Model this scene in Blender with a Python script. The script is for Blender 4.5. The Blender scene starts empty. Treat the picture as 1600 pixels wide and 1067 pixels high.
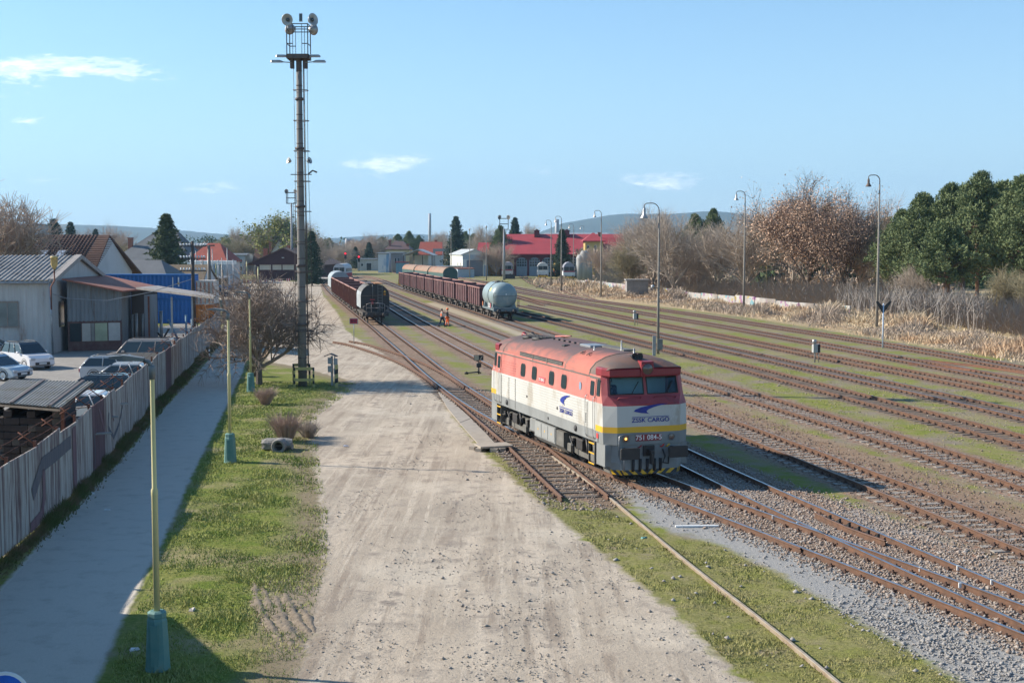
import bpy, math, random
import numpy as np
from mathutils import Vector, Matrix
random.seed(7); RNG = np.random.default_rng(11)
S = bpy.context.scene
COL = S.collection
R = math.radians
PI = math.pi

# ------------------------------------------------------------------ camera, sky, sun
FPX = 2000.0; CZ = 7.9; PITCH = math.atan(143.5/FPX)
cam_d = bpy.data.cameras.new('camera'); cam = bpy.data.objects.new('camera', cam_d); COL.objects.link(cam)
cam_d.sensor_width = 36.0; cam_d.lens = FPX/1600*36.0; cam_d.clip_start = 0.5; cam_d.clip_end = 20000
cam.location = (0, 0, CZ); cam.rotation_euler = (PI/2-PITCH, 0, 0)
S.camera = cam
SUN_EL = 29.5
SUN_DIR = Vector((-10, 2.1, 10.22*math.tan(R(SUN_EL)))).normalized()
AZ = math.atan2(SUN_DIR.x, SUN_DIR.y)
W = bpy.data.worlds.new('World'); S.world = W; W.use_nodes = True
nt = W.node_tree; nt.nodes.clear()
def N(t, tree=None, **kw):
    n = (tree or nt).nodes.new(t)
    for k, v in kw.items(): setattr(n, k, v)
    return n
sky = N('ShaderNodeTexSky', sky_type='NISHITA', sun_disc=False, sun_elevation=R(SUN_EL), sun_rotation=AZ,
        altitude=300, air_density=1.0, dust_density=0.3, ozone_density=1.6)
bg = N('ShaderNodeBackground'); bg.inputs['Strength'].default_value = 0.092
out = N('ShaderNodeOutputWorld')
nt.links.new(bg.outputs[0], out.inputs[0])
# clouds: placed by direction, broken up by noise
tc = N('ShaderNodeTexCoord')
sepx = N('ShaderNodeSeparateXYZ'); nt.links.new(tc.outputs['Generated'], sepx.inputs[0])
def M(op, a, b=None, tree=None, c=None, clamp=False):
    t = tree or nt
    n = t.nodes.new('ShaderNodeMath'); n.operation = op; n.use_clamp = clamp
    for i, x in enumerate((a, b, c)):
        if x is None: continue
        if isinstance(x, (int, float)): n.inputs[i].default_value = x
        else: t.links.new(x, n.inputs[i])
    return n.outputs[0]
ax = M('DIVIDE', sepx.outputs[0], sepx.outputs[1]); ay = M('DIVIDE', sepx.outputs[2], sepx.outputs[1])
comb = N('ShaderNodeCombineXYZ'); nt.links.new(M('MULTIPLY', ax, 26.0), comb.inputs[0]); nt.links.new(M('MULTIPLY', ay, 95.0), comb.inputs[1])
nz = N('ShaderNodeTexNoise'); nz.inputs['Scale'].default_value = 1.0; nz.inputs['Detail'].default_value = 7; nz.inputs['Roughness'].default_value = .6
nt.links.new(comb.outputs[0], nz.inputs['Vector'])
CL = [(95, 112, 170, 21, 1.0), (-20, 128, 120, 26, .45), (600, 258, 85, 20, .62), (55, 190, 48, 8, .55), (75, 285, 40, 11, .5),
      (345, 290, 70, 13, .42), (820, 266, 75, 14, .3), (1035, 280, 75, 17, .62), (640, 250, 45, 11, .6), (560, 275, 120, 17, .22), (88, 88, 14, 4, .4), (1500, 260, 160, 12, .0), (215,103,38,10,.5)]
acc = None
for (px, py, rx, ry, st) in CL:
    if st == 0: continue
    u0 = (px-800)/FPX; v0 = (390-py)/FPX
    dx = M('DIVIDE', M('SUBTRACT', M('ADD', ax, M('MULTIPLY', M('SUBTRACT', nz.outputs['Fac'], .5), .03)), u0), rx*1.4/FPX); dy = M('DIVIDE', M('SUBTRACT', M('ADD', ay, M('MULTIPLY', M('SUBTRACT', nz.outputs['Fac'], .5), .022)), v0), ry*1.45/FPX)
    d = M('SQRT', M('ADD', M('MULTIPLY', dx, dx), M('MULTIPLY', dy, dy)))
    e = M('MULTIPLY', M('SUBTRACT', 1.0, d, clamp=True), st*1.9)
    acc = e if acc is None else M('MAXIMUM', acc, e)
nz2 = N('ShaderNodeTexNoise'); nz2.inputs['Scale'].default_value = 3.2; nz2.inputs['Detail'].default_value = 8; nz2.inputs['Roughness'].default_value = .68; nt.links.new(comb.outputs[0], nz2.inputs['Vector'])
fld = M('ADD', M('MULTIPLY', nz.outputs['Fac'], .6), M('MULTIPLY', nz2.outputs['Fac'], .4))
cm = M('MULTIPLY', M('MULTIPLY', M('SUBTRACT', M('ADD', M('MINIMUM', acc, 1.0), M('MULTIPLY', M('SUBTRACT', fld, .5), 4.6)), .55, clamp=True), M('POWER', M('MINIMUM', acc, 1.0), .6)), M('GREATER_THAN', sepx.outputs[1], 0.0), clamp=True)
mx = N('ShaderNodeMix', data_type='RGBA'); nt.links.new(cm, mx.inputs[0])
hz = N('ShaderNodeMix', data_type='RGBA')      # pale haze low over the horizon
nt.links.new(M('MULTIPLY', M('POWER', M('SUBTRACT', 1.0, M('MULTIPLY', M('ABSOLUTE', sepx.outputs[2]), 1.15, clamp=True), clamp=True), 6.0), .88), hz.inputs[0])
tint = N('ShaderNodeMix', data_type='RGBA', blend_type='MULTIPLY'); tint.inputs[0].default_value = 1; nt.links.new(sky.outputs[0], tint.inputs[6]); tint.inputs[7].default_value = (.76, 1.05, 1.2, 1)
nt.links.new(tint.outputs[2], hz.inputs[6]); hz.inputs[7].default_value = (4.1, 5.2, 6.2, 1)
nt.links.new(hz.outputs[2], mx.inputs[6]); mx.inputs[7].default_value = (9.6, 9.9, 10.2, 1)
nt.links.new(mx.outputs[2], bg.inputs['Color'])
sun_d = bpy.data.lights.new('sun', 'SUN'); sun_d.energy = 4.9; sun_d.angle = R(.5); sun_d.color = (1, .91, .78)
sun = bpy.data.objects.new('sun', sun_d); COL.objects.link(sun); sun.location = (-60, 10, 60)
sun.rotation_euler = (-SUN_DIR).to_track_quat('-Z', 'Y').to_euler()
S.view_settings.view_transform = 'Standard'; S.view_settings.look = 'None'; S.view_settings.exposure = 0.82; S.view_settings.gamma = 1
S.cycles.use_denoising = True; S.cycles.max_bounces = 5; S.cycles.transparent_max_bounces = 6; S.cycles.volume_bounces = 0
S.cycles.use_adaptive_sampling = True

# ------------------------------------------------------------------ helpers
_cp, _sp = math.cos(PITCH), math.sin(PITCH)
def G(px, py, z=0.0):            # where the photo's pixel meets the level z
    u = (px-800)/FPX; v = (533.5-py)/FPX
    d = (u, _cp+v*_sp, -_sp+v*_cp); t = (z-CZ)/d[2]
    return Vector((d[0]*t, d[1]*t, z))
def D(px, depth, py=None):       # x (and height) of a pixel at a given depth
    x = (px-800)/FPX*depth*1.0
    if py is None: return x
    return x, CZ-(py-390)/FPX*depth
def link(o, parent=None):
    COL.objects.link(o)
    if parent is not None: o.parent = parent
    return o
def tag(o, label=None, cat=None, group=None, kind=None):
    for k, v in (('label', label), ('category', cat), ('group', group), ('kind', kind)):
        if v: o[k] = v
    return o
def thing(name, label, cat, loc=(0, 0, 0), rz=0.0, group=None):
    o = bpy.data.objects.new(name, None); o.empty_display_size = .3; link(o)
    o.location = loc; o.rotation_euler = (0, 0, rz)
    return tag(o, label, cat, group)
def copy_tree(o, loc, rz=None, label=None, scale=None, group=None):
    r = o.copy(); COL.objects.link(r); r.location = loc
    if rz is not None: r.rotation_euler = (0, 0, rz)
    if scale is not None: r.scale = scale if hasattr(scale, '__len__') else (scale,)*3
    if label: r['label'] = label
    if group: r['group'] = group
    def rec(a, b):
        for ch in list(a.children):
            c = ch.copy(); COL.objects.link(c); c.parent = b; rec(ch, c)
    rec(o, r)
    return r
class MB:
    def __init__(s): s.v = []; s.f = []; s.m = []; s.sm = []
    def add(s, vs, fs, mi=0, sm=False):
        b = len(s.v); s.v += [tuple(p) for p in vs]
        s.f += [tuple(b+i for i in f) for f in fs]; s.m += [mi]*len(fs); s.sm += [sm]*len(fs)
        return s
    def box(s, x0, x1, y0, y1, z0, z1, mi=0, bev=0.0):
        if bev > 0:
            b = bev
            P = []
            for (z, i) in ((z0, b), (z0+b, 0), (z1-b, 0), (z1, b)):
                P.append([(x0+b if i else x0, y0+i, z), (x1-i, y0+i, z), (x1-i, y1-i, z), (x0+b if i else x0, y1-i, z)])
            return s.loft(P, mi=mi)
        return s.add([(x0,y0,z0),(x1,y0,z0),(x1,y1,z0),(x0,y1,z0),(x0,y0,z1),(x1,y0,z1),(x1,y1,z1),(x0,y1,z1)],
              [(0,3,2,1),(4,5,6,7),(0,1,5,4),(1,2,6,5),(2,3,7,6),(3,0,4,7)], mi)
    def cbox(s, c, sx, sy, sz, mi=0, rot=0.0, tilt=None):
        m = Matrix.Rotation(rot, 3, 'Z')
        if tilt is not None: m = m @ tilt
        vs = [Vector(c)+m@Vector((a*sx/2, b*sy/2, d*sz/2)) for d in (-1, 1) for a, b in ((-1,-1),(1,-1),(1,1),(-1,1))]
        return s.add(vs, [(0,3,2,1),(4,5,6,7),(0,1,5,4),(1,2,6,5),(2,3,7,6),(3,0,4,7)], mi)
    def tube(s, pts, r, n=8, mi=0, caps=True, sm=True):
        pts = [Vector(p) for p in pts]; rs = r if hasattr(r, '__len__') else [r]*len(pts)
        up = Vector((0, 0, 1)); rings = []
        for i, p in enumerate(pts):
            t = (pts[min(i+1, len(pts)-1)]-pts[max(i-1, 0)]).normalized()
            a = t.cross(up)
            if a.length < .05: a = t.cross(Vector((0, 1, 0)))
            a.normalize(); b = a.cross(t)
            rings.append([p+(a*math.cos(2*PI*k/n)+b*math.sin(2*PI*k/n))*rs[i] for k in range(n)])
        return s.loft(rings, mi, caps, sm)
    def loft(s, rings, mi=0, caps=True, sm=False, closed=True):
        n = len(rings[0]); vs = [p for r in rings for p in r]; fs = []
        for i in range(len(rings)-1):
            for k in range(n if closed else n-1):
                k2 = (k+1) % n
                fs.append((i*n+k, i*n+k2, (i+1)*n+k2, (i+1)*n+k))
        b = len(s.v); s.add(vs, fs, mi, sm)
        if caps and closed:
            s.f += [tuple(b+k for k in reversed(range(n))), tuple(b+(len(rings)-1)*n+k for k in range(n))]
            s.m += [mi]*2; s.sm += [False]*2
        return s
    def prism(s, poly, axis, a, b, mi=0, sm=False):   # poly of 2D points, swept along axis from a to b
        def P(p, t): return (t, p[0], p[1]) if axis == 'x' else ((p[0], t, p[1]) if axis == 'y' else (p[0], p[1], t))
        return s.loft([[P(p, a) for p in poly], [P(p, b) for p in poly]], mi, True, sm)
    def lathe(s, prof, c=(0, 0, 0), n=16, mi=0, ax='z', sm=True, caps=True):
        rings = []
        for r, h in prof:
            ring = []
            for k in range(n):
                u, v = r*math.cos(2*PI*k/n), r*math.sin(2*PI*k/n)
                q = (u, v, h) if ax == 'z' else ((h, u, v) if ax == 'x' else (u, h, v))
                ring.append((c[0]+q[0], c[1]+q[1], c[2]+q[2]))
            rings.append(ring)
        return s.loft(rings, mi, caps, sm)
    def build(s, name, mat, parent=None, loc=None, rz=None, fix=True):
        me = bpy.data.meshes.new(name); me.from_pydata(s.v, [], s.f)
        mats = mat if isinstance(mat, (list, tuple)) else [mat]
        for m in mats: me.materials.append(m)
        if len(s.f):
            me.polygons.foreach_set('material_index', s.m); me.polygons.foreach_set('use_smooth', s.sm)
        if fix and len(s.f) < 60000:
            import bmesh
            bm = bmesh.new(); bm.from_mesh(me); bmesh.ops.recalc_face_normals(bm, faces=bm.faces); bm.to_mesh(me); bm.free()
        me.update()
        o = bpy.data.objects.new(name, me); link(o, parent)
        if loc is not None: o.location = loc
        if rz is not None: o.rotation_euler = (0, 0, rz)
        return o
def np_mesh(name, V, F, mat, smooth=False, parent=None, attr=None):
    me = bpy.data.meshes.new(name); V = np.asarray(V, np.float32); F = np.asarray(F, np.int32)
    nf, k = F.shape
    me.vertices.add(len(V)); me.vertices.foreach_set('co', V.ravel())
    me.loops.add(nf*k); me.loops.foreach_set('vertex_index', F.ravel())
    me.polygons.add(nf); me.polygons.foreach_set('loop_start', np.arange(0, nf*k, k, dtype=np.int32)); me.polygons.foreach_set('loop_total', np.full(nf, k, np.int32))
    if smooth: me.polygons.foreach_set('use_smooth', np.ones(nf, bool))
    for m in (mat if isinstance(mat, (list, tuple)) else [mat]): me.materials.append(m)
    if attr:
        for nme, arr in attr.items():
            a = me.attributes.new(nme, 'FLOAT', 'POINT'); a.data.foreach_set('value', np.asarray(arr, np.float32))
    me.update(); me.validate()
    return link(bpy.data.objects.new(name, me), parent)

# ------------------------------------------------------------------ materials
def srgb(r, g, b):
    f = lambda c: (c/255/12.92) if c/255 <= .04045 else ((c/255+.055)/1.055)**2.4
    return (f(r), f(g), f(b))
def pm(name, c1, c2=None, scale=3.0, rough=.7, metal=0.0, bump=0.0, bscale=None, stretch=(1, 1, 1), contrast=.18, c3=None, s3=.7, spec=.5, thr=.5, det=6, t3=.58):
    m = bpy.data.materials.new(name); m.use_nodes = True; t = m.node_tree
    b = t.nodes['Principled BSDF']; b.inputs['Roughness'].default_value = rough; b.inputs['Metallic'].default_value = metal
    b.inputs['Specular IOR Level'].default_value = spec
    tcn = N('ShaderNodeTexCoord', t); mp = N('ShaderNodeMapping', t); mp.inputs['Scale'].default_value = stretch
    t.links.new(tcn.outputs['Object'], mp.inputs[0])
    if c2 is None: c2 = tuple(x*.72 for x in c1)
    nn = N('ShaderNodeTexNoise', t); nn.inputs['Scale'].default_value = scale; nn.inputs['Detail'].default_value = det; nn.inputs['Roughness'].default_value = .65
    t.links.new(mp.outputs[0], nn.inputs['Vector'])
    cr = N('ShaderNodeMapRange', t); cr.inputs[1].default_value = thr-contrast; cr.inputs[2].default_value = thr+contrast
    t.links.new(nn.outputs['Fac'], cr.inputs[0])
    mi = N('ShaderNodeMix', t, data_type='RGBA'); t.links.new(cr.outputs[0], mi.inputs[0])
    mi.inputs[6].default_value = (*c1, 1); mi.inputs[7].default_value = (*c2, 1)
    col = mi.outputs[2]
    if c3 is not None:
        n3 = N('ShaderNodeTexNoise', t); n3.inputs['Scale'].default_value = s3; n3.inputs['Detail'].default_value = 5; n3.inputs['Roughness'].default_value = .7
        t.links.new(mp.outputs[0], n3.inputs['Vector'])
        r3 = N('ShaderNodeMapRange', t); r3.inputs[1].default_value = t3-.06; r3.inputs[2].default_value = t3+.06; t.links.new(n3.outputs['Fac'], r3.inputs[0])
        m3 = N('ShaderNodeMix', t, data_type='RGBA'); t.links.new(r3.outputs[0], m3.inputs[0]); t.links.new(col, m3.inputs[6]); m3.inputs[7].default_value = (*c3, 1)
        col = m3.outputs[2]
    t.links.new(col, b.inputs['Base Color'])
    if bump:
        nb = N('ShaderNodeTexNoise', t); nb.inputs['Scale'].default_value = bscale or scale*3; nb.inputs['Detail'].default_value = 5
        t.links.new(mp.outputs[0], nb.inputs['Vector'])
        bp = N('ShaderNodeBump', t); bp.inputs['Strength'].default_value = bump; bp.inputs['Distance'].default_value = .03
        t.links.new(nb.outputs['Fac'], bp.inputs['Height']); t.links.new(bp.outputs[0], b.inputs['Normal'])
    return m
def glassm(name, col=(.03, .045, .05), rough=.06):
    m = bpy.data.materials.new(name); m.use_nodes = True; b = m.node_tree.nodes['Principled BSDF']
    b.inputs['Base Color'].default_value = (*col, 1); b.inputs['Roughness'].default_value = rough; b.inputs['Specular IOR Level'].default_value = .8
    return m
def emim(name, col, st):
    m = bpy.data.materials.new(name); m.use_nodes = True; b = m.node_tree.nodes['Principled BSDF']
    b.inputs['Base Color'].default_value = (*col, 1); b.inputs['Emission Color'].default_value = (*col, 1); b.inputs['Emission Strength'].default_value = st
    return m
MT = {}
def mat(k, *a, **kw):
    if k not in MT: MT[k] = pm(k, *a, **kw)
    return MT[k]
RUST = mat('rail_rust', (.15, .075, .042), (.075, .042, .028), scale=4, rough=.85, bump=.2)
STEEL = mat('rail_steel', (.42, .43, .46), (.26, .24, .24), scale=2, rough=.28, metal=.9)
DULL = mat('rail_dull', (.22, .12, .075), (.12, .07, .05), scale=3, rough=.6, metal=.3)
WOODS = mat('sleeper_wood', (.16, .13, .105), (.07, .055, .045), scale=2.5, stretch=(12, 1, 3), rough=.95, bump=.4)
CONC = mat('sleeper_concrete', (.33, .30, .26), (.20, .175, .15), scale=2.2, rough=.95, bump=.25)
CHAIR = mat('rail_chair', (.09, .05, .035), (.05, .03, .025), scale=6, rough=.9)
BLACK = mat('black_steel', (.018, .018, .02), (.035, .03, .027), scale=3, rough=.6)
GREYM = mat('grey_metal', (.2, .21, .21), (.13, .13, .125), scale=2, rough=.5, metal=.3)
GLASS = glassm('window_glass'); 
GALV = mat('galvanised', (.36, .37, .38), (.24, .25, .26), scale=3, rough=.45, metal=.5)
WHITE = mat('white_paint', (.74, .74, .72), (.62, .62, .6), scale=1.2, rough=.6)
# ------------------------------------------------------------------ tracks (polylines of the near rail, traced on the ground)
def spline(pts, step=1.2):
    P = [Vector((p[0], p[1])) for p in pts]
    P = [P[0]*2-P[1]]+P+[P[-1]*2-P[-2]]
    out = []
    for i in range(1, len(P)-2):
        a, b, c, d = P[i-1:i+3]; n = max(2, int((c-b).length/step))
        for k in range(n):
            t = k/n
            out.append(.5*((2*b)+(c-a)*t+(2*a-5*b+4*c-d)*t*t+(3*b-a-3*c+d)*t**3))
    out.append(P[-2]); return out
def smooth(P, it):
    for _ in range(it):
        P = [P[0]]+[(P[i-1]+P[i]*2+P[i+1])/4 for i in range(1, len(P)-1)]+[P[-1]]
    return P
def offset(P, d):
    o = []
    for i, p in enumerate(P):
        t = (P[min(i+1, len(P)-1)]-P[max(i-1, 0)]).normalized(); o.append(p+Vector((-t.y, t.x))*d)
    return o
ZT = .17; GA = 1.5
def px2w(pts, z=ZT): return [G(x, y, z).xy for x, y in pts]
TR = {}
def deftrack(k, near=None, far=None, it=60, step=1.5):
    P = px2w(near or far)
    P = smooth(spline(P, step), it)
    # from the far end to the near end: the yard is on the left of travel for the far rail
    n_, f_ = (P, offset(P, GA)) if near else (offset(P, -GA), P)
    TR[k] = dict(near=n_, far=f_, mid=[(a+b)/2 for a, b in zip(n_, f_)])
deftrack('t1', far=[(700,430),(780,443),(860,457.5),(922,467),(985,475),(1050,484),(1144,497),(1237,512),(1300,520.5),(1394,536),(1487,550),(1600,571),(1720,593)])
deftrack('t2', far=[(740,442),(800,452),(860,463),(935,475),(991,484),(1060,495.6),(1144,508.5),(1237,525),(1300,536),(1394,553),(1487,571),(1600,590),(1720,613)])
deftrack('t3', far=[(825,465),(860,471),(922,482.5),(985,494.5),(1060,508.7),(1144,524),(1237,542),(1300,555),(1394,572),(1487,588.7),(1600,610),(1720,634)])
deftrack('t4', far=[(825,475.5),(860,482.5),(922,495),(985,508.7),(1060,525),(1144,541),(1237,562.5),(1300,576.6),(1394,595),(1487,614),(1600,639.4),(1720,668)])
deftrack('t5', far=[(815,486),(855,495),(897,505),(960,520),(1010,532),(1050,541.9),(1144,562),(1237,585.5),(1300,602.8),(1394,626),(1487,650),(1600,678),(1720,710)])
deftrack('t6', near=[(565,430),(590,437),(627,451),(680,468),(730,483),(780,500),(821,513),(900,540),(1071,592.5),(1256,649),(1394,691.6),(1487,724.4),(1600,760),(1720,800)])
deftrack('t7', near=[(545,430),(580,446),(617,463),(685,491),(784,531),(930,590),(1074,647.5),(1144,674),(1209,700),(1350,758),(1487,809),(1600,857),(1720,908)])
deftrack('t8', near=[(520,430),(560,452),(590,470),(616,486),(642,502),(700,535),(766,570),(920,653),(1088,740),(1161,777.5),(1217,803),(1300,840),(1394,881),(1487.5,926),(1600,974),(1720,1027)])
deftrack('t9', near=[(496,432),(505,444),(516,457),(545,481),(581,510),(602,529),(628,550),(654,575),(686,603),(719,628),(764,656),(784,668),(863,709),(1000,760),(1101,799),(1200,834),(1300,868),(1394,905),(1487.5,943),(1600,987.5),(1720,1036)])
deftrack('t11', near=[(686,606),(719,631),(743,652),(789,691),(821,722),(878,776)], it=8, step=.8)
deftrack('t10', near=[(520,533),(540,536),(577,547),(605,557),(631,568),(662,586),(684,604)], it=6, step=.8)
deftrack('t12', near=[(700,441),(745,449),(800,462),(850,476)], it=4)      # behind the tank wagon
def at_y(k, y, which='mid'):
    P = TR[k][which]
    for a, b in zip(P[:-1], P[1:]):
        if (a.y-y)*(b.y-y) <= 0 and a.y != b.y:
            t = (a.y-y)/(a.y-b.y); p = a.lerp(b, t); d = (b-a).normalized(); return p, math.atan2(d.y, d.x)
    i = 0 if abs(P[0].y-y) < abs(P[-1].y-y) else -2
    a, b = P[i], P[i+1]; d = (b-a).normalized(); t = (y-a.y)/(d.y or 1); return a+d*t, math.atan2(d.y, d.x)
def walk(k, y, dist):            # point dist metres further from the camera along the track, starting at depth y
    P = TR[k]['mid']; p, a = at_y(k, y)
    Q = [q for q in P if q.y > y]; Q = Q[::-1]; cur = p; left = dist
    for q in Q:
        L = (q-cur).length
        if L >= left: return cur.lerp(q, left/L), math.atan2(-(q-cur).y, -(q-cur).x)
        left -= L; cur = q
    d = (Q[-1]-Q[-2]).normalized(); return cur+d*left, math.atan2(-d.y, -d.x)

RP = [(-.07,0),(.07,0),(.07,.014),(.014,.035),(.012,.118),(.037,.128),(.037,.152),(.028,.16),(-.028,.16),(-.037,.152),(-.037,.128),(-.012,.118),(-.014,.035),(-.07,.014)]
def rail_mesh(P, mb, ztop=ZT, hm=1):
    n = len(RP); rings = []
    for i, p in enumerate(P):
        t = (P[min(i+1, len(P)-1)]-P[max(i-1, 0)]).normalized(); nn = Vector((-t.y, t.x))
        rings.append([(p.x+nn.x*u, p.y+nn.y*u, ztop-.16+h) for u, h in RP])
    b = len(mb.v); mb.v += [q for r in rings for q in r]
    for i in range(len(rings)-1):
        for k in range(n):
            k2 = (k+1) % n; mb.f.append((b+i*n+k, b+i*n+k2, b+(i+1)*n+k2, b+(i+1)*n+k)); mb.m.append(hm if k in (6, 7, 8) else 0); mb.sm.append(False)
SL = {}
def sleeper_mesh(kind):
    if kind in SL: return SL[kind]
    mb = MB()
    if kind == 'concrete':
        mb.prism([(-.14,-.1),(.14,-.1),(.11,.0),(-.11,.0)], 'y', -1.28, 1.28)
    elif kind == 'wood': mb.box(-.13, .13, -1.3, 1.3, -.1, 0, bev=.008)
    else: mb.box(-.12, .12, -1.22, 1.22, -.12, -.012)
    for s in (-1, 1):
        c = s*GA/2
        mb.box(-.09, .09, c-.2, c+.2, -.005, .018, 1)
        for d in (-.115, .115): mb.box(-.055, .055, c+d-.03, c+d+.03, .018, .065, 1); mb.box(-.02, .02, c+d-.02, c+d+.02, .065, .1, 1)
    me = mb.build('sleeper', [CONC if kind == 'concrete' else WOODS, CHAIR])
    SL[kind] = me.data; bpy.data.objects.remove(me); return SL[kind]
def track(k, label, kind, steel=True, y_near=20, head=None, spacing=.62, zs=.012, y0=None, group=None, nmax=100):
    t = TR[k]; root = thing('railway_track', label, 'track', (0, 0, 0), group='tracks of the rail yard')
    for w in ('near', 'far'):
        mb = MB(); rail_mesh(t[w], mb); mb.build('rail', [RUST, head or (STEEL if steel else DULL)], root)
    me = sleeper_mesh(kind); P = t['mid']; spots = []; acc_ = 0
    for a, b in zip(P[:-1], P[1:]):
        L = (b-a).length; d = (b-a)/L; s = -acc_
        while s+spacing <= L:
            s += spacing; q = a+d*s; spots.append((q.x, q.y, math.atan2(d.y, d.x)))
        acc_ = L-s
    vis = [q for q in spots if abs(q[0]) < q[1]*.42+1 and q[1] > y_near and (y0 is None or q[1] > y0)]
    vis.sort(key=lambda q: q[0]**2+q[1]**2)
    vis = [q for q in vis if q[1] < 330]
    for q in vis[:nmax]:
        o = bpy.data.objects.new('sleeper', me); link(o, root); o.location = (q[0], q[1], zs+random.uniform(-.012, .006)); o.rotation_euler = (random.uniform(-.01, .01), 0, q[2]+random.gauss(0, .02))
    rest = vis[nmax:]
    if rest:
        v = np.array([p.co for p in me.vertices]); V = []; 
        Fs = [list(p.vertices) for p in me.polygons]; MI = [p.material_index for p in me.polygons]
        mb = MB()
        for q in rest:
            c, s = math.cos(q[2]), math.sin(q[2]); b = len(mb.v)
            mb.v += [(q[0]+x*c-y*s, q[1]+x*s+y*c, z+zs) for x, y, z in v]
            mb.f += [tuple(b+i for i in f) for f in Fs]; mb.m += MI; mb.sm += [False]*len(Fs)
        o = mb.build('sleepers', [CONC if kind == 'concrete' else WOODS, CHAIR], root, fix=False); o['kind'] = 'stuff'
    return root
track('t1', 'far right railway track running beside the dry reeds', 'sunk', nmax=60)
track('t2', 'second track from the reeds, turning into a switch near the right edge', 'sunk', nmax=60)
track('t3', 'dull track third from the reeds, half sunk in dry grass', 'sunk', False, nmax=60)
track('t4', 'fourth track from the reeds with dark sleepers, just behind the dwarf signal', 'wood', nmax=60)
track('t5', 'rusty track fifth from the reeds between two mossy green strips', 'wood', False, nmax=80)
track('t6', 'rusty track on concrete sleepers that carries the grey tank wagon', 'concrete', False)
track('t7', 'track on concrete sleepers next right of the locomotive track pair', 'concrete', True, head=mat('rail_brown', (.26, .16, .11), (.15, .1, .075), rough=.5, metal=.4))
track('t8', 'polished track passing between the locomotive and the two workers', 'wood', True, zs=-.01)
track('t9', 'track that carries the red and white locomotive and the hopper wagon', 'wood', True, zs=-.012)
track('t11', 'short rusty track with bare wooden sleepers ending in grass beside the concrete slabs', 'wood', False, spacing=.75, zs=.03)
track('t10', 'old curved side track with weathered rails joining below the red sign', 'wood', False, spacing=.7, zs=-.03)
track('t12', 'short stretch of rusty track behind the tank wagon', 'sunk', False, nmax=20)
# closing rail and half buried rail in the foreground grass
fb = smooth(spline(px2w([(863,709),(902,737),(951,771),(1000,812),(1047,850.6),(1103,895.6),(1163,940),(1250,1008),(1325,1071),(1420,1150)], ), 1.0), 4)
mb = MB(); rail_mesh([p for p in fb], mb, ztop=.1)
tag(mb.build('rail', [mat('old_rail', (.30, .25, .19), (.2, .14, .09), scale=2.5, rough=.9), mat('old_rail_top', (.36, .32, .26), (.26, .2, .14), scale=3, rough=.8)]), 'long weathered rail half buried in the foreground grass', 'rail')
# check rails and switch blades of the turnout in front of the locomotive
root = thing('railway_switch', 'switch crossing of the two polished tracks in front of the locomotive', 'railway switch')
for pts, nm in (([(1150,816),(1200,838),(1245,856)], 'check_rail'), ([(1280,800),(1330,822),(1390,843)], 'check_rail')):
    P = [G(x, y, ZT).xy for x, y in pts]
    if nm == 'check_rail': P = offset(P, .13 if pts[0][0] < 1200 else -.13)
    mb = MB(); rail_mesh(spline(P, 1), mb, ztop=ZT-.004)
    mb.build(nm, [RUST, DULL], root)
for i in range(6):
    p = G(1296+i*15, 812+i*6.0, .05); mb = MB(); mb.prism([(-.16,0),(.05,0),(.05,.16)], 'y', -.04, .04); mb.build('brace', BLACK, root, p, -1.2)
for x, y in ((1110,768),(1208,805),(1246,816),(1438,886),(1500,911),(1497,884),(1550,906)):
    mb = MB(); mb.box(-.03, .03, -.02, .02, -.1, .02); mb.build('paint_mark', WHITE, root, G(x, y, ZT)+Vector((0, 0, -.005)))
# second switch on the two far tracks
root = thing('railway_switch', 'rusty switch linking the two far right tracks near the right edge', 'railway switch')
for pts in ([(1420,566),(1487,572),(1600,589),(1700,606)], [(1440,561),(1520,569),(1600,580),(1700,596)]):
    mb = MB(); rail_mesh(spline(px2w(pts), 2), mb, ztop=ZT-.003); mb.build('switch_blade', [mat('fresh_rust', (.18, .08, .045), (.12, .06, .04), rough=.9), DULL], root)
# depot fan
FAN = [([(905,463),(870,452),(835,440),(812,425),(800,416)], 'narrow fan track leading to the left grey depot railcar'),
       ([(930,467),(900,456),(870,444),(850,432),(846,422)], 'fan track leading to the white railcar with yellow bumper'),
       ([(850,447),(868,441),(880,438),(886,432)], 'dark curved fan track leading to the red fronted locomotive'),
       ([(700,428),(640,424),(580,421),(470,418)], 'distant track running behind the goods wagons'),
       ([(760,452),(700,438),(640,428),(600,423)], 'distant track beside the long covered wagon'),
       ([(560,440),(548,430),(543,423),(541,417)], 'distant track under the white and red railcar')]
for i, (pts, lab) in enumerate(FAN):
    root = thing('railway_track', lab, 'track', group='tracks of the rail yard'); P = spline(px2w(pts), 3)
    for o_ in (0, GA):
        mb = MB(); rail_mesh(offset(P, o_), mb); mb.build('rail', [RUST, DULL], root)
    mb = MB()
    for a, b in zip(P[:-1], P[1:]):
        d = (b-a).normalized(); n = Vector((-d.y, d.x)); c = (a+b)/2+n*.75; mb.cbox((c.x, c.y, .0), .5, 2.4, .05, 0, math.atan2(d.y, d.x))
    o = mb.build('sleepers', WOODS, root); o['kind'] = 'stuff'

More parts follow.
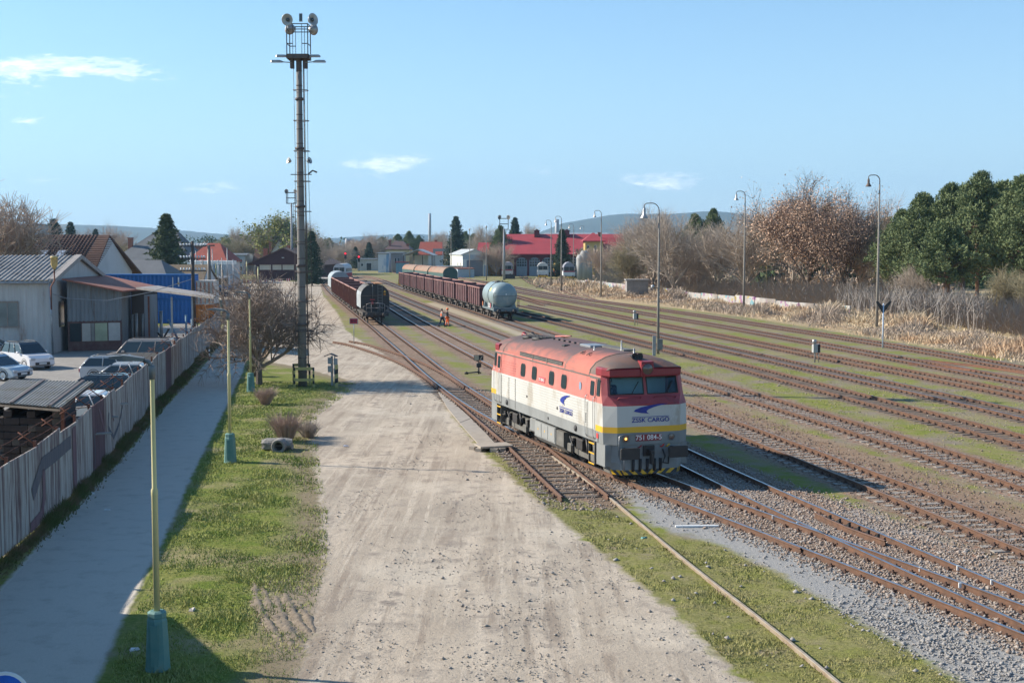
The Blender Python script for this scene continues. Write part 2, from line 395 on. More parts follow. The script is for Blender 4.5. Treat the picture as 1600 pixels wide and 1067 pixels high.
# ------------------------------------------------------------------ ground sheet with region distances
def sdf_poly(X, Y, poly):
    P = np.array([(p[0], p[1]) for p in poly]); d = np.full(X.shape, 1e9); ins = np.zeros(X.shape, bool)
    for i in range(len(P)):
        a = P[i]; b = P[(i+1) % len(P)]; ab = b-a
        t = np.clip(((X-a[0])*ab[0]+(Y-a[1])*ab[1])/(ab@ab+1e-9), 0, 1)
        d = np.minimum(d, np.hypot(X-a[0]-t*ab[0], Y-a[1]-t*ab[1]))
        c = ((a[1] > Y) != (b[1] > Y)) & (X < (b[0]-a[0])*(Y-a[1])/((b[1]-a[1]) or 1e-9)+a[0]); ins ^= c
    return np.where(ins, d, -d)
def dist_line(X, Y, P):
    d = np.full(X.shape, 1e9); P = np.array([(p[0], p[1]) for p in P])[::2]
    for a, b in zip(P[:-1], P[1:]):
        ab = b-a; m = (np.abs(Y-(a[1]+b[1])/2) < 12)
        if not m.any(): continue
        x, y = X[m], Y[m]; t = np.clip(((x-a[0])*ab[0]+(y-a[1])*ab[1])/(ab@ab+1e-9), 0, 1)
        d[m] = np.minimum(d[m], np.hypot(x-a[0]-t*ab[0], y-a[1]-t*ab[1]))
    return d
def grid(a, b, s0, s1, c):       # spacing s0 around c growing with distance
    out_ = [c]; x = c
    while x < b: x += s0+(s1*(x-c) if x-c > 25 else 0); out_.append(x)
    x = c
    while x > a: x -= s0+(s1*(c-x) if c-x > 25 else 0); out_.append(x)
    return np.array(sorted(out_))
gx = grid(-5200, 5200, .28, .035, 2.0); gy = grid(-150, 7000, .3, .012, 42.0)
XX, YY = np.meshgrid(gx, gy); X = XX.ravel(); Y = YY.ravel()
gp = lambda pts: [G(x, y).xy for x, y in pts]
PATH = gp([(-60,985),(0,918),(60,850),(130,780),(200,705),(262,632),(318,572),(345,535),(352,500),(395,500),(388,545),(380,580),(346,650),(300,742),(262,830),(222,910),(185,985),(150,1067),(100,1200),(-300,1200)])
LOT = gp([(400,1300),(462,1100),(468,1067),(472,1010),(490,940),(505,870),(500,780),(486,705),(487,655),(505,628),(548,602),(540,592),(470,574),(425,566),(410,556),(405,540),(370,515),(352,500),(345,470),(330,450),(345,436),(420,438),(500,442),(505,462),(528,490),(540,515),(560,530),(598,552),(640,580),(678,610),(712,655),(750,700),(800,748),(850,792),(950,872),(1060,962),(1165,1067),(1290,1200)])
LAWN = gp([(-100,1250),(150,1067),(222,910),(300,742),(346,650),(380,580),(388,545),(420,545),(470,560),(560,590),(560,605),(500,650),(505,720),(520,800),(520,880),(500,960),(485,1020),(480,1067),(450,1250)])
GGRAV = gp([(962,755),(1050,782),(1140,815),(1300,880),(1500,975),(1700,1070),(1700,1200),(1600,1150),(1475,1050),(1330,975),(1250,925),(1180,880),(1100,842),(1020,822)])
VERGE = gp([(690,620),(790,720),(880,775),(960,800),(1035,835),(1120,850),(1200,888),(1310,950),(1420,1015),(1520,1080),(1560,1160),(1290,1200),(1165,1067),(1060,962),(950,872),(850,792),(750,700)])
BROWN = gp([(1080,612),(1200,655),(1350,705),(1500,757),(1700,830),(1700,880),(1500,800),(1350,742),(1200,686),(1080,640)])
BALL = gp([(1080,700),(1200,745),(1300,778),(1450,830),(1700,930),(1700,1020),(1600,975),(1400,890),(1250,835),(1100,780),(1000,745),(1000,700)])
CPARK = gp([(-400,900),(-60,800),(80,640),(200,585),(315,515),(300,500),(100,545),(-400,556)])
SANDY = gp([(655,474),(700,487),(760,506),(810,525),(870,545),(840,528),(790,508),(730,488),(690,472)])
RUT = gp([(390,895),(450,900),(500,925),(515,1000),(480,1060),(455,1050),(420,990),(395,940)])
STATN = gp([(380,425),(500,425),(505,440),(340,440)])
att = dict(path=sdf_poly(X, Y, PATH), lot=sdf_poly(X, Y, LOT), lawn=np.maximum(sdf_poly(X, Y, LAWN), -9), ggrav=sdf_poly(X, Y, GGRAV), verge=sdf_poly(X, Y, VERGE),
           rut=sdf_poly(X, Y, RUT), brown=sdf_poly(X, Y, BROWN), ball=sdf_poly(X, Y, BALL), cpark=sdf_poly(X, Y, CPARK), sandy=sdf_poly(X, Y, SANDY))
dt = np.full(X.shape, 1e9); dt2 = np.full(X.shape, 1e9)
for k in ('t6', 't7', 't8', 't9'): dt = np.minimum(dt, dist_line(X, Y, TR[k]['mid']))
for k in ('t1', 't2', 't3', 't4', 't5', 't10', 't11', 't12'): dt2 = np.minimum(dt2, dist_line(X, Y, TR[k]['mid']))
att['bed'] = 1.75-dt; att['bed2'] = 1.45-dt2
reedline = px2w([(840,452),(880,462),(940,470),(1050,481),(1160,495),(1300,517),(1450,542),(1600,565),(1750,590)], 0)
rl = np.array([(p.x, p.y) for p in reedline]); xr = np.interp(Y, rl[::-1, 1], rl[::-1, 0], left=999, right=999)
att['reed'] = np.where((Y > rl[-1, 1]) & (Y < rl[0, 1]), X-xr, -9)
rr = RNG.normal(0, 1, X.shape)
Z = np.zeros_like(X); near = Y < 140
off = ~((att['path'] > -.1) | (dt < 2) | (dt2 < 2))
Z += np.where(off & near, (np.sin(X*1.3+Y*.7)*np.sin(Y*.9-X*.4)*.02)+rr*.007, 0)-.006
nx, ny = len(gx), len(gy); ii = np.arange((ny-1)*(nx-1)); a = (ii//(nx-1))*nx+ii % (nx-1)
F = np.stack([a, a+1, a+nx+1, a+nx], 1)
gm = bpy.data.materials.new('ground'); gm.use_nodes = True; gt = gm.node_tree; gb = gt.nodes['Principled BSDF']; gb.inputs['Roughness'].default_value = 1; gb.inputs['Specular IOR Level'].default_value = .1
tcg = N('ShaderNodeTexCoord', gt)
def gnoise(sc, det=6, ro=.62, str_=None):
    n = N('ShaderNodeTexNoise', gt); n.inputs['Scale'].default_value = sc; n.inputs['Detail'].default_value = det; n.inputs['Roughness'].default_value = ro
    if str_:
        mp = N('ShaderNodeMapping', gt); mp.inputs['Scale'].default_value = str_[0]; mp.inputs['Rotation'].default_value = (0, 0, str_[1]); gt.links.new(tcg.outputs['Object'], mp.inputs[0]); gt.links.new(mp.outputs[0], n.inputs['Vector'])
    else: gt.links.new(tcg.outputs['Object'], n.inputs['Vector'])
    return n.outputs['Fac']
def gmix(f, a_, b_):
    n = N('ShaderNodeMix', gt, data_type='RGBA'); gt.links.new(f, n.inputs[0])
    for i, x in ((6, a_), (7, b_)):
        if isinstance(x, tuple): n.inputs[i].default_value = (*x, 1)
        else: gt.links.new(x, n.inputs[i])
    return n.outputs[2]
def rng(f, lo, hi):
    n = N('ShaderNodeMapRange', gt); gt.links.new(f, n.inputs[0]); n.inputs[1].default_value = lo; n.inputs[2].default_value = hi; return n.outputs[0]
def mask(name, amp, soft, nz_, bias=0.0):
    at = N('ShaderNodeAttribute', gt, attribute_name=name)
    v = M('ADD', at.outputs['Fac'], M('MULTIPLY', M('SUBTRACT', nz_, .5, gt), amp, gt), gt)
    return rng(v, -soft+bias, soft+bias)
nA = gnoise(.35, 8); nB = gnoise(1.6, 7); nC = gnoise(9, 5); nD = gnoise(.09, 6); nE = gnoise(38, 3, .7); nF = gnoise(.9, 6, .6, ((1, .12, 1), -.28))
nV = N('ShaderNodeTexVoronoi', gt); nV.inputs['Scale'].default_value = 11; gt.links.new(tcg.outputs['Object'], nV.inputs['Vector'])
vcol = N('ShaderNodeSeparateColor', gt); gt.links.new(nV.outputs['Color'], vcol.inputs[0])
grass = gmix(rng(nB, .35, .65), (.20, .235, .04), (.27, .25, .08))
grass = gmix(rng(nE, .3, .7), grass, (.14, .16, .035))
lawn = gmix(rng(nB, .38, .62), (.16, .21, .035), (.26, .25, .08)); lawn = gmix(rng(nC, .3, .75), lawn, (.09, .12, .02)); lawn = gmix(rng(nA, .5, .62), lawn, (.27, .235, .12))
lawn = gmix(mask('lot', 2.2, .5, nA, -1.0), lawn, (.22, .18, .115))
dirt = gmix(rng(nB, .35, .65), (.225, .18, .13), (.17, .14, .11)); dirt = gmix(rng(nE, .35, .7), dirt, (.27, .235, .185))
dry = gmix(rng(nC, .3, .7), (.30, .255, .14), (.2, .17, .09))
base = gmix(rng(nA, .47, .6), grass, dirt); base = gmix(M('MULTIPLY', rng(nB, .47, .62), rng(nC, .4, .6), gt), base, (.24, .195, .125))
base = gmix(rng(nD, .5, .62), base, dry)
stone = gmix(vcol.outputs[0], (.15, .105, .08), (.36, .28, .215)); stone = gmix(rng(vcol.outputs[1], .78, .9), stone, (.30, .155, .10))
bedc = gmix(rng(nC, .3, .7), (.145, .10, .065), (.21, .16, .115)); bedc = gmix(rng(nB, .4, .7), bedc, stone)
col = gmix(mask('bed2', .9, .35, nB), base, bedc)
col = gmix(mask('sandy', 1.2, .4, nB), col, (.38, .32, .23))
col = gmix(mask('brown', 1.5, .3, nB), col, gmix(rng(nB, .35, .65), (.22, .145, .095), (.27, .2, .14)))
col = gmix(mask('bed', .8, .3, nB), col, gmix(rng(nA, .35, .65), bedc, stone))
col = gmix(mask('ball', 1.5, .3, nB), col, gmix(rng(nA, .4, .6), stone, (.30, .27, .245)))
ggr = gmix(rng(nE, .3, .7), (.255, .25, .24), (.36, .345, .32)); col = gmix(mask('ggrav', 1.6, .25, nB), col, ggr)
moss = gmix(rng(nB, .35, .65), (.21, .215, .055), (.28, .245, .12)); moss = gmix(rng(nC, .4, .8), moss, (.12, .12, .04)); moss = gmix(rng(nA, .58, .66), moss, (.25, .2, .14))
col = gmix(mask('verge', 1.2, .15, nB), col, moss)
# in-between tracks of T7/T8 region keep the bed; lawn, reed floor, parking, path, lot on top
col = gmix(mask('lawn', .4, .15, nB), col, lawn)
col = gmix(mask('reed', 1.5, .5, nB), col, (.40, .31, .18))
cp_ = gmix(rng(nB, .35, .65), (.26, .245, .225), (.34, .315, .28)); col = gmix(mask('cpark', .6, .3, nB), col, cp_)
lotc = gmix(rng(nA, .35, .65), (.46, .39, .305), (.38, .32, .25)); lotc = gmix(rng(nF, .46, .6), lotc, (.52, .44, .345)); nG = gnoise(1.1, 7, .7, ((1.9, .10, 1), .12)); lotc = gmix(M('MULTIPLY', rng(nG, .50, .58), rng(nA, .38, .55), gt), lotc, (.30, .245, .19)); lotc = gmix(M('MULTIPLY', rng(gnoise(1.3, 6, .6, ((2.4, .07, 1), .2)), .55, .6), rng(nB, .35, .6), gt), lotc, (.56, .48, .38))
lotc = gmix(M('MULTIPLY', rng(nB, .5, .62), rng(nF, .40, .62), gt), lotc, (.27, .23, .19)); lotc = gmix(rng(nE, .5, .7), lotc, (.26, .22, .185)); lotc = gmix(rng(gnoise(.22, 5, .55), .55, .75), lotc, (.54, .47, .375)); lotc = gmix(M('MULTIPLY', rng(nC, .56, .7), rng(nB, .48, .58), gt), lotc, (.22, .195, .17))
col = gmix(mask('lot', 1.1, .12, nB), col, lotc)
col = gmix(M('MULTIPLY', mask('rut', 1.0, .25, nB), rng(nC, .35, .6), gt), col, gmix(rng(nE, .3, .7), (.24, .19, .14), (.33, .27, .21)))
path_ = gmix(rng(nE, .3, .7), (.42, .385, .33), (.52, .475, .41)); path_ = gmix(rng(nB, .5, .75), path_, (.37, .335, .29)); path_ = gmix(rng(nA, .56, .72), path_, (.45, .42, .37)); path_ = gmix(rng(gnoise(60, 2, .6), .62, .72), path_, (.24, .22, .2))
col = gmix(mask('path', .35, .06, nB), col, path_)
gt.links.new(col, gb.inputs['Base Color'])
bp = N('ShaderNodeBump', gt); bp.inputs['Distance'].default_value = .06; bp.inputs['Strength'].default_value = .55
pat = N('ShaderNodeAttribute', gt, attribute_name='path'); flat = rng(pat.outputs['Fac'], -.1, .1)
hh = M('ADD', M('MULTIPLY', nE, .5, gt), M('MULTIPLY', M('ADD', nC, nB, gt), .8, gt), gt)
gt.links.new(M('MULTIPLY', hh, M('SUBTRACT', 1.06, flat, gt), gt), bp.inputs['Height']); gt.links.new(bp.outputs[0], gb.inputs['Normal'])
ground = np_mesh('ground', np.stack([X, Y, Z], 1), F, gm, False, attr=att); ground['kind'] = 'structure'
# ------------------------------------------------------------------ people
SKIN = mat('skin', (.42, .24, .17), (.36, .2, .14), scale=6, rough=.6)
HAIRG = mat('grey_hair', (.3, .29, .28), (.18, .18, .17), scale=30, rough=.9)
HAIRD = mat('dark_hair', (.03, .025, .02), rough=.9)
ORANGE = mat('hi_vis_orange', (.85, .16, .03), (.7, .12, .02), scale=4, rough=.7)
NAVY = mat('navy_cloth', (.02, .028, .055), (.012, .016, .03), scale=5, rough=.9)
SHIRT = mat('black_cloth', (.015, .016, .02), rough=.9)
REFL = mat('reflective_band', (.6, .62, .6), rough=.4)
def skin_mesh(name, joints, edges, mat_, parent, sub=2):
    me = bpy.data.meshes.new(name); me.from_pydata([j[:3] for j in joints], edges, [])
    o = bpy.data.objects.new(name, me); COL.objects.link(o)
    o.modifiers.new('skin', 'SKIN'); sv = me.skin_vertices[0].data
    for i, j in enumerate(joints):
        r = j[3]; sv[i].radius = (r, r) if not hasattr(r, '__len__') else r
    sv[0].use_root = True
    s = o.modifiers.new('sub', 'SUBSURF'); s.levels = sub; s.render_levels = sub
    dg = bpy.context.evaluated_depsgraph_get(); m2 = bpy.data.meshes.new_from_object(o.evaluated_get(dg))
    bpy.data.objects.remove(o); m2.materials.clear(); m2.materials.append(mat_)
    m2.polygons.foreach_set('use_smooth', [True]*len(m2.polygons)); m2.name = name
    return link(bpy.data.objects.new(name, m2), parent)
def person(label, loc, rz, top, legs, hat=None, sit=False, stride=.0, hair=HAIRD, vest=False, name='person', group=None, h=1.0):
    r = thing(name, label, 'person', loc, rz, group); r.scale = (h, h, h)
    hz = .92; 
    s = stride
    if sit:
        hz = .5; L = [(.09, 0, hz), (.12, .45, hz+.04), (.12, .5, .08), (.12, .62, .05)]; Rr = [(-.09, 0, hz), (-.12, .45, hz+.04), (-.12, .5, .08), (-.12, .62, .05)]
    else:
        L = [(.09, 0, hz), (.1, .5*s, .5), (.1, .42*s, .09), (.11, .42*s+.16, .04)]; Rr = [(-.09, 0, hz), (-.1, -.22*s, .5), (-.1, -.75*s, .12), (-.11, -.75*s+.14, .05)]
    ch = hz+.38; sh = hz+.53
    aL = [(.2, -.01, sh-.03), (.25, -.1*s-.02, sh-.3), (.25, .1+.1*s, sh-.53)]; aR = [(-.2, -.01, sh-.03), (-.26, .1*s, sh-.3), (-.25, .14-.05*s, sh-.52)]
    if sit: aL = [(.2, 0, sh-.03), (.26, .08, sh-.3), (.2, .36, sh-.32)]; aR = [(-.2, 0, sh-.03), (-.26, .08, sh-.3), (-.2, .36, sh-.32)]
    J = [(0, 0, hz, (.13, .1)), (0, 0, hz+.2, (.12, .09)), (0, 0, ch, (.15, .1)), (0, 0, sh, (.09, .07)), (0, .01, sh+.09, .05), (0, .02, sh+.17, (.062, .075)), (0, .03, sh+.26, (.072, .088)), (0, .01, sh+.33, .055)]
    E_ = [(0, 1), (1, 2), (2, 3), (3, 4), (4, 5), (5, 6), (6, 7)]
    for arm in (aL, aR):
        b = len(J); J += [(*arm[0], .058), (*arm[1], .042), (*arm[2], .03)]; E_ += [(3, b), (b, b+1), (b+1, b+2)]
        w = Vector(arm[2]); d = (w-Vector(arm[1])).normalized(); sd = 1 if arm is aL else -1
        J += [(*(w+d*.07), (.035, .02))]; E_.append((b+2, b+3)); pb = b+3
        for q in range(4):
            o_ = Vector((0, 1, 0))*(q-1.5)*.019; tip = w+d*(.13+.012*(1-abs(q-1.5)))+o_*1.1+Vector((-sd*.012, 0, 0)); 
            k = len(J); J += [(*(w+d*.1+o_), .009), (*tip, .008)]; E_ += [(pb, k), (k, k+1)]
        k = len(J); J += [(*(w+d*.06+Vector((-sd*.01, .04, 0))), .01), (*(w+d*.09+Vector((-sd*.015, .055, 0))), .008)]; E_ += [(b+2, k), (k, k+1)]
    for leg in (L, Rr):
        b = len(J); J += [(*leg[0], .085), (*leg[1], .06), (*leg[2], .042), (*leg[3], (.04, .03))]; E_ += [(0, b), (b, b+1), (b+1, b+2), (b+2, b+3)]
    skin_mesh('body', J, E_, SKIN, r)
    T = [(0, 0, hz-.02, (.155, .12)), (0, 0, hz+.2, (.145, .112)), (0, 0, ch, (.175, .122)), (0, 0, sh+.0, (.115, .09))]; TE = [(0, 1), (1, 2), (2, 3)]
    for arm in (aL, aR):
        b = len(T); T += [(*arm[0], .075), (*arm[1], .058), (*Vector(arm[2]), .048)]; TE += [(3, b), (b, b+1), (b+1, b+2)]
    j = skin_mesh('jacket', T, TE, top, r)
    if vest:
        v = skin_mesh('safety_vest', [(0, 0, hz+.04, (.175, .14)), (0, 0, hz+.22, (.165, .13)), (0, 0, ch, (.195, .14)), (0, 0, sh+.01, (.14, .1))], [(0, 1), (1, 2), (2, 3)], ORANGE, r)
        mb = MB(); mb.lathe([(.172, hz+.1), (.175, hz+.15)], n=16, caps=False); o = mb.build('reflective_band', REFL, v); o.scale = (1, .83, 1)
    P = [(0, 0, hz+.04, (.155, .12))]; PE = []
    for leg in (L, Rr):
        b = len(P); P += [(*leg[0], .105), (*leg[1], .082), (*leg[2], .068)]; PE += [(0, b), (b, b+1), (b+1, b+2)]
    tr = skin_mesh('trousers', P, PE, legs, r)
    if legs is ORANGE:
        for leg in (L, Rr):
            a_, b_ = Vector(leg[1]), Vector(leg[2]); c = a_.lerp(b_, .45); d_ = (b_-a_).normalized()*.03
            mb = MB(); mb.tube([c-d_, c+d_], .088, 12, caps=False); mb.build('reflective_band', REFL, tr)
    for leg in (L, Rr):
        x, y, z = leg[3]; mb = MB(); mb.loft([[(x-.045, y-.2, z-.045), (x+.045, y-.2, z-.045), (x+.045, y-.2, z+.05), (x-.045, y-.2, z+.05)], [(x-.055, y-.02, z-.045), (x+.055, y-.02, z-.045), (x+.05, y-.02, z+.045), (x-.05, y-.02, z+.045)], [(x-.04, y+.09, z-.045), (x+.04, y+.09, z-.045), (x+.03, y+.09, z), (x-.03, y+.09, z)]]); mb.build('shoe', BLACK, r)
    hc = (0, .02, sh+.27)
    mb = MB(); mb.lathe([(.088, -.06), (.1, 0), (.093, .05), (.06, .095), (.0, .11)], (hc[0], hc[1]-.02, hc[2]), 14); mb.build('hair', hair, r)
    if hat:
        mb = MB(); mb.lathe([(.15, .02), (.125, .04), (.12, .09), (.08, .14), (.0, .155)], hc, 16); mb.build('safety_helmet', hat, r)
    f = Vector((0, .105, sh+.235)); mb = MB(); mb.cbox((f.x, f.y+.01, f.z), .025, .035, .05); mb.build('nose', SKIN, r)
    for q in (-1, 1):
        mb = MB(); mb.cbox((q*.032, f.y-.012, f.z+.035), .022, .01, .012); mb.build('eye', BLACK, r)
        mb = MB(); mb.cbox((q*.088, .02, f.z+.02), .02, .035, .06); mb.build('ear', SKIN, r)
    mb = MB(); mb.cbox((0, f.y-.008, f.z-.055), .05, .012, .012); mb.build('mouth', mat('lips', (.3, .12, .1)), r)
    return r
p_ = G(690.5, 510.5); person('worker in an orange safety vest and dark trousers walking across the tracks', p_, R(-60), mat('grey_sleeves', (.3, .27, .23)), NAVY, stride=.5, vest=True, h=1.02)
p_ = G(699, 510); person('worker in an orange helmet, black top and orange trousers', p_, R(-75), SHIRT, ORANGE, hat=ORANGE, stride=.22, h=1.02)

# ------------------------------------------------------------------ lettering
def text(s, size, mat_, parent, loc, rot, name='lettering', ext=.004, align='CENTER', sx=1.0):
    c = bpy.data.curves.new('t', 'FONT'); c.body = s; c.size = size; c.extrude = ext; c.align_x = align; c.align_y = 'CENTER'; c.offset = size*.012
    o = bpy.data.objects.new('t', c); COL.objects.link(o); dg = bpy.context.evaluated_depsgraph_get()
    me = bpy.data.meshes.new_from_object(o.evaluated_get(dg)); bpy.data.objects.remove(o); me.materials.clear(); me.materials.append(mat_)
    n = link(bpy.data.objects.new(name, me), parent); n.location = loc; n.rotation_euler = rot; n.scale = (sx, 1, 1); return n

# ------------------------------------------------------------------ the locomotive (x forward, y left, z up from the rail head)
RED = mat('faded_red', (.50, .135, .105), (.46, .19, .155), scale=1.1, rough=.5, contrast=.25, stretch=(1, 1, .6), c3=(.38, .12, .10), s3=1.3, t3=.58, bump=.04)
REDR = mat('roof_red', (.46, .16, .12), (.34, .12, .095), scale=.9, spec=.2, rough=.85, contrast=.2, stretch=(.5, 1.2, 1.2), c3=(.2, .12, .105), s3=.6, t3=.56)
_t = REDR.node_tree; _b = _t.nodes['Principled BSDF']; _l = _b.inputs['Base Color'].links[0]; _src = _l.from_socket      # exhaust soot along the middle of the roof
_tc = N('ShaderNodeTexCoord', _t); _sx = N('ShaderNodeSeparateXYZ', _t); _t.links.new(_tc.outputs['Object'], _sx.inputs[0]); _nn = N('ShaderNodeTexNoise', _t); _nn.inputs['Scale'].default_value = 1.6; _nn.inputs['Detail'].default_value = 7
_t.links.new(_tc.outputs['Object'], _nn.inputs['Vector']); _v = M('ADD', M('ADD', M('ABSOLUTE', _sx.outputs[1], tree=_t), M('MULTIPLY', _nn.outputs['Fac'], .9, _t), _t), M('MULTIPLY', M('GREATER_THAN', _sx.outputs[0], 2.52, _t), .55, _t), _t)
_mr = N('ShaderNodeMapRange', _t); _t.links.new(_v, _mr.inputs[0]); _mr.inputs[1].default_value = 1.95; _mr.inputs[2].default_value = 1.4; _mx = N('ShaderNodeMix', _t, data_type='RGBA'); _t.links.new(M('MULTIPLY', _mr.outputs[0], .85, _t), _mx.inputs[0]); _t.links.new(_src, _mx.inputs[6]); _mx.inputs[7].default_value = (.085, .08, .085, 1); _t.links.new(_mx.outputs[2], _b.inputs['Base Color'])
ROOFB = mat('sooty_cab_roof', (.17, .09, .06), (.10, .075, .065), scale=1.3, rough=.7, c3=(.3, .12, .08), s3=.7, t3=.62)
LWHITE = mat('dirty_white_paint', (.50, .49, .455), (.41, .405, .375), scale=1.0, rough=.55, contrast=.25, stretch=(.8, .8, .35), c3=(.34, .31, .26), s3=1.4, t3=.6)
LGREY = mat('loco_grey', (.24, .25, .245), (.17, .175, .17), scale=1.2, rough=.6, stretch=(1, 1, .5))
DGREY = mat('loco_dark_grey', (.15, .145, .13), (.085, .08, .07), scale=2, rough=.8)
YEL = mat('yellow_paint', (.70, .40, .02), (.62, .34, .02), scale=1, rough=.5)
BLUE = mat('logo_blue', (.012, .03, .27), rough=.5)
DKRED = mat('dark_red', (.26, .022, .03), (.20, .02, .028), scale=1.2, rough=.45)
LO = thing('diesel_locomotive', 'red, white and yellow diesel locomotive numbered 751 084-5 in the yard', 'locomotive', (2.55, 49.246, ZT), -1.26134)
def ring(z, w, xs, xf, c, xc):
    return [(-xs,-w,z),(xs,-w,z),(xf,-c,z),(xc,0,z),(xf,c,z),(xs,w,z),(-xs,w,z),(-xf,c,z),(-xc,0,z),(-xf,-c,z)]
RG = [ring(1.2,1.52,6.45,6.75,1.14,6.75), ring(1.6,1.54,6.45,6.75,1.14,6.75), ring(1.8,1.54,6.45,6.75,1.14,6.75), ring(2.5,1.54,6.4,6.72,1.14,6.74),
      ring(2.56,1.535,6.38,6.66,1.16,6.76), ring(2.83,1.51,6.22,6.38,1.34,6.5), ring(3.47,1.47,6.06,6.2,1.3,6.32)]
mb = MB(); b = 0
mb.v = [p for r in RG for p in r]
def quad_hole(mb, A, B, C, Dd, u0, u1, v0, v1, mi):      # A-B bottom, D-C top
    A, B, C, Dd = map(Vector, (A, B, C, Dd))
    P = lambda u, v: A.lerp(B, u).lerp(Dd.lerp(C, u), v)
    us = (0, u0, u1, 1); vs = (0, v0, v1, 1); b = len(mb.v)
    mb.v += [tuple(P(u, v)) for v in vs for u in us]
    for j in range(3):
        for i in range(3):
            if i == 1 and j == 1: continue
            k = b+j*4+i; mb.f.append((k, k+1, k+5, k+4)); mb.m.append(mi); mb.sm.append(False)
    return [P(u0, v0), P(u1, v0), P(u1, v1), P(u0, v1)]
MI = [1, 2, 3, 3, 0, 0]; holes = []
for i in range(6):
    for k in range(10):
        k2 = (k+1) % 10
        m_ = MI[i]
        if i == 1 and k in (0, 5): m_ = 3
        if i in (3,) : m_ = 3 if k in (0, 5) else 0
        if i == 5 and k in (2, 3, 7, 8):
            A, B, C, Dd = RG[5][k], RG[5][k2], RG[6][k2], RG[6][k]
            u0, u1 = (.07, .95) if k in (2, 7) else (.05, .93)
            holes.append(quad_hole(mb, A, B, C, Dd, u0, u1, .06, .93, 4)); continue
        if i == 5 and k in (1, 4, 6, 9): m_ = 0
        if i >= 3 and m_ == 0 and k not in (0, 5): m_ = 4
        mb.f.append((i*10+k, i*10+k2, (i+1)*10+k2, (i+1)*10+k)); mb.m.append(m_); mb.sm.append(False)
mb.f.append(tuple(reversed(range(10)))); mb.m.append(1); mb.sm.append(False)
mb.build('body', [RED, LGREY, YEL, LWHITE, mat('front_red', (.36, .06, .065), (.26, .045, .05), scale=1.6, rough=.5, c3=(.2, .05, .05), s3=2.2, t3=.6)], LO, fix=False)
# front carries a darker red than the side
cg = bpy.data.materials.new('cab_glass'); cg.use_nodes = True; t = cg.node_tree; t.nodes.clear()
o_ = N('ShaderNodeOutputMaterial', t); gl = N('ShaderNodeBsdfGlossy', t); gl.inputs['Roughness'].default_value = .03; gl.inputs['Color'].default_value = (.8, .9, .95, 1)
trn = N('ShaderNodeBsdfTransparent', t); trn.inputs['Color'].default_value = (.8, .93, .95, 1); ms = N('ShaderNodeMixShader', t); fr = N('ShaderNodeFresnel', t); fr.inputs['IOR'].default_value = 1.6
t.links.new(M('MULTIPLY', fr.outputs[0], .8, t), ms.inputs[0]); t.links.new(trn.outputs[0], ms.inputs[1]); t.links.new(gl.outputs[0], ms.inputs[2]); t.links.new(ms.outputs[0], o_.inputs[0])
for H in holes:
    c = sum(H, Vector())/4; n = (H[1]-H[0]).cross(H[3]-H[0]).normalized()
    mb = MB(); mb.add([p-n*.02 for p in H], [(0, 1, 2, 3)]); w = mb.build('windscreen', cg, LO, fix=False)
    mb = MB()
    for a, b_ in zip(H, H[1:]+H[:1]): mb.tube([a, b_], .022, 6, sm=False)
    mb.build('gasket', BLACK, w)
    mb = MB(); d = (H[1]-H[0]); u = (H[3]-H[0])
    p0 = H[0]+d*.62+u*-.02+n*.04; p1 = H[0]+d*.62+d*.22*(1)+u*.72+n*.03
    mb.tube([p0, p1], .012, 5); mb.tube([p0.lerp(p1, .45)+n*.005, p1+n*.005], .02, 4); mb.build('wiper', BLACK, w)
# red overlays for the front: brow, ledge handled by body; visor
for s in (1, -1):
    mb = MB()
    def vr(z, g=0): return [(s*x, y, z) for x, y in ((5.6,-1.47-g),(6.12+g,-1.47-g),(6.44+g,-1.3-g),(6.6+g,0),(6.44+g,1.3+g),(6.12+g,1.47+g),(5.6,1.47+g))]
    mb.loft([vr(3.46, -.02), vr(3.5), vr(3.70), vr(3.75, -.04)])
    mb.build('visor', DKRED, LO); mb = MB()
    # cab roof
    arc = [(-1.47, 0), (-1.43, .2), (-1.22, .44), (-.85, .62), (-.45, .71), (0, .74), (.45, .71), (.85, .62), (1.22, .44), (1.43, .2), (1.47, 0)]
    rings = []
    for x, z0, k, wv in ((5.0, 3.4, 1, 1), (5.35, 3.42, .96, 1), (5.75, 3.5, .82, .99), (6.1, 3.6, .56, .97), (6.35, 3.68, .27, .93), (6.5, 3.74, .04, .88)):
        rings.append([(s*(x+(.1*(1-abs(y)/1.5) if x > 6 else 0)), y*wv, z0+h*k) for y, h in arc])
    mb.loft(rings, closed=False, sm=True); mb.build('cab_roof', ROOFB if s > 0 else REDR, LO)
    mb = MB(); mb.lathe([(.0, 6.60), (.17, 6.60), (.2, 6.66), (.235, 6.66), (.235, 6.3), (.0, 6.3)], (0, 0, 3.72), 20, ax='x')
    if s < 0: mb.v = [(-x, y, z) for x, y, z in mb.v]
    hl = mb.build('headlight', DKRED, LO)
    mb = MB(); mb.lathe([(.0, 6.69), (.1, 6.68), (.185, 6.645)], (0, 0, 3.72), 18, ax='x', caps=False); mb.v = [(s*x, y, z) for x, y, z in mb.v]; mb.build('lens', glassm('lamp_glass', (.09, .06, .045), .1), hl)
    mb = MB(); mb.loft([[(s*5.7, -.2, 3.98), (s*5.7, .2, 3.98), (s*5.7, .2, 4.02), (s*5.7, -.2, 4.02)], [(s*6.62, -.25, 3.5), (s*6.62, .25, 3.5), (s*6.62, .22, 3.97), (s*6.62, -.22, 3.97)]]); mb.build('headlight_housing', DKRED, hl)
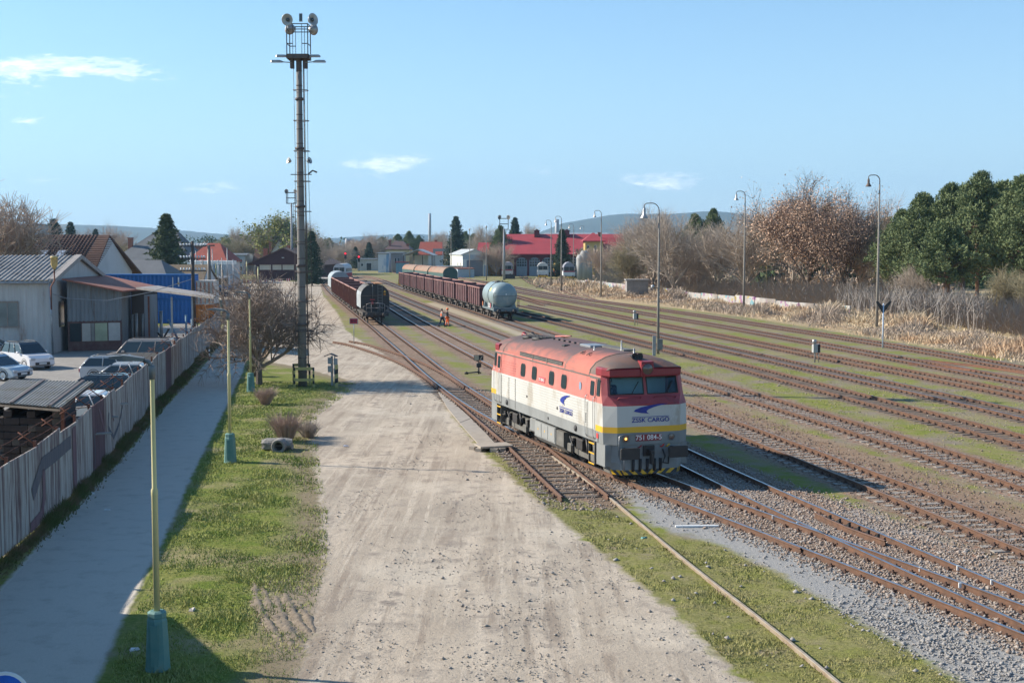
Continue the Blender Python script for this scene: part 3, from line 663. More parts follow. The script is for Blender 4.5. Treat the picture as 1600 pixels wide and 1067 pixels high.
# main roof
mb = MB(); arc = [(-1.47, 3.4), (-1.46, 3.45), (-1.43, 3.6), (-1.22, 3.84), (-.85, 4.02), (-.45, 4.11), (0, 4.14), (.45, 4.11), (.85, 4.02), (1.22, 3.84), (1.43, 3.6), (1.46, 3.45), (1.47, 3.4)]
mb.loft([[(x, y, z) for y, z in arc] for x in (-5, -2.5, 0, 2.55)], closed=False, sm=True)
mb.loft([[(x, y*1.008, 3.4+(z-3.4)*1.012) for y, z in arc] for x in (2.55, 3.8, 5)], closed=False, sm=True)
mb.build('roof', REDR, LO)
for x in (-5, 2.55, 5):
    mb = MB(); mb.loft([[(x+q, y*1.012, 3.4+(z-3.4)*1.02) for y, z in arc] for q in (-.03, .03)], closed=False); mb.build('roof_seam', DGREY, LO)
mb = MB(); mb.box(-6.05, 6.05, -1.50, -1.45, 3.37, 3.41); mb.box(-6.05, 6.05, 1.45, 1.50, 3.37, 3.41); mb.build('gutter', DGREY, LO)
for s in (-1, 1):
    mb = MB()
    for k in range(3): mb.box(-2.76, 2.23, s*1.44-.03, s*1.44+.03, 3.43+k*.065, 3.465+k*.065)
    mb.box(-2.78, 2.25, s*1.435-.02, s*1.435+.02, 3.41, 3.63, 1)
    for x in (-1.1, .57): mb.box(x-.03, x+.03, s*1.45-.03, s*1.45+.03, 3.41, 3.63)
    mb.build('louvre', [DGREY, BLACK], LO)
for x, y, r_ in ((-4.25, -.42, .42), (-3.25, -.3, .46)):
    f = MB(); f.lathe([(r_, 4.02), (r_, 4.15), (r_-.05, 4.16), (0, 4.16)], (x, y, 0), 24)
    for k in range(5): f.box(x-r_*.9, x+r_*.9, y-r_*.7+k*r_*.35-.015, y-r_*.7+k*r_*.35+.015, 4.155, 4.185)
    f.build('roof_fan', BLACK, LO)
mb = MB(); mb.box(-2.2, 1.2, -.15, .75, 4.08, 4.17, bev=.02); mb.build('roof_hatch', REDR, LO)
mb = MB()
for k in range(6): mb.box(-2.3+k*.6, -2.22+k*.6, -.22, -.14, 4.1, 4.19)
mb.build('hatch_hinge', BLACK, LO)
mb = MB(); mb.box(1.1, 2.2, -.35, .3, 4.1, 4.2, bev=.02); mb.build('exhaust_cover', GALV, LO)
mb = MB(); mb.box(1.2, 4.3, .1, .55, 4.14, 4.19); mb.build('roof_walkway', DGREY, LO)
mb = MB(); mb.box(.2, .5, -.75, -.5, 4.0, 4.12, bev=.03); mb.build('roof_box', BLACK, LO)
for x, y, h in ((4.1, .1, .42), (3.0, -.5, .16), (5.1, .15, .2)):
    mb = MB(); mb.lathe([(.05, 4.02), (.05, 4.1), (.03, 4.12), (.028, 4.1+h)], (x, y, 0), 8); mb.build('aerial', GALV, LO)
for x in (2.9, 3.55):
    mb = MB(); mb.tube([(x, -1.02, 3.98), (x+.12, -.95, 4.06), (x+.3, -1.02, 3.98)], .014, 5); mb.tube([(x+.1, -1.05, 4.0), (x+.14, -.85, 4.07)], .014, 5); mb.build('lifting_eye', BLACK, LO)
for s, x0, y0 in ((1, 5.8, -.28), (1, 5.82, -.1), (-1, 5.2, -.35), (-1, 5.2, .0)):
    mb = MB(); mb.lathe([(.03, 0), (.035, .22), (.07, .32), (.12, .38), (.105, .38), (.0, .3)], (x0, y0, 4.12), 12, ax='x'); mb.tube([(x0+.1, y0, 4.12), (x0+.1, y0, 3.95)], .02, 6)
    mb.v = [(s*x, y, z) for x, y, z in mb.v]; mb.build('horn', BLACK if s > 0 or y0 == 0 else DKRED, LO)
mb = MB(); mb.tube([(-5.1, .9, 4.05), (-3.2, .9, 4.18)], .035, 6); mb.build('roof_pipe', RED, LO)
# side windows, doors, ribs, plates
def rrect(x0, x1, z0, z1, r, n=4):
    P = []
    for cx, cz, a0 in ((x1-r, z1-r, 0), (x0+r, z1-r, 90), (x0+r, z0+r, 180), (x1-r, z0+r, 270)):
        for k in range(n+1): a = R(a0+90*k/n); P.append((cx+r*math.cos(a), cz+r*math.sin(a)))
    return P
def yface(x0, x1, z0, z1, r, s, d0, d1, name, m_, parent=LO):
    mb = MB(); y = lambda z: 1.54-max(0, z-2.5)*.072
    P = rrect(x0, x1, z0, z1, r); mb.loft([[(x, s*(y(z)+d0), z) for x, z in P], [(x, s*(y(z)+d1), z) for x, z in P]]); return mb.build(name, m_, parent)
for s in (-1, 1):
    for x0, x1 in ((-2.45, -1.95), (-1.05, -.55), (.95, 1.45), (2.3, 2.8)):
        g = yface(x0-.03, x1+.03, 2.68, 3.2, .13, s, -.02, .012, 'window', BLACK); yface(x0, x1, 2.71, 3.17, .11, s, -.01, .016, 'pane', GLASS, g)
    for sx in (-1, 1):
        a, b_ = sorted((sx*5.1, sx*5.72)); d = yface(a, b_, 1.25, 3.36, .03, s, -.02, .008, 'door_frame', DGREY)
        yface(a+.03, b_-.03, 2.55, 3.33, .02, s, 0, .014, 'door_top', RED, d); dd = yface(a+.03, b_-.03, 1.62, 2.55, .01, s, 0, .014, 'door', LWHITE, d)
        yface(a+.13, b_-.12, 2.75, 3.25, .06, s, .0, .02, 'door_window', GLASS, d)
        a, b_ = sorted((sx*5.8, sx*6.1)); g = yface(a, b_, 2.78, 3.36, .05, s, -.02, .012, 'cab_window', BLACK); yface(a+.03, b_-.02, 2.82, 3.33, .04, s, 0, .017, 'pane', GLASS, g)
        for x in (5.04, 5.77):
            mb = MB(); mb.tube([(sx*x, s*1.56, 2.75), (sx*x, s*1.64, 2.68), (sx*x, s*1.64, 1.4), (sx*x, s*1.56, 1.3)], .016, 6); mb.build('handrail', GALV, LO)
        for z in (1.12, .78, .42):
            mb = MB(); mb.box(*sorted((sx*5.15, sx*5.66)), *sorted((s*1.30, s*1.53)), z-.02, z, 0); mb.box(*sorted((sx*5.15, sx*5.66)), *sorted((s*1.53, s*1.545)), z-.035, z+.01, 1); mb.build('step', [DGREY, YEL], LO)
        for x in (5.12, 5.68):
            mb = MB(); mb.box(*sorted((sx*x-.012, sx*x+.012)), *sorted((s*1.46, s*1.535)), .4, 1.22); mb.build('step_hanger', DGREY, LO)
        mb = MB(); mb.box(*sorted((sx*5.78, sx*6.44)), *sorted((s*1.44, s*1.50)), .45, 1.2); mb.build('skirt', LGREY, LO)
        mb = MB(); mb.box(*sorted((sx*6.44, sx*6.56)), *sorted((s*1.28, s*1.50)), .45, 1.2); mb.build('skirt', LGREY, LO)
        yface(*sorted((sx*5.78, sx*6.44)), 1.6, 1.8, .005, s, 0, .006, 'yellow_panel', YEL)
    mb = MB()
    for k in range(9):
        z = 1.70+k*.098
        for a, b_ in ((-3.05, 4.98), (-4.95, -3.15)): mb.prism([(s*1.53, z-.02), (s*1.556, z-.004), (s*1.556, z+.004), (s*1.53, z+.02)], 'x', a, b_)
    for k in range(6):
        z = 2.6+k*.1; yy = 1.54-(z-2.5)*.072; mb.prism([(s*(yy-.01), z-.02), (s*(yy+.018), z-.004), (s*(yy+.018), z+.004), (s*(yy-.01), z+.02)], 'x', -4.95, -3.15, 1)
    mb.build('side_ribs', [LWHITE, RED], LO)
    mb = MB()
    for x in (-4.98, -3.1, -3.95, 4.99): mb.box(x-.012, x+.012, *sorted((s*1.52, s*1.555)), 1.25, 2.5)
    mb.build('panel_seam', DGREY, LO)
    yface(-6.0, 6.0, 1.22, 1.6, .01, s, -.004, .006, 'sole_bar', LGREY)
    for x in (-4.2, 3.9): 
        mb = MB(); mb.lathe([(.0, 1.53), (.11, 1.53), (.11, 1.58), (.07, 1.6), (0, 1.6)], (x, 0, 1.42), 12, ax='y'); mb.v = [(a, s*b_, c) for a, b_, c in mb.v]; mb.build('jacking_point', BLACK, LO)
    for x, z in ((-1.6, 1.95), (1.95, 1.9), (.95, 1.4)): yface(x-.05, x+.05, z-.05, z+.05, .02, s, 0, .02, 'socket', BLACK)
    yface(4.55, 4.88, 1.75, 2.1, .02, s, 0, .02, 'flap', LWHITE)
    pl_ = yface(-.22, .5, 2.67, 2.88, .01, s, 0, .012, 'side_plate', mat('plate_red', (.5, .09, .1)))
    text('751 084-5', .15, WHITE, pl_, ((.14), s*1.542, 2.775), (PI/2, 0, 0 if s < 0 else PI))
    mb = MB(); mb.lathe([(0, 0), (.15, 0)], (0, 0, 0), 16, caps=False); mb.v = [(x*.75+4.24, s*1.522, y+2.96) for x, y, z in mb.v]; mb.build('emblem', mat('emblem_blue', (.25, .33, .45)), LO)
    yface(5.88, 6.05, 1.35, 1.52, .01, s, .0, .012, 'red_panel', mat('label_red', (.6, .05, .05)))
    # side logo
    k = .62; cx = 2.75
    SW = [(-.56,.02),(-.5,.13),(-.3,.24),(0,.33),(.34,.39),(.7,.4),(.34,.3),(.14,.22),(-.03,.12),(-.1,.03),(-.08,-.05),(.02,-.14),(-.1,-.1),(-.3,-.07)]
    mb = MB(); P = [(cx+(u*.85)*(1 if s < 0 else -1), 2.2+v*.75) for u, v in SW]
    mb.loft([[(x, s*1.55, z) for x, z in P], [(x, s*1.562, z) for x, z in P]]); mb.build('logo', BLUE, LO)
    mb = MB(); mb.box(2.2, 3.6, *sorted((s*1.55, s*1.562)), 1.99, 2.015); mb.build('logo_line', BLUE, LO)
    text('ZSSK CARGO', .2, BLUE, LO, (2.9, s*1.56, 1.87), (PI/2, 0, 0 if s < 0 else PI), sx=1.12)
# front faces
for s in (1, -1):
    if s > 0:
        XF = 6.752
        mb = MB(); P = [(-u*-1, v) for u, v in SW]
        Q = [(y+.0, 2.3+v*.62) for y, v in [(u+.02, v) for u, v in SW]]
        mb.loft([[(6.725+.0, y, z) for y, z in Q], [(XF+.006, y, z) for y, z in Q]]); mb.build('logo', BLUE, LO)
        mb = MB(); mb.box(XF-.02, XF+.005, -.6, .74, 2.115, 2.13); mb.build('logo_line', BLUE, LO)
        text('ZSSK CARGO', .205, BLUE, LO, (XF+.003, .07, 2.01), (PI/2, 0, PI/2), sx=1.12)
        pl_ = MB().box(6.74, 6.77, -.47, .47, 1.31, 1.53, bev=.004).build('number_plate', DKRED, LO)
        text('751 084-5', .235, WHITE, pl_, (6.772, 0, 1.42), (PI/2, 0, PI/2))
    for y in (-.84, .84):
        mb = MB(); mb.lathe([(.125, 6.72), (.13, 6.79), (.11, 6.80), (.105, 6.77)], (0, y, 1.41), 20, ax='x'); mb.v = [(s*a, b_, c) for a, b_, c in mb.v]; h_ = mb.build('lamp', GREYM, LO)
        lit = s > 0 and y < 0
        mb = MB(); mb.lathe([(0, 6.785), (.06, 6.782), (.105, 6.772)], (0, y, 1.41), 18, ax='x', caps=False); mb.v = [(s*a, b_, c) for a, b_, c in mb.v]
        mb.build('lens', mat('lens_amber', (.35, .16, .06), rough=.2) if lit else glassm('lens_dark', (.12, .08, .07), .15), h_)
        if lit: mb = MB(); mb.lathe([(0, 6.80), (.035, 6.795), (.045, 6.78)], (0, y, 1.41), 12, ax='x', caps=False); mb.build('bulb', emim('bulb_glow', (1, .5, .12), 1.6), h_)
        b_ = MB(); b_.lathe([(.13, 6.6), (.13, 7.0), (.1, 7.0), (.1, 7.2)], (0, y*1.04, .97), 14, ax='x')
        b_.loft([[(7.2, y*1.04+u, .97+v) for u, v in rrect(-.34, .34, -.19, .19, .05)], [(7.27, y*1.04+u, .97+v) for u, v in rrect(-.34, .34, -.19, .19, .05)]])
        b_.v = [(s*a, q, c) for a, q, c in b_.v]; b_.build('buffer', BLACK, LO)
    def ap(z, w, xs, xf, c): return [(s*5.9, -w, z), (s*xs, -w, z), (s*xf, -c, z), (s*xf, c, z), (s*xs, w, z), (s*5.9, w, z)]
    mb = MB(); mb.loft([ap(.36, 1.3, 6.5, 6.84, 1.02), ap(.6, 1.38, 6.48, 6.8, 1.06), ap(.84, 1.42, 6.42, 6.72, 1.1), ap(1.2, 1.46, 6.4, 6.7, 1.1)]); mb.build('apron', LGREY, LO)
    mb = MB(); A = ap(.2, 1.27, 6.5, 6.85, 1.0); Bq = ap(.36, 1.3, 6.5, 6.845, 1.02)
    for k in range(1, 4) if s > 0 else range(1, 4):
        n_ = 12 if k == 2 else 3
        for j in range(n_):
            u0, u1 = j/n_, (j+1)/n_; sk = .5/n_*(1 if k < 2 or (k == 2 and j < n_/2) else -1)
            P = lambda R_, u: Vector(R_[k]).lerp(Vector(R_[k+1]), min(1, max(0, u)))
            mb.add([P(A, u0+sk), P(A, u1+sk), P(Bq, u1-sk), P(Bq, u0-sk)], [(0, 1, 2, 3)], j % 2)
    mb.build('hazard_stripe', [YEL, mat('stripe_grey', (.05, .06, .07))], LO, fix=False)
    mb = MB(); mb.loft([A, Bq], mi=0); mb.v = [(x*.985, y*.985, z) for x, y, z in mb.v]; mb.build('plough', DGREY, LO)
    mb = MB()
    for y in (-.62, -.36, -.1, .16, .38): mb.tube([(s*6.86, y, .3), (s*6.86, y+.02, .5), (s*6.84, y+.03, .72)], .05, 8)
    mb.build('hose', BLACK, LO)
    mb = MB(); mb.box(*sorted((s*6.7, s*7.1)), -.07, .07, .88, 1.05, bev=.02); mb.box(*sorted((s*6.95, s*7.12)), -.05, .05, .55, .95, bev=.02); mb.box(*sorted((s*6.74, s*6.8)), -.2, .2, .8, 1.15); mb.build('coupling_hook', BLACK, LO)
    for y, m_ in ((-.4, DKRED), (.42, mat('tap_red', (.55, .03, .03))), (.62, YEL)):
        mb = MB(); mb.tube([(s*6.78, y, 1.1), (s*6.9, y, 1.12), (s*6.95, y+.06, 1.2)], .025, 6); mb.build('brake_tap', m_, LO)
    mb = MB(); mb.tube([(s*6.8, .5, 1.0), (s*7.0, .5, .8), (s*7.05, .4, .6), (s*7.0, .62, .55), (s*6.85, .7, .75)], .03, 6); mb.build('brake_hose', BLACK, LO)
    mb = MB(); mb.tube([(s*6.85, -.93, .3), (s*6.85, -.93, .9)], .02, 6); mb.build('guard_iron', GALV, LO)
    mb = MB(); mb.tube([(s*6.78, -1.1, 1.05), (s*6.82, -1.1, 1.1), (s*6.82, -1.1, 1.5), (s*6.82, -.95, 1.56), (s*6.82, -.55, 1.56), (s*6.76, -.5, 1.56)], .015, 5); mb.build('grab_rail', GALV, LO)
    mb = MB()
    for y0, y1 in ((-1.05, -.25), (.25, 1.05)): mb.tube([(s*6.5, y0, 2.7), (s*6.66, y0, 2.78), (s*6.72, (y0+y1)/2, 2.79), (s*6.66, y1, 2.78), (s*6.5, y1, 2.7)], .014, 5)
    mb.build('windscreen_rail', DKRED, LO)
    # cab inside
    mb = MB(); mb.box(*sorted((s*4.9, s*6.2)), -1.42, 1.42, 1.9, 1.95); mb.box(*sorted((s*4.9, s*4.95)), -1.42, 1.42, 1.9, 3.45); mb.box(*sorted((s*5.7, s*6.25)), -1.3, 1.3, 1.95, 2.72, bev=.05)
    mb.build('cab_interior', mat('cab_green', (.55, .68, .7), (.45, .58, .6), scale=1), LO)
    if s > 0:
        mb = MB(); mb.box(5.0, 5.12, -1.2, -.5, 2.35, 3.05, bev=.04); mb.box(5.0, 5.5, -1.15, -.55, 2.25, 2.37, bev=.03); mb.build('seat', NAVY, LO)
        mb = MB(); mb.box(6.1, 6.3, -.35, .0, 2.725, 2.74); mb.build('paper', WHITE, LO)
# running gear
for cx in (-3.75, 3.75):
    bo = MB(); 
    for s in (-1, 1):
        bo.loft([[(cx+x, s*1.02, z) for x, z in ((-1.75,.78),(-1.3,.92),(1.3,.92),(1.75,.78),(1.75,.5),(1.2,.42),(.5,.34),(-.5,.34),(-1.2,.42),(-1.75,.5))], [(cx+x, s*1.2, z) for x, z in ((-1.75,.78),(-1.3,.92),(1.3,.92),(1.75,.78),(1.75,.5),(1.2,.42),(.5,.34),(-.5,.34),(-1.2,.42),(-1.75,.5))]])
    bo.box(cx-.4, cx+.4, -1.1, 1.1, .5, 1.1); bg_ = bo.build('bogie', DGREY, LO)
    for ax_ in (-1.15, 1.15):
        for s in (-1, 1):
            mb = MB(); mb.lathe([(0, .62), (.14, .62), (.16, .68), (.42, .70), (.5, .68), (.5, .8), (.4, .82), (.15, .82), (0, .82)], (cx+ax_, 0, .5), 20, ax='y'); mb.v = [(a, s*b_, c) for a, b_, c in mb.v]; mb.build('wheel', mat('wheel_steel', (.11, .09, .075), (.06, .05, .045), rough=.6, metal=.3), bg_)
            mb = MB(); mb.box(cx+ax_-.2, cx+ax_+.2, *sorted((s*1.2, s*1.32)), .36, .68, bev=.03); mb.build('axle_box', DGREY, bg_)
            mb = MB()
            for dx in (-.35, .35):
                for k in range(5): mb.lathe([(.07, .62+k*.06), (.09, .65+k*.06), (.07, .68+k*.06)], (cx+ax_+dx, s*1.27, 0), 10)
            mb.build('spring', BLACK, bg_)
    for s in (-1, 1):
        mb = MB(); mb.box(cx-.3, cx+.3, *sorted((s*1.2, s*1.36)), .6, 1.0, bev=.04); mb.tube([(cx-1.0, s*1.34, .95), (cx-.6, s*1.36, .7), (cx-.6, s*1.36, .4)], .04, 6); mb.tube([(cx+.7, s*1.34, 1.1), (cx+.9, s*1.36, .6)], .05, 6); mb.build('brake_rigging', BLACK, bg_)
for s in (-1, 1):
    mb = MB(); mb.box(-1.6, -.9, *sorted((s*.9, s*1.42)), .55, 1.15, bev=.08); mb.build('air_tank', LGREY, LO)
    mb = MB(); mb.prism([(s*.7, .35), (s*1.25, .3), (s*1.46, .5), (s*1.46, 1.1), (s*.7, 1.1)], 'x', -.9, 1.5); bx_ = mb.build('battery_box', LGREY, LO)
    for k in range(3):
        mb = MB(); mb.box(-.8+k*.76, -.1+k*.76, *sorted((s*1.455, s*1.475)), .55, 1.06, bev=.005); mb.build('hatch', mat('hatch_grey', (.28, .29, .28), (.22, .22, .21), scale=2), bx_)
        mb = MB(); mb.add([(-.5+k*.76, s*1.478, .78), (-.4+k*.76, s*1.478, .78), (-.45+k*.76, s*1.478, .88)], [(0, 1, 2)]); mb.build('warning_mark', YEL, bx_, fix=False)
    mb = MB(); mb.prism([(s*.6, .3), (s*1.2, .25), (s*1.44, .5), (s*1.44, 1.05), (s*.6, 1.05)], 'x', 1.55, 2.35); mb.build('fuel_tank', DGREY, LO)
mb = MB(); mb.box(-6.2, 6.2, -1.1, 1.1, 1.02, 1.22); mb.build('underframe', BLACK, LO)
# driver
fx = Vector((math.cos(-1.26134), math.sin(-1.26134))); lx = Vector((-fx.y, fx.x)); q = Vector((2.55, 49.246))+fx*5.3+lx*-.86
person('grey haired driver in dark clothes behind the locomotive windscreen', (q.x, q.y, ZT+1.93), -1.26134-PI/2, mat('driver_shirt', (.03, .045, .08)), NAVY, sit=True, hair=HAIRG, h=1.0)
# ------------------------------------------------------------------ fence along the path
FENM = mat('fence_boards', (.42, .385, .35), (.17, .115, .11), scale=1.0, stretch=(5.5, 5.5, .28), rough=.9, contrast=.08, thr=.52, c3=(.10, .045, .05), s3=.9, t3=.62, bump=.3, bscale=8)
FENB = mat('fence_dark_boards', (.17, .105, .115), (.09, .05, .055), scale=1.2, stretch=(6, 6, .4), rough=.9, bump=.3)
RUSTY = mat('rusty_iron', (.19, .07, .04), (.10, .04, .03), scale=5, rough=.9)
FP = [G(x, y).xy for x, y in [(-250,1105),(-60,925),(0,876),(34,849),(86,803),(127,761),(182,701),(220,657),(252,621),(282,591),(315,555),(334,538),(345,520)]]
FS = []; L = [0]
for a, b in zip(FP[:-1], FP[1:]): L.append(L[-1]+(b-a).length)
def fat(s):
    for i in range(len(L)-1):
        if s <= L[i+1]: return FP[i].lerp(FP[i+1], (s-L[i])/(L[i+1]-L[i]))
    return FP[-1]
fence = thing('board_fence', 'long weathered grey board fence with peeling paint beside the path', 'fence')
s = 0; k = 0; PW = 2.9; fa = None
while s < L[-1]:
    a, b = fat(s), fat(min(s+PW, L[-1])); d = (b-a); n = Vector((-d.y, d.x)).normalized(); ln = d.length
    h0 = 2.35+.05*math.sin(k*1.7); h1 = h0+(.07 if k % 2 else -.03); nb = max(2, int(ln/.14)); mb = MB(); lo = []; hi = []
    for j in range(nb*4+1):
        u = j/(nb*4); off_ = (.0, .028, .028, .0)[j % 4]; p = a+d*u-n*off_
        lo.append((p.x, p.y, .08)); hi.append((p.x, p.y, h0+(h1-h0)*u))
    lo2 = [(x+n.x*.03, y+n.y*.03, z) for x, y, z in lo]; hi2 = [(x+n.x*.03, y+n.y*.03, z) for x, y, z in hi]
    m_ = len(lo); mb.add(lo+hi+hi2+lo2, [(i+q*m_, i+1+q*m_, i+1+(q+1)*m_, i+(q+1)*m_) for q in range(3) for i in range(m_-1)])
    mb.build('panel', FENB if k in (8, 17) else FENM, fence, fix=False)
    mb = MB(); c = a+n*.08; mb.cbox((c.x, c.y, 1.25), .08, .08, 2.5, 0, math.atan2(d.y, d.x)); mb.build('post', RUSTY, fence)
    if k % 2 == 0 or k < 12:
        q = a+n*.08; mb = MB(); mb.tube([(q.x, q.y, 2.4), (q.x+n.x*.45, q.y+n.y*.45, 2.75)], .02, 4); mb.tube([(q.x+n.x*.1, q.y+n.y*.1, 2.75), (q.x+n.x*.5+d.x*.08, q.y+n.y*.5+d.y*.08, 2.5)], .014, 4); mb.build('barbed_wire_arm', RUSTY, fence)
    s += PW; k += 1
for o_, z in ((.2, 2.52), (.42, 2.72)):
    pts = []
    for q in np.arange(0, L[-1], 1.45):
        a, b = fat(q), fat(min(q+1, L[-1])); n = Vector((-(b-a).y, (b-a).x)).normalized(); p = a+n*o_; pts.append((p.x, p.y, z+random.uniform(-.06, .03)))
    mb = MB(); mb.tube(pts, .009, 4); mb.build('barbed_wire', RUSTY, fence)
GRAF = mat('graffiti_dark', (.075, .075, .09), (.14, .12, .13), scale=1.1, stretch=(6, 6, .5), rough=.9); GRAM = mat('graffiti_maroon', (.13, .06, .07), (.19, .12, .13), scale=1.1, stretch=(6, 6, .4), rough=.9)
sdist = lambda x, y: min(((L[i]+max(0, min(1, (G(x, y).xy-FP[i]).dot(FP[i+1]-FP[i])/(FP[i+1]-FP[i]).length_squared))*(L[i+1]-L[i])) for i in range(len(FP)-1)), key=lambda q: (fat(q)-G(x, y).xy).length)
def stroke(pts, w, m_):
    mb = MB(); P = [Vector(p) for p in pts]; vs = []
    for i, p in enumerate(P):
        t = (P[min(i+1, len(P)-1)]-P[max(i-1, 0)]).normalized(); nn = Vector((-t.y, t.x)); 
        for sg in (-1, 1):
            q = p+nn*w*sg/2; a = fat(q.x); b = fat(min(q.x+.5, L[-1])); n = Vector((-(b-a).y, (b-a).x)).normalized(); vs.append((a.x-n.x*.036, a.y-n.y*.036, max(.1, min(2.3, q.y))))
    for i in range(len(P)-1): mb.f.append((2*i, 2*i+1, 2*i+3, 2*i+2)); mb.m.append(0); mb.sm.append(False)
    mb.v = vs; mb.build('graffiti', m_, fence, fix=False)
def dense(pts, st=.25):
    o = []
    for a, b in zip(pts[:-1], pts[1:]):
        a, b = Vector(a), Vector(b); n = max(1, int((b-a).length/st)); o += [a.lerp(b, i/n) for i in range(n)]
    return o+[Vector(pts[-1])]
s1 = sdist(52, 834); s2 = sdist(108, 780)
stroke(dense([(s1, 1.1), (s1+1.2, 1.75), (s2+.3, 1.8)]), .42, GRAF)
stroke(dense([(s1-.3, .22), (s1+1.0, .35), (s1+1.3, .8), (s1+1.3, 1.6)]), .32, GRAM)
stroke(dense([(s2+.9, .15), (s2+.9, 2.2)]), .62, GRAM)
s3 = sdist(150, 738); stroke(dense([(s3+1.0, 2.2), (s3+2.4, 1.1), (s3+2.2, 2.1)]), .18, GRAM); stroke(dense([(s3-.2, 1.6), (s3, .9), (s3-.1, .3)]), .14, GRAF)
stroke(dense([(s3+3.5, 1.7), (s3+3.2, 1.2), (s3+3.8, .9), (s3+4.6, .6), (s3+6.2, .9), (s3+7.4, 1.5)]), .17, GRAF)
stroke(dense([(s3+4.5, 2.1), (s3+4.3, 1.5), (s3+4.8, 1.2)]), .1, GRAM)

# ------------------------------------------------------------------ path lamps with yellow poles
PYEL = mat('pole_yellow', (.62, .54, .24), (.52, .46, .24), scale=3, rough=.6, c3=(.2, .08, .04), s3=1.6, t3=.69, stretch=(1, 1, .6)); TEAL = mat('teal_base', (.075, .20, .19), (.13, .24, .21), scale=3, rough=.7, c3=(.25, .17, .1), s3=2.2, t3=.66)
lamp = thing('path_lamp', 'nearest yellow path lamp with a teal base on the lawn', 'street lamp', G(247, 1045), 0, 'yellow path lamps')
mb = MB(); mb.lathe([(.25, 0), (.235, .06), (.19, .95), (.17, 1.0), (.18, 1.02), (.18, 1.1), (.13, 1.13)], n=8, sm=False); bs = mb.build('base', TEAL, lamp)
mb = MB(); mb.box(-.07, .07, -.225, -.2, .12, .9); mb.build('base_door', TEAL, bs)
mb = MB(); mb.lathe([(.06, 1.1), (.06, 3.3), (.066, 3.32), (.066, 3.42), (.046, 3.46), (.042, 5.6), (.042, 5.7)], n=12); mb.build('pole', PYEL, lamp)
mb = MB(); mb.lathe([(.062, 5.5), (.065, 5.72), (.04, 5.76)], n=10); mb.tube([(0, 0, 5.7), (-.06, 0, 5.82), (-.16, 0, 5.86)], .04, 6)
mb.loft([[(-.14, -.08, 5.83), (-.14, .08, 5.83), (-.14, .08, 5.9), (-.14, -.08, 5.9)], [(-.5, -.12, 5.86), (-.5, .12, 5.86), (-.5, .12, 5.95), (-.5, -.12, 5.95)], [(-.78, -.07, 5.88), (-.78, .07, 5.88), (-.78, .07, 5.92), (-.78, -.07, 5.92)]]); mb.build('lamp_head', GREYM, lamp)
for (x, y), lab, sc in (((360,722), 'second yellow path lamp from the camera, beside the lawn', .965), ((392,612), 'third yellow path lamp, close to the trunk of the bare tree', .94)):
    copy_tree(lamp, G(x, y), 0, lab, (1, 1, sc))
for i, (x, y, h) in enumerate(((386,452,5.6), (404,478,5.5), (1197,466,9.0), (338,460,5.4))):
    q = thing('yellow_lamp_pole', ['slim yellow pole in front of the brown warehouse', 'slim yellow pole rising from behind the bare apple tree', 'banded yellow pole between two bare trees behind the graffiti wall', 'short yellow pole beside the parked bus area'][i], 'lamp post', G(x, y)); mb = MB(); mb.lathe([(.11, 0), (.09, h)], n=8); mb.build('pole', PYEL, q)
    mb = MB(); mb.tube([(0, 0, h-.05), (-.5, 0, h+.1)], .06, 6); mb.build('lamp_head', GREYM, q)

# ------------------------------------------------------------------ tall floodlight mast
MC = mat('mast_concrete', (.22, .205, .19), (.14, .13, .12), scale=2, rough=.85, stretch=(1, 1, .4)); DK = mat('dark_iron', (.07, .065, .07), (.12, .08, .06), scale=4, rough=.7)
m0 = G(473, 603); mast = thing('floodlight_mast', 'tall concrete floodlight mast with a ladder beside the lawn', 'light mast', m0)
mb = MB(); mb.lathe([(.26, 0), (.235, 6), (.2, 12), (.155, 18.7)], n=14)
mb.build('pole', MC, mast)
mb = MB()
for z in np.arange(.8, 18.4, .82): r_ = .27-.11*z/18.7; mb.lathe([(r_, z), (r_+.012, z+.01), (r_+.012, z+.05), (r_, z+.06)], n=14, caps=False)
for z in (3.5, 6.9, 10.3, 13.6, 16.4): r_ = .29-.11*z/18.7; mb.lathe([(r_, z), (r_+.05, z), (r_+.05, z+.14), (r_, z+.14)], n=12, caps=False)
mb.build('band', DK, mast)
mb = MB(); X0 = .34
for yy in (-.16, .16): mb.tube([(X0, yy, .9), (X0-.08, yy, 18.8)], .022, 4)
for z in np.arange(1, 18.6, .4): mb.tube([(X0-.08*z/18.8, -.16, z), (X0-.08*z/18.8, .16, z)], .016, 4)
mb.build('ladder', DK, mast)
mb = MB()
for z in np.arange(3.2, 18.2, 1.72):
    ex = .72-.25*z/18.8; mb.tube([(-.42+.1*z/18.8, .12, z), (-.3, -.3, z), (.1, -.42, z), (ex, -.2, z), (ex, .2, z), (.1, .4, z), (-.42+.1*z/18.8, .12, z)], .022, 4)
mb.build('hoop', DK, mast)
for x_, m1 in ((.62, .0), (-.36, .06)):
    mb = MB(); mb.tube([(x_, -.25, 2.6), (x_*.93+.03, -.25, 8), (x_*.8+m1, -.25, 13), (x_*.8, -.2, 18.8)], .014, 4); mb.build('cable', DK, mast)
mb = MB(); mb.box(-.95, .95, -.8, .8, 18.75, 18.83); mb.box(-.98, .98, -.83, -.78, 18.7, 18.95); mb.box(-.98, .98, .78, .83, 18.7, 18.95); mb.box(-.98, -.93, -.83, .83, 18.7, 18.95); mb.box(.93, .98, -.83, .83, 18.7, 18.95)
mb.box(-.75, -.45, -.3, .3, 18.2, 18.75); mb.box(-.2, .2, -.35, .35, 18.1, 18.75); mb.box(.45, .75, -.3, .3, 18.2, 18.75); mb.v = [(x*.64, y*.64, z) for x, y, z in mb.v]; mb.build('platform', DK, mast)
mb = MB()
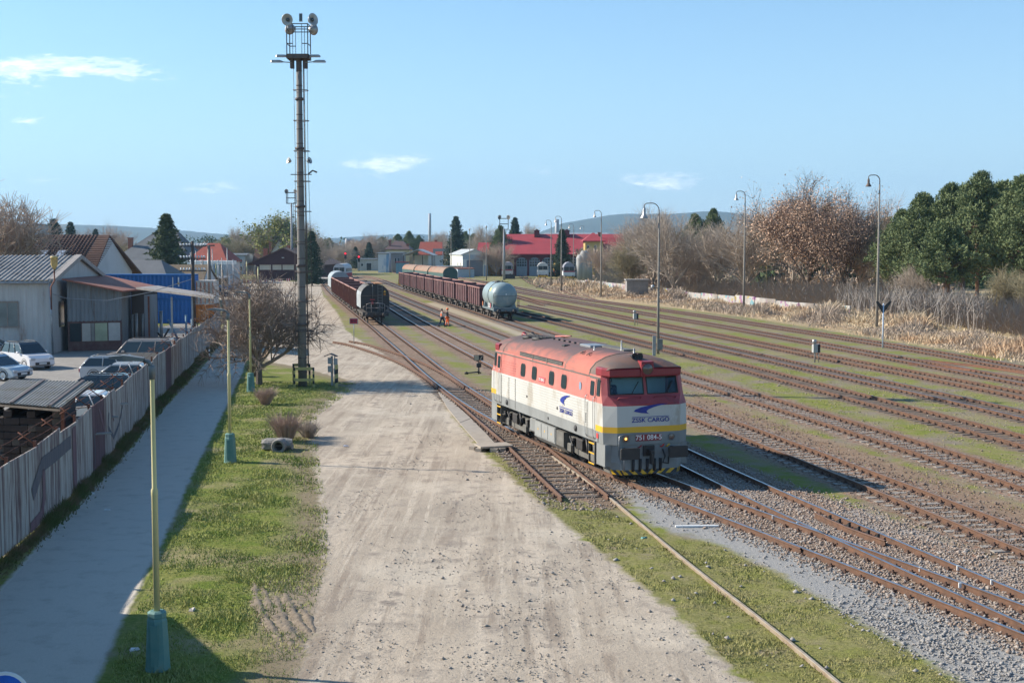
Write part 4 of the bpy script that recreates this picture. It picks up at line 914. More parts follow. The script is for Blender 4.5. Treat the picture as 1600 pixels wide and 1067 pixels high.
for x_ in (-.93, -.4, .4, .93):
    for yy in (-.78, .78): mb.box(x_-.04 if abs(x_) > .5 else x_-.02, x_+.04 if abs(x_) > .5 else x_+.02, yy-.03, yy+.03, 18.83, 20.65)
for z in (19.5, 20.3, 20.6):
    for yy in (-.78, .78): mb.box(-.95 if z > 20 else -.95, .95 if z > 20 else -.4, yy-.02, yy+.02, z, z+.05)
    for x_ in (-.93, .93): mb.box(x_-.02, x_+.02, -.78, .78, z, z+.05)
    if z < 20: mb.box(.4, .95, -.8, -.76, z, z+.05)
mb.v = [(x*.64, y*.64, z) for x, y, z in mb.v]; mb.build('railing', DK, mast)
SILV = mat('lamp_silver', (.42, .41, .40), (.3, .29, .28), scale=4, rough=.4, metal=.4)
def flood(c, yaw, pitch, r_, parent):
    mb = MB(); mb.lathe([(.05*r_, -.55*r_), (.35*r_, -.5*r_), (.55*r_, -.2*r_), (r_, .45*r_), (.95*r_, .47*r_), (.5*r_, .2*r_), (0, .05*r_)], n=18)
    o = mb.build('floodlight', SILV, parent, c); o.rotation_euler = (pitch, 0, yaw)
    mb = MB(); mb.lathe([(0, .2*r_), (.28*r_, .2*r_), (.3*r_, .33*r_), (0, .36*r_)], n=12); mb.build('lens', GLASS, o)
flood((-.5, -.5, 20.85), R(-12), R(100), .34, mast); flood((-.6, .35, 20.5), R(170), R(95), .32, mast)
flood((.8, -.4, 20.85), R(50), R(85), .36, mast); flood((.7, .4, 20.45), R(150), R(80), .33, mast)
mb = MB(); mb.box(.12, .3, -.5, -.4, 20.75, 21.2); o = mb.build('floodlight', SILV, mast); mb = MB(); mb.box(.13, .29, -.51, -.5, 20.78, 21.17); mb.build('lens', GLASS, o)
for s_ in (-1, 1):
    for x_, z, l in ((.45, 18.8, .72), (.75, 18.5, .72)):
        mb = MB(); mb.tube([(s_*.4, -.2, z), (s_*(x_+.15), -.25, z+.03)], .03, 5)
        mb.loft([[(s_*(x_+.1+q*l), -.25+w, z+h) for w, h in ((-.13*k_, 0), (.13*k_, 0), (.1*k_, .13*k_), (-.1*k_, .13*k_))] for q, k_ in ((0, .5), (.25, 1), (.9, 1), (1, .6))]); mb.build('area_light', SILV, mast)
    flood((s_*.55-.02, -.25, 12.95), R(s_*60), R(75), .2, mast)
mb = MB(); mb.box(-.5, .7, -.3, -.24, 12.15, 12.2); mb.tube([(.5, -.25, 12.2), (.75, -.25, 12.4), (1.0, -.25, 12.3)], .05, 5); mb.build('bracket', DK, mast)
# striped guard, cabinet
BLK = mat('guard_black', (.03, .032, .035)); GY = mat('guard_yellow', (.5, .42, .16), (.4, .34, .14), scale=5, rough=.8)
gd = thing('guard_rail', 'black and yellow steel guard frame round the mast foot', 'guard frame', m0)
for x0, x1, yy, zt, zs_ in ((-.62, .32, .55, 1.25, (1.2,)), (-.35, .75, -.75, 1.15, (1.1, .45))):
    for x_ in (x0, x1):
        for q in range(6):
            mb = MB(); mb.box(x_-.05, x_+.05, yy-.05, yy+.05, q*zt/6, (q+1)*zt/6)
            mb.build('post_segment', GY if q % 2 == 0 else BLK, gd)
    for z in zs_: mb = MB(); mb.box(x0+.05, x1-.05, yy-.03, yy+.03, z-.1, z+.06); mb.build('rail_bar', GY, gd)
c0 = G(519, 603); cb = thing('electric_box_post', 'grey post with switch boxes and a small roof left of the dusty lot', 'electric box', c0)
mb = MB(); mb.box(-.06, .06, -.05, .05, 0, 1.75); mb.box(.14, .2, -.04, .04, 0, 1.75); mb.build('post', GALV, cb)
for x_, z, w in ((-.22, 1.3, .26), (-.22, .82, .26), (.12, 1.25, .22), (.12, .7, .18)): mb = MB(); mb.box(x_, x_+w, -.16, -.05, z, z+.36, bev=.02); mb.build('switch_box', GALV, cb)
mb = MB(); mb.prism([(-.42, 1.72), (-.05, 1.86), (.32, 1.72), (.32, 1.76), (-.05, 1.91), (-.42, 1.76)], 'y', -.3, .2); mb.build('small_roof', DK, cb)
sp = thing('striped_post', 'short black and yellow striped post beside the switch boxes', 'bollard', G(526, 606))
for q in range(5):
    mb = MB(); mb.loft([[(-.09, -.05, q*.26), (.09, -.05, q*.26+(.06)), (.09, .05, q*.26+.06), (-.09, .05, q*.26)], [(-.09, -.05, q*.26+.26), (.09, -.05, q*.26+.32), (.09, .05, q*.26+.32), (-.09, .05, q*.26+.26)]]); mb.build('post', GY if q % 2 == 0 else BLK, sp)
# ------------------------------------------------------------------ curved yard lamps
def yard_lamp(px, py, ty, lab, hook=1.0, slim=1.0):
    g = G(px, py); h = CZ+(390-ty)/FPX*g.y; t = thing('yard_lamp', lab, 'lamp post', g, 0, 'curved lamp posts of the yard'); hk = hook
    mb = MB(); mb.lathe([(.15*slim, 0), (.13*slim, h*.4), (.12*slim, h*.4+.05), (.07*slim, h-1)], n=10); mb.build('pole', mat('lamp_post_concrete', (.27, .245, .21), (.17, .15, .13), scale=1.5, rough=.85), t)
    if hk:
        pts = [(0, 0, h-1)]+[(-.55*hk+.55*hk*math.cos(a), 0, h-.6+.55*math.sin(a)) for a in np.linspace(0, PI/2, 6)]+[(-.95*hk, 0, h-.07), (-1.12*hk, 0, h-.2), (-1.12*hk, 0, h-.5)]
        mb = MB(); mb.tube(pts, .05*slim, 6); mb.build('arm', DK, t)
        mb = MB(); mb.lathe([(.07, h-.4), (.12, h-.55), (.12, h-.85), (.3, h-1.15), (.31, h-1.2), (0, h-1.16)], (-1.12*hk, 0, 0), 12); mb.build('lamp_head', SILV if ty > 290 else DK, t)
    else:
        mb = MB(); mb.lathe([(.06, h-1), (.12, h-.6), (.26, h-.3), (.2, h-.1), (0, h)], n=10); mb.build('lamp_head', SILV, t)
    return t
yard_lamp(1370, 513, 274, 'curved lamp post standing in the reeds beside the black Y shaped marker')
yard_lamp(1162, 487, 299, 'curved lamp post in front of the round bare tree by the graffiti wall')
yard_lamp(1028, 553, 317, 'curved lamp post with a box at its foot, right behind the locomotive cab', slim=.75)
yard_lamp(939, 464, 329, 'curved lamp post left of the concrete hut in the reeds')
yard_lamp(877, 455, 338, 'curved lamp post in front of the dark spruce by the depot')
yard_lamp(861, 447, 344, 'curved lamp post between the depot railcars and the black switch')
yard_lamp(896, 437, 350, 'thin curved lamp post beside the red fronted locomotive', slim=.9)
yard_lamp(912, 425, 353, 'thin curved lamp post beside the yellow building', slim=.9)
yard_lamp(734, 434, 357, 'straight lamp post in front of the light blue hut', 0)
yard_lamp(760, 438, 353, 'straight lamp post at the right corner of the white shed', 0)
yard_lamp(705, 430, 361, 'straight lamp post left of the white shed', 0)
b0 = G(1022, 556); t = thing('relay_cabinet', 'narrow grey cabinet and box at the foot of the lamp behind the cab', 'cabinet', b0)
mb = MB(); mb.box(-.12, .12, -.1, .1, 0, 1.5); mb.build('cabinet', GALV, t); mb = MB(); mb.box(.25, .62, -.15, .15, .45, 1.25, bev=.02); mb.build('switch_box', GREYM, t)
sm = thing('siren_lamp', 'small round loudspeaker on a bracket of the lamp behind the cab', 'loudspeaker', G(1028, 553)+Vector((-.45, -.1, 4.9)))
mb = MB(); mb.lathe([(0, .05), (.1, .07), (.15, .2), (.1, .33), (0, .36)], n=12); mb.build('globe', SILV, sm); mb = MB(); mb.tube([(.4, 0, .1), (0, 0, .1)], .03, 5); mb.build('bracket', DK, sm)
def dwarf(px, py, h, lab, rz=.3):
    t = thing('dwarf_signal', lab, 'signal', G(px, py), rz); mb = MB(); mb.lathe([(.05, 0), (.05, .8*h)], n=8); mb.lathe([(.03, 0), (.03, .8*h)], (.3, 0, 0), 6); mb.build('post', GALV, t)
    mb = MB(); mb.box(-.18, .16, -.12, .12, .42*h, h*.78, bev=.02); mb.build('signal_box', mat('signal_grey', (.45, .45, .43), (.3, .3, .28), scale=5), t)
    for q in range(3): mb = MB(); mb.lathe([(.09, 0), (.11, .22), (.1, .22), (0, .05)], n=10, ax='x'); mb.build('hood', BLACK, t, (.15, 0, h*(.48+q*.12)))
    mb = MB(); mb.lathe([(.06, h*.78), (.15, h*.85), (.15, h*.98), (.05, h)], (-.06, 0, 0), 10); mb.build('top_lamp', SILV, t)
dwarf(1273, 566, 1.62, 'grey dwarf signal between the tracks right of the locomotive')
dwarf(992, 508, 1.55, 'grey dwarf signal above the locomotive roof, left of the lamp post')
# marker, red sign, switch lantern, far signals
t = thing('track_marker', 'black Y shaped marker on a white and blue pole by the reeds', 'marker', G(1379, 544)); mb = MB(); mb.lathe([(.06, 0), (.06, 3.6)], n=8); mb.build('pole', mat('pole_white_blue', (.55, .6, .65), (.35, .45, .6), scale=1.2), t)
for s_ in (-1, 1): mb = MB(); mb.loft([[(s_*.02, y_, 2.75), (s_*.02, y_, 3.35), (s_*.5, y_, 3.8), (s_*.62, y_, 3.72)] for y_ in (-.03, .03)]); mb.build('blade', BLACK, t)
t = thing('red_sign', 'small red sign board on a post beside the curved side track', 'sign', G(553, 537)); mb = MB(); mb.lathe([(.035, 0), (.035, 2.1)], n=6); mb.build('post', GALV, t)
mb = MB(); mb.box(-.36, .36, -.03, .03, 1.65, 2.15); bd = mb.build('board', GALV, t); mb = MB(); mb.box(-.31, .31, -.04, -.03, 1.7, 2.1); mb.build('face', mat('sign_red', (.42, .02, .04)), bd)
mb = MB()
for q in range(4): mb.box(-.25+q*.13, -.17+q*.13, -.045, -.04, 1.78, 2.02)
mb.build('marks', mat('sign_dark', (.08, .01, .03)), bd)
t = thing('switch_lantern', 'black switch lantern with a cream arrow plate left of the locomotive', 'switch lantern', G(748, 584), .2); mb = MB(); mb.lathe([(.05, 0), (.05, .5)], n=8); mb.tube([(-.75, 0, .08), (0, 0, .12), (.15, 0, .05)], .05, 6); mb.lathe([(.12, 0), (.13, .12), (0, .16)], (-.8, 0, 0), 8); mb.build('stand', BLACK, t)
mb = MB(); mb.box(-.14, .14, -.12, .12, .42, .68, bev=.02); mb.build('lantern', BLACK, t); mb = MB(); mb.box(-.3, .3, -.02, .02, .86, 1.2); pl_ = mb.build('plate', BLACK, t)
mb = MB(); mb.add([(-.28, -.025, .88), (0, -.025, .88), (.0, -.025, 1.18), (-.28, -.025, 1.18)], [(0, 1, 2, 3)]); mb.add([(.06, -.025, .9), (.2, -.025, 1.14), (.26, -.025, 1.14), (.12, -.025, .9)], [(0, 1, 2, 3)]); mb.build('arrow', mat('cream', (.5, .42, .3)), pl_, fix=False); mb = MB(); mb.tube([(0, 0, .66), (0, 0, .9)], .03, 5); mb.build('stem', BLACK, t)
for x, y, ty, lab, red in ((561,424,400,'far red signal in front of the small white building', 1), (540,424,395,'far red signal right above the white and red railcar', 1), (592,424,396,'dark far signal left of the white and blue building', 0), (846,432,411,'dark signal standing between the depot railcars', 0)):
    g = G(x, y); h = CZ+(390-ty)/FPX*g.y; t = thing('far_signal', lab, 'signal', g); mb = MB(); mb.lathe([(.12, 0), (.1, h-1.5)], n=6); mb.build('post', DK, t); mb = MB(); mb.box(-.4, .4, -.2, .2, h-2.2, h+.3, bev=.1); hd = mb.build('signal_head', BLACK, t)
    if red: mb = MB(); mb.lathe([(.0, 0), (.32, .02)], n=10, caps=False); o = mb.build('red_light', emim('signal_red', (1, .02, .04), 1.3), hd, (0, -.23, h-.3)); o.rotation_euler = (PI/2, 0, 0)
for i, (x, w, y0, y1, dp) in enumerate(((457,3,437,300,336),(787.5,3,438,340,333))):
    h = CZ+(390-y1)/FPX*dp; t = thing('lattice_mast', ['slender steel floodlight mast behind the tall concrete one', 'floodlight mast with a square basket in front of the pine by the depot'][i], 'light mast', (D(x, dp), dp, 0)); mb = MB(); mb.lathe([(.38, 0), (.22, h-3)], n=8); mb.build('pole', mat('mast_grey', (.3, .31, .32), (.22, .22, .22), scale=1), t)
    mb = MB(); 
    for x_ in (-1.1, 1.1):
        for y_ in (-1, 1): mb.box(x_-.08, x_+.08, y_-.08, y_+.08, h-3.2, h-.3)
    for z in (h-3.2, h-1.8, h-.4): mb.box(-1.2, 1.2, -1.08, -.94, z, z+.14); mb.box(-1.2, 1.2, .94, 1.08, z, z+.14); mb.box(-1.2, -1.05, -1, 1, z, z+.14); mb.box(1.05, 1.2, -1, 1, z, z+.14)
    mb.build('basket', DK, t)
    for s_ in (-1, 1):
        flood((s_*1.3, -.5, h), R(-s_*40), R(95), .6, t)
    if i == 0:
        mb = MB()
        for z in np.arange(1, h-3, 1.0): mb.box(.5, 1.1, -.05, .05, z, z+.08)
        mb.box(.5, .58, -.05, .05, 0, h-3); mb.box(1.02, 1.1, -.05, .05, 0, h-3); mb.build('ladder', DK, t)
# wooden telegraph poles left
WP = mat('pole_wood', (.085, .065, .055), (.05, .04, .035), scale=3, rough=.95, stretch=(3, 3, .4))
for i, (x, y, ty, r_) in enumerate(((303,516,377,.18), (328,486,383,.24), (318,470,405,.12), (347,455,415,.12), (349,505,421,.13))):
    g = G(x, y); h = CZ+(390-ty)/FPX*g.y; t = thing('telegraph_pole', ['dark wooden telegraph pole with rows of insulators by the blue containers', 'thick concrete telegraph pole right of the insulator pole', 'thin pole between the two telegraph poles', 'grey thin pole beside the bus stop', 'grey thin pole left of the bare apple tree'][i], 'utility pole', g)
    mb = MB(); mb.lathe([(r_*1.2, 0), (r_*.75, h)], n=8); mb.build('pole', WP if i == 0 else mat('pole_grey_wood', (.2, .18, .15), (.13, .11, .1), scale=2, stretch=(2, 2, .3)), t)
    if i == 0:
        for z in (h-.5, h-1.7, h-2.9):
            mb = MB(); mb.box(-1.3, 1.3, -.05, .05, z-.05, z+.05); arm = mb.build('crossarm', WP, t)
            for q in (-1.15, -.85, -.55, -.28, .3, .6, .9, 1.15): mb = MB(); mb.lathe([(.05, 0), (.09, .08), (.09, .22), (0, .26)], n=6); mb.build('insulator', mat('porcelain', (.7, .7, .7), rough=.3), arm, (q, 0, z+.05))
    if i == 1: mb = MB(); mb.box(-.75, .75, -.1, .1, h-.15, h+.02); mb.build('crossarm', DK, t)
# cable slung across the front of the annex, left of the path
a = G(303, 516)+Vector((0, 0, 10.2)); b = Vector((-26, 60, 7.0)); mb = MB(); mb.tube([Vector((-36.2, 97, 5.0)), Vector((-34, 97.5, 4.2)), Vector((-31, 98, 4.0)), Vector((-28, 99, 4.6)), Vector((-25, 100, 5.6))], .025, 4)
tag(mb.build('hanging_cable', [GALV]), 'pale cable sagging across the front of the brown roofed annex', 'cable')

# ------------------------------------------------------------------ rolling stock
OX = mat('oxide_red', (.17, .062, .045), (.09, .045, .04), scale=1.4, rough=.85, stretch=(1, 1, .35), contrast=.14, c3=(.24, .15, .12), s3=1.6, t3=.63)
OX2 = mat('oxide_brown', (.13, .05, .052), (.065, .035, .036), scale=1.6, rough=.85, stretch=(1, 1, .35), contrast=.14, c3=(.27, .16, .14), s3=1.4, t3=.64)
OXT = mat('oxide_pink_rim', (.36, .19, .16), (.25, .12, .1), scale=2, rough=.8)
RG_ = mat('running_gear', (.05, .045, .042), (.085, .07, .06), scale=3, rough=.9)
def bogie(parent, cx, axles=(-.9, .9), half=1.4):
    mb = MB()
    for s in (-1, 1): mb.prism([(cx-half, .5), (cx+half, .5), (cx+half*.8, .75), (cx+.3, .85), (cx-.3, .85), (cx-half*.8, .75)], 'y', s*.95-.06, s*.95+.06)
    mb.v = [(p[0], p[1], p[2]) for p in [(v[0], v[1], v[2]) for v in mb.v]]
    mb.box(cx-.2, cx+.2, -1, 1, .6, .95); b_ = mb.build('bogie', RG_, parent)
    for a_ in axles:
        for s in (-1, 1):
            w = MB(); w.lathe([(0, .66), (.38, .66), (.46, .68), (.46, .8), (.36, .82), (0, .82)], (cx+a_, 0, .46), 14, ax='y'); w.v = [(a, s*b, c) for a, b, c in w.v]; w.build('wheel', RG_, b_)
def prism_xz(mb, poly, y0, y1, mi=0): mb.loft([[(x, y0, z) for x, z in poly], [(x, y1, z) for x, z in poly]], mi); return mb
def buffers(parent, L_, m_=None):
    for sx in (-1, 1):
        for s in (-1, 1):
            mb = MB(); mb.lathe([(.1, L_), (.1, L_+.4), (.24, L_+.42), (.24, L_+.48), (0, L_+.5)], (0, s*.88, .98), 12, ax='x'); mb.v = [(sx*a, b, c) for a, b, c in mb.v]; mb.build('buffer', m_ or RG_, parent)
        mb = MB(); mb.box(*sorted((sx*L_, sx*(L_+.3))), -.08, .08, .85, 1.05); mb.build('coupling', RG_, parent)
def open_wagon(label, body, L_, group, ribs=7):
    t = thing('open_wagon', label, 'freight wagon', group=group); h = L_/2
    mb = MB(); z0, z1, w, th = 1.15, 3.2, 1.42, .06
    for s in (-1, 1): mb.box(-h, h, *sorted((s*w, s*(w-th))), z0, z1)
    mb.box(-h, -h+th, -w+th, w-th, z0, z1); mb.box(h-th, h, -w+th, w-th, z0, z1); mb.box(-h+th, h-th, -w+th, w-th, z0, z0+.08)
    mb.build('body', body, t)
    mb = MB()
    for s in (-1, 1):
        for k in range(ribs+1):
            x = -h+.06+k*(L_-.12)/ribs
            mb.box(x-.06, x+.06, *sorted((s*w, s*(w+.09))), z0-.1, z1-.05)
    for k in range(5):
        y = -w+.15+k*(2*w-.3)/4
        for sx in (-1, 1): mb.box(*sorted((sx*h, sx*(h+.07))), y-.05, y+.05, z0, z1-.05)
    mb.build('ribs', body, t)
    mb = MB()
    for s in (-1, 1): mb.box(-h-.05, h+.05, *sorted((s*(w-.06), s*(w+.1))), z1, z1+.1)
    for sx in (-1, 1): mb.box(*sorted((sx*(h-.06), sx*(h+.08))), -w+.06, w-.06, z1, z1+.1)
    mb.build('top_rim', OXT, t)
    mb = MB(); mb.box(-h, h, -1.3, 1.3, .95, 1.15); mb.build('underframe', RG_, t)
    for sx in (-1, 1): bogie(t, sx*(h-2.2), (-.85, .85), 1.25)
    buffers(t, h); return t
W1 = open_wagon('rust brown open wagon coupled behind the dark hopper wagon', OX, 12.0, 'open wagons of the left train')
def place(o, k, y0, dist, flip=False):
    p, a = walk(k, y0, dist); o.location = (p.x, p.y, ZT); o.rotation_euler = (0, 0, a+(PI if flip else 0)); return o
place(W1, 't9', 133.5, 8.9+6.2)
ords = ['second', 'third', 'fourth', 'fifth', 'sixth', 'seventh', 'eighth', 'ninth']
for i in range(1, 5):
    c = copy_tree(W1, (0, 0, 0), 0, ords[i-1]+' rust brown open wagon counted from the dark hopper wagon' if i < 4 else 'last rust brown open wagon of the left train, next to the grey van'); place(c, 't9', 133.5, 8.9+6.2+i*13.3)
W2 = open_wagon('dark red open wagon coupled directly behind the grey tank wagon', OX2, 10.3, 'open wagons of the right train', 6)
place(W2, 't6', 140.5, 10+5.6)
for i in range(1, 9):
    c = copy_tree(W2, (0, 0, 0), 0, ords[i-1]+' dark red open wagon counted from the grey tank wagon' if i < 8 else 'last dark red open wagon of the right train, beside the small yellow box'); place(c, 't6', 140.5, 15.6+i*11.5)
    if i % 3 == 1: c.children[0]  # shared meshes
mb = MB(); mb.box(-.3, .3, -.3, .3, .9, 2.2); g_ = walk('t6', 140.5, 15.6+8*11.5+6)[0]; tag(mb.build('yellow_box', YEL, None, (g_.x-1.2, g_.y, 0)), 'small yellow box at the far end of the right goods train', 'box')
# hopper wagon at the head of the left train
t = thing('hopper_wagon', 'dark hopper wagon with rounded roof and end platform heading the left train', 'freight wagon'); HB = mat('hopper_end', (.022, .022, .024), (.04, .034, .03), scale=1.3, rough=.6); HS = mat('hopper_side', (.27, .30, .33), (.36, .38, .39), scale=1, rough=.7, stretch=(1, 1, .4), c3=(.12, .12, .13), s3=.8)
prof = [(-1.5, 1.6), (-1.5, 2.95), (-1.42, 3.3), (-1.2, 3.65), (-.85, 3.95), (-.4, 4.1), (0, 4.13), (.4, 4.1), (.85, 3.95), (1.2, 3.65), (1.42, 3.3), (1.5, 2.95), (1.5, 1.6), (.8, 1.15), (-.8, 1.15)]
mb = MB(); mb.loft([[(x, y, z) for y, z in prof] for x in (-3.5, 3.45)], mi=0, caps=False, sm=False); mb.add([(3.45, y, z) for y, z in prof], [tuple(range(15))], 1); mb.add([(-3.5, y, z) for y, z in prof], [tuple(range(15))], 1)
for i_, f in enumerate(mb.f[:15]): mb.m[i_] = 2 if 2 <= i_ <= 9 else (1 if i_ > 11 else 0)
mb.build('body', [HS, HB, mat('hopper_roof', (.085, .08, .075), (.14, .13, .12), scale=1, rough=.7)], t)
mb = MB(); mb.loft([[(x, y*1.02, 1.4+(z-1.4)*1.015) for y, z in prof[:13]] for x in (3.4, 3.5)], closed=False); mb.build('end_rim', HB, t)
mb = MB(); mb.box(3.5, 3.54, -1.5, 1.5, 2.86, 2.94); mb.build('end_bar', DK, t)
mb = MB(); mb.box(-3.2, 3.3, -.75, -.1, 4.14, 4.2); mb.build('roof_walkway', DK, t); mb = MB(); mb.box(-3.0, 3.45, .0, .85, 4.12, 4.19); mb.build('roof_hatch', mat('hatch_orange', (.45, .2, .05), (.25, .12, .06), scale=2), t)
mb = MB()
for y_ in (.3, .75): mb.box(3.56, 3.6, y_-.025, y_+.025, 1.2, 4.1)
for z in np.arange(1.4, 4.1, .32): mb.box(3.56, 3.6, .3, .75, z, z+.04)
mb.build('ladder', GREYM, t)
mb = MB(); mb.tube([(3.6, -.25, 4.1), (3.6, -.25, 2.6)], .04, 6); mb.build('pipe', GREYM, t)
mb = MB(); mb.lathe([(0, 0), (.16, .02), (.16, .05), (0, .06)], n=10, ax='x'); mb.box(0, .05, -.25, .25, .3, .38); mb.build('red_valve', mat('valve_red', (.5, .06, .05)), t, (3.6, -.3, 2.15))
mb = MB(); mb.add([(3.61, 0, 0), (3.61, .26, 0), (3.61, .13, .24)], [(0, 1, 2)]); mb.build('warning_triangle', YEL, t, (-.02, .88, 3.25), fix=False); mb = MB(); mb.box(3.58, 3.6, .9, 1.12, 2.95, 3.15); mb.build('warning_label', mat('label_orange', (.5, .2, .02)), t)
mb = MB(); mb.box(-4.2, 4.25, -1.35, 1.35, .95, 1.15); mb.box(4.0, 4.3, -1.35, 1.35, .8, 1.2); mb.build('underframe', RG_, t)
for s in (-1, 1):
    mb = MB(); mb.tube([(4.2, s*.95, 1.2), (4.2, s*.95, 2.05), (4.2, s*.6, 2.15), (4.2, 0, 2.15)], .035, 6); mb.tube([(4.2, s*1.3, 1.2), (4.2, s*1.3, 1.8), (4.2, s*1.05, 1.85)], .035, 6); mb.tube([(4.2, s*.95, 1.65), (4.2, 0, 1.65)], .025, 5); mb.tube([(4.2, s*.45, 1.2), (4.2, s*.45, 2.1)], .025, 5); mb.build('platform_rail', mat('rail_grey', (.3, .3, .31), (.2, .15, .12), scale=4), t)
bogie(t, 2.6, (0,), .9); bogie(t, -2.6, (0,), .9); buffers(t, 4.3)
place(t, 't9', 133.5, 4.4)
# grey covered van closing the left train
t = thing('covered_wagon', 'grey round roofed covered wagon at the far end of the left train', 'freight wagon'); mb = MB(); mb.loft([[(x, y, z) for y, z in prof] for x in (-6.5, 6.5)]); mb.build('body', mat('van_grey', (.30, .34, .36), (.24, .27, .28), scale=1, rough=.6), t); mb = MB(); mb.box(-6.5, 6.5, -1.3, 1.3, .95, 1.15); mb.build('underframe', RG_, t)
for s in (-1, 1): bogie(t, s*4.3)
buffers(t, 6.5); place(t, 't9', 133.5, 8.9+5*13.3+7.5)
# tank wagon
TG = mat('tank_grey', (.25, .32, .33), (.19, .25, .26), scale=.9, rough=.42, contrast=.25, c3=(.3, .33, .32), s3=1.2)
t = thing('tank_wagon', 'grey blue tank wagon with a yellow label heading the right train', 'freight wagon')
mb = MB(); R_ = 1.46; pr = [(0, -4.1), (.6, -4.05), (1.05, -3.9), (1.32, -3.65), (R_, -3.3), (R_, 3.3), (1.32, 3.65), (1.05, 3.9), (.6, 4.05), (0, 4.1)]; mb.lathe(pr, (0, 0, 2.62), 40, ax='x', caps=False); mb.build('tank', TG, t)
mb = MB(); mb.lathe([(R_+.01, -.06), (R_+.045, -.06), (R_+.045, .06), (R_+.01, .06)], (1.0, 0, 2.62), 32, ax='x', caps=False); mb.box(.7, 1.3, -.5, .5, 4.07, 4.12); mb.box(.6, .8, -.9, .9, 4.05, 4.1); mb.build('walkway', BLACK, t)
mb = MB(); mb.lathe([(.35, 4.0), (.35, 4.16), (0, 4.2)], (-1.2, 0, 0), 14); mb.lathe([(.12, 4.0), (.12, 4.25), (0, 4.3)], (1.9, 0, 0), 10); mb.build('dome', DGREY, t)
mb = MB(); mb.add([(x, -R_*math.cos(a)-.012, 2.62+R_*math.sin(a)) for x, a in ((1.5, .35), (2.35, .35), (2.35, .62), (1.5, .62))], [(0, 1, 2, 3)]); mb.build('yellow_label', mat('label_yellow', (.72, .7, .12)), t, fix=False)
mb = MB(); mb.lathe([(0, 4.115), (.09, 4.11)], (0, .1, 2.8), 10, ax='x', caps=False); mb.build('white_mark', WHITE, t)
mb = MB(); mb.box(-4.4, 4.4, -1.3, 1.3, .98, 1.2); mb.box(4.2, 4.6, -1.4, 1.4, .9, 1.35, bev=.03); mb.build('underframe', mat('tank_frame', (.13, .17, .18), (.09, .11, .12), scale=2), t)
for x_ in (-3.0, 3.1): mb = MB(); mb.prism([(-1.35, 1.2), (1.35, 1.2), (1.2, 2.0), (.8, 1.6), (-.8, 1.6), (-1.2, 2.0)], 'x', x_-.15, x_+.15); mb.build('saddle', TG, t)
mb = MB(); mb.tube([(4.15, -1.3, 1.3), (4.15, -1.3, 2.85), (4.15, -1.1, 2.95)], .04, 6); mb.tube([(4.3, -1.2, 2.6), (4.3, 1.2, 2.6)], .02, 5); mb.tube([(4.3, -1.2, 2.6), (4.3, -1.2, 1.3)], .02, 5); mb.tube([(4.3, 1.35, 1.3), (4.3, 1.35, 2.4), (3.7, 1.6, 2.4), (3.7, 1.6, 1.3)], .03, 5); mb.tube([(4.3, 1.35, 1.9), (3.7, 1.6, 1.9)], .02, 5); mb.build('railing', BLACK, t)
for x_, m_ in ((-3.4, mat('card_orange', (.6, .2, .08))), (1.9, WHITE), (2.4, mat('card_red', (.5, .08, .1))), (.9, WHITE)): mb = MB(); mb.box(x_-.18, x_+.18, -1.42, -1.38, 1.25, 1.75); mb.build('card', m_, t)
bogie(t, 2.8, (-.8, .8), 1.2); bogie(t, -2.8, (-.8, .8), 1.2); buffers(t, 4.6, BLACK); place(t, 't6', 140.5, 5.0)
# long round-topped wagons behind
c1 = Vector((-12.3, 258)); c2 = Vector((-27.0, 322)); dv = (c2-c1).normalized()
t = thing('covered_wagon', 'rusty round topped wagon with a green end behind the right train', 'freight wagon', group='round topped wagons behind the right train'); GR = mat('wagon_green', (.035, .085, .075), (.05, .09, .08), scale=1, rough=.6)
mb = MB(); mb.loft([[(x, y, z) for y, z in prof] for x in (-9.3, 9.3)]); mb.build('body', GR, t); mb = MB(); mb.loft([[(x, y*1.02, 1.3+(z-1.3)*1.02) for y, z in prof[1:12]] for x in (-9.4, 9.2)], closed=False, sm=True); mb.build('roof', mat('rust_roof', (.29, .17, .11), (.2, .15, .11), scale=.5, rough=.8, c3=(.26, .09, .04), s3=.3), t); mb = MB(); mb.box(-9.3, 9.3, -1.2, 1.2, .6, 1.2); mb.build('underframe', RG_, t)
for i in range(3):
    p = c1+dv*(9.8+i*20); o = t if i == 0 else copy_tree(t, (0, 0, 0), 0, ['middle rusty round topped wagon of the three behind the right train', 'farthest round topped wagon, nearest to the carport roof'][i-1]); o.location = (p.x, p.y, ZT); o.rotation_euler = (0, 0, math.atan2(-dv.y, -dv.x))
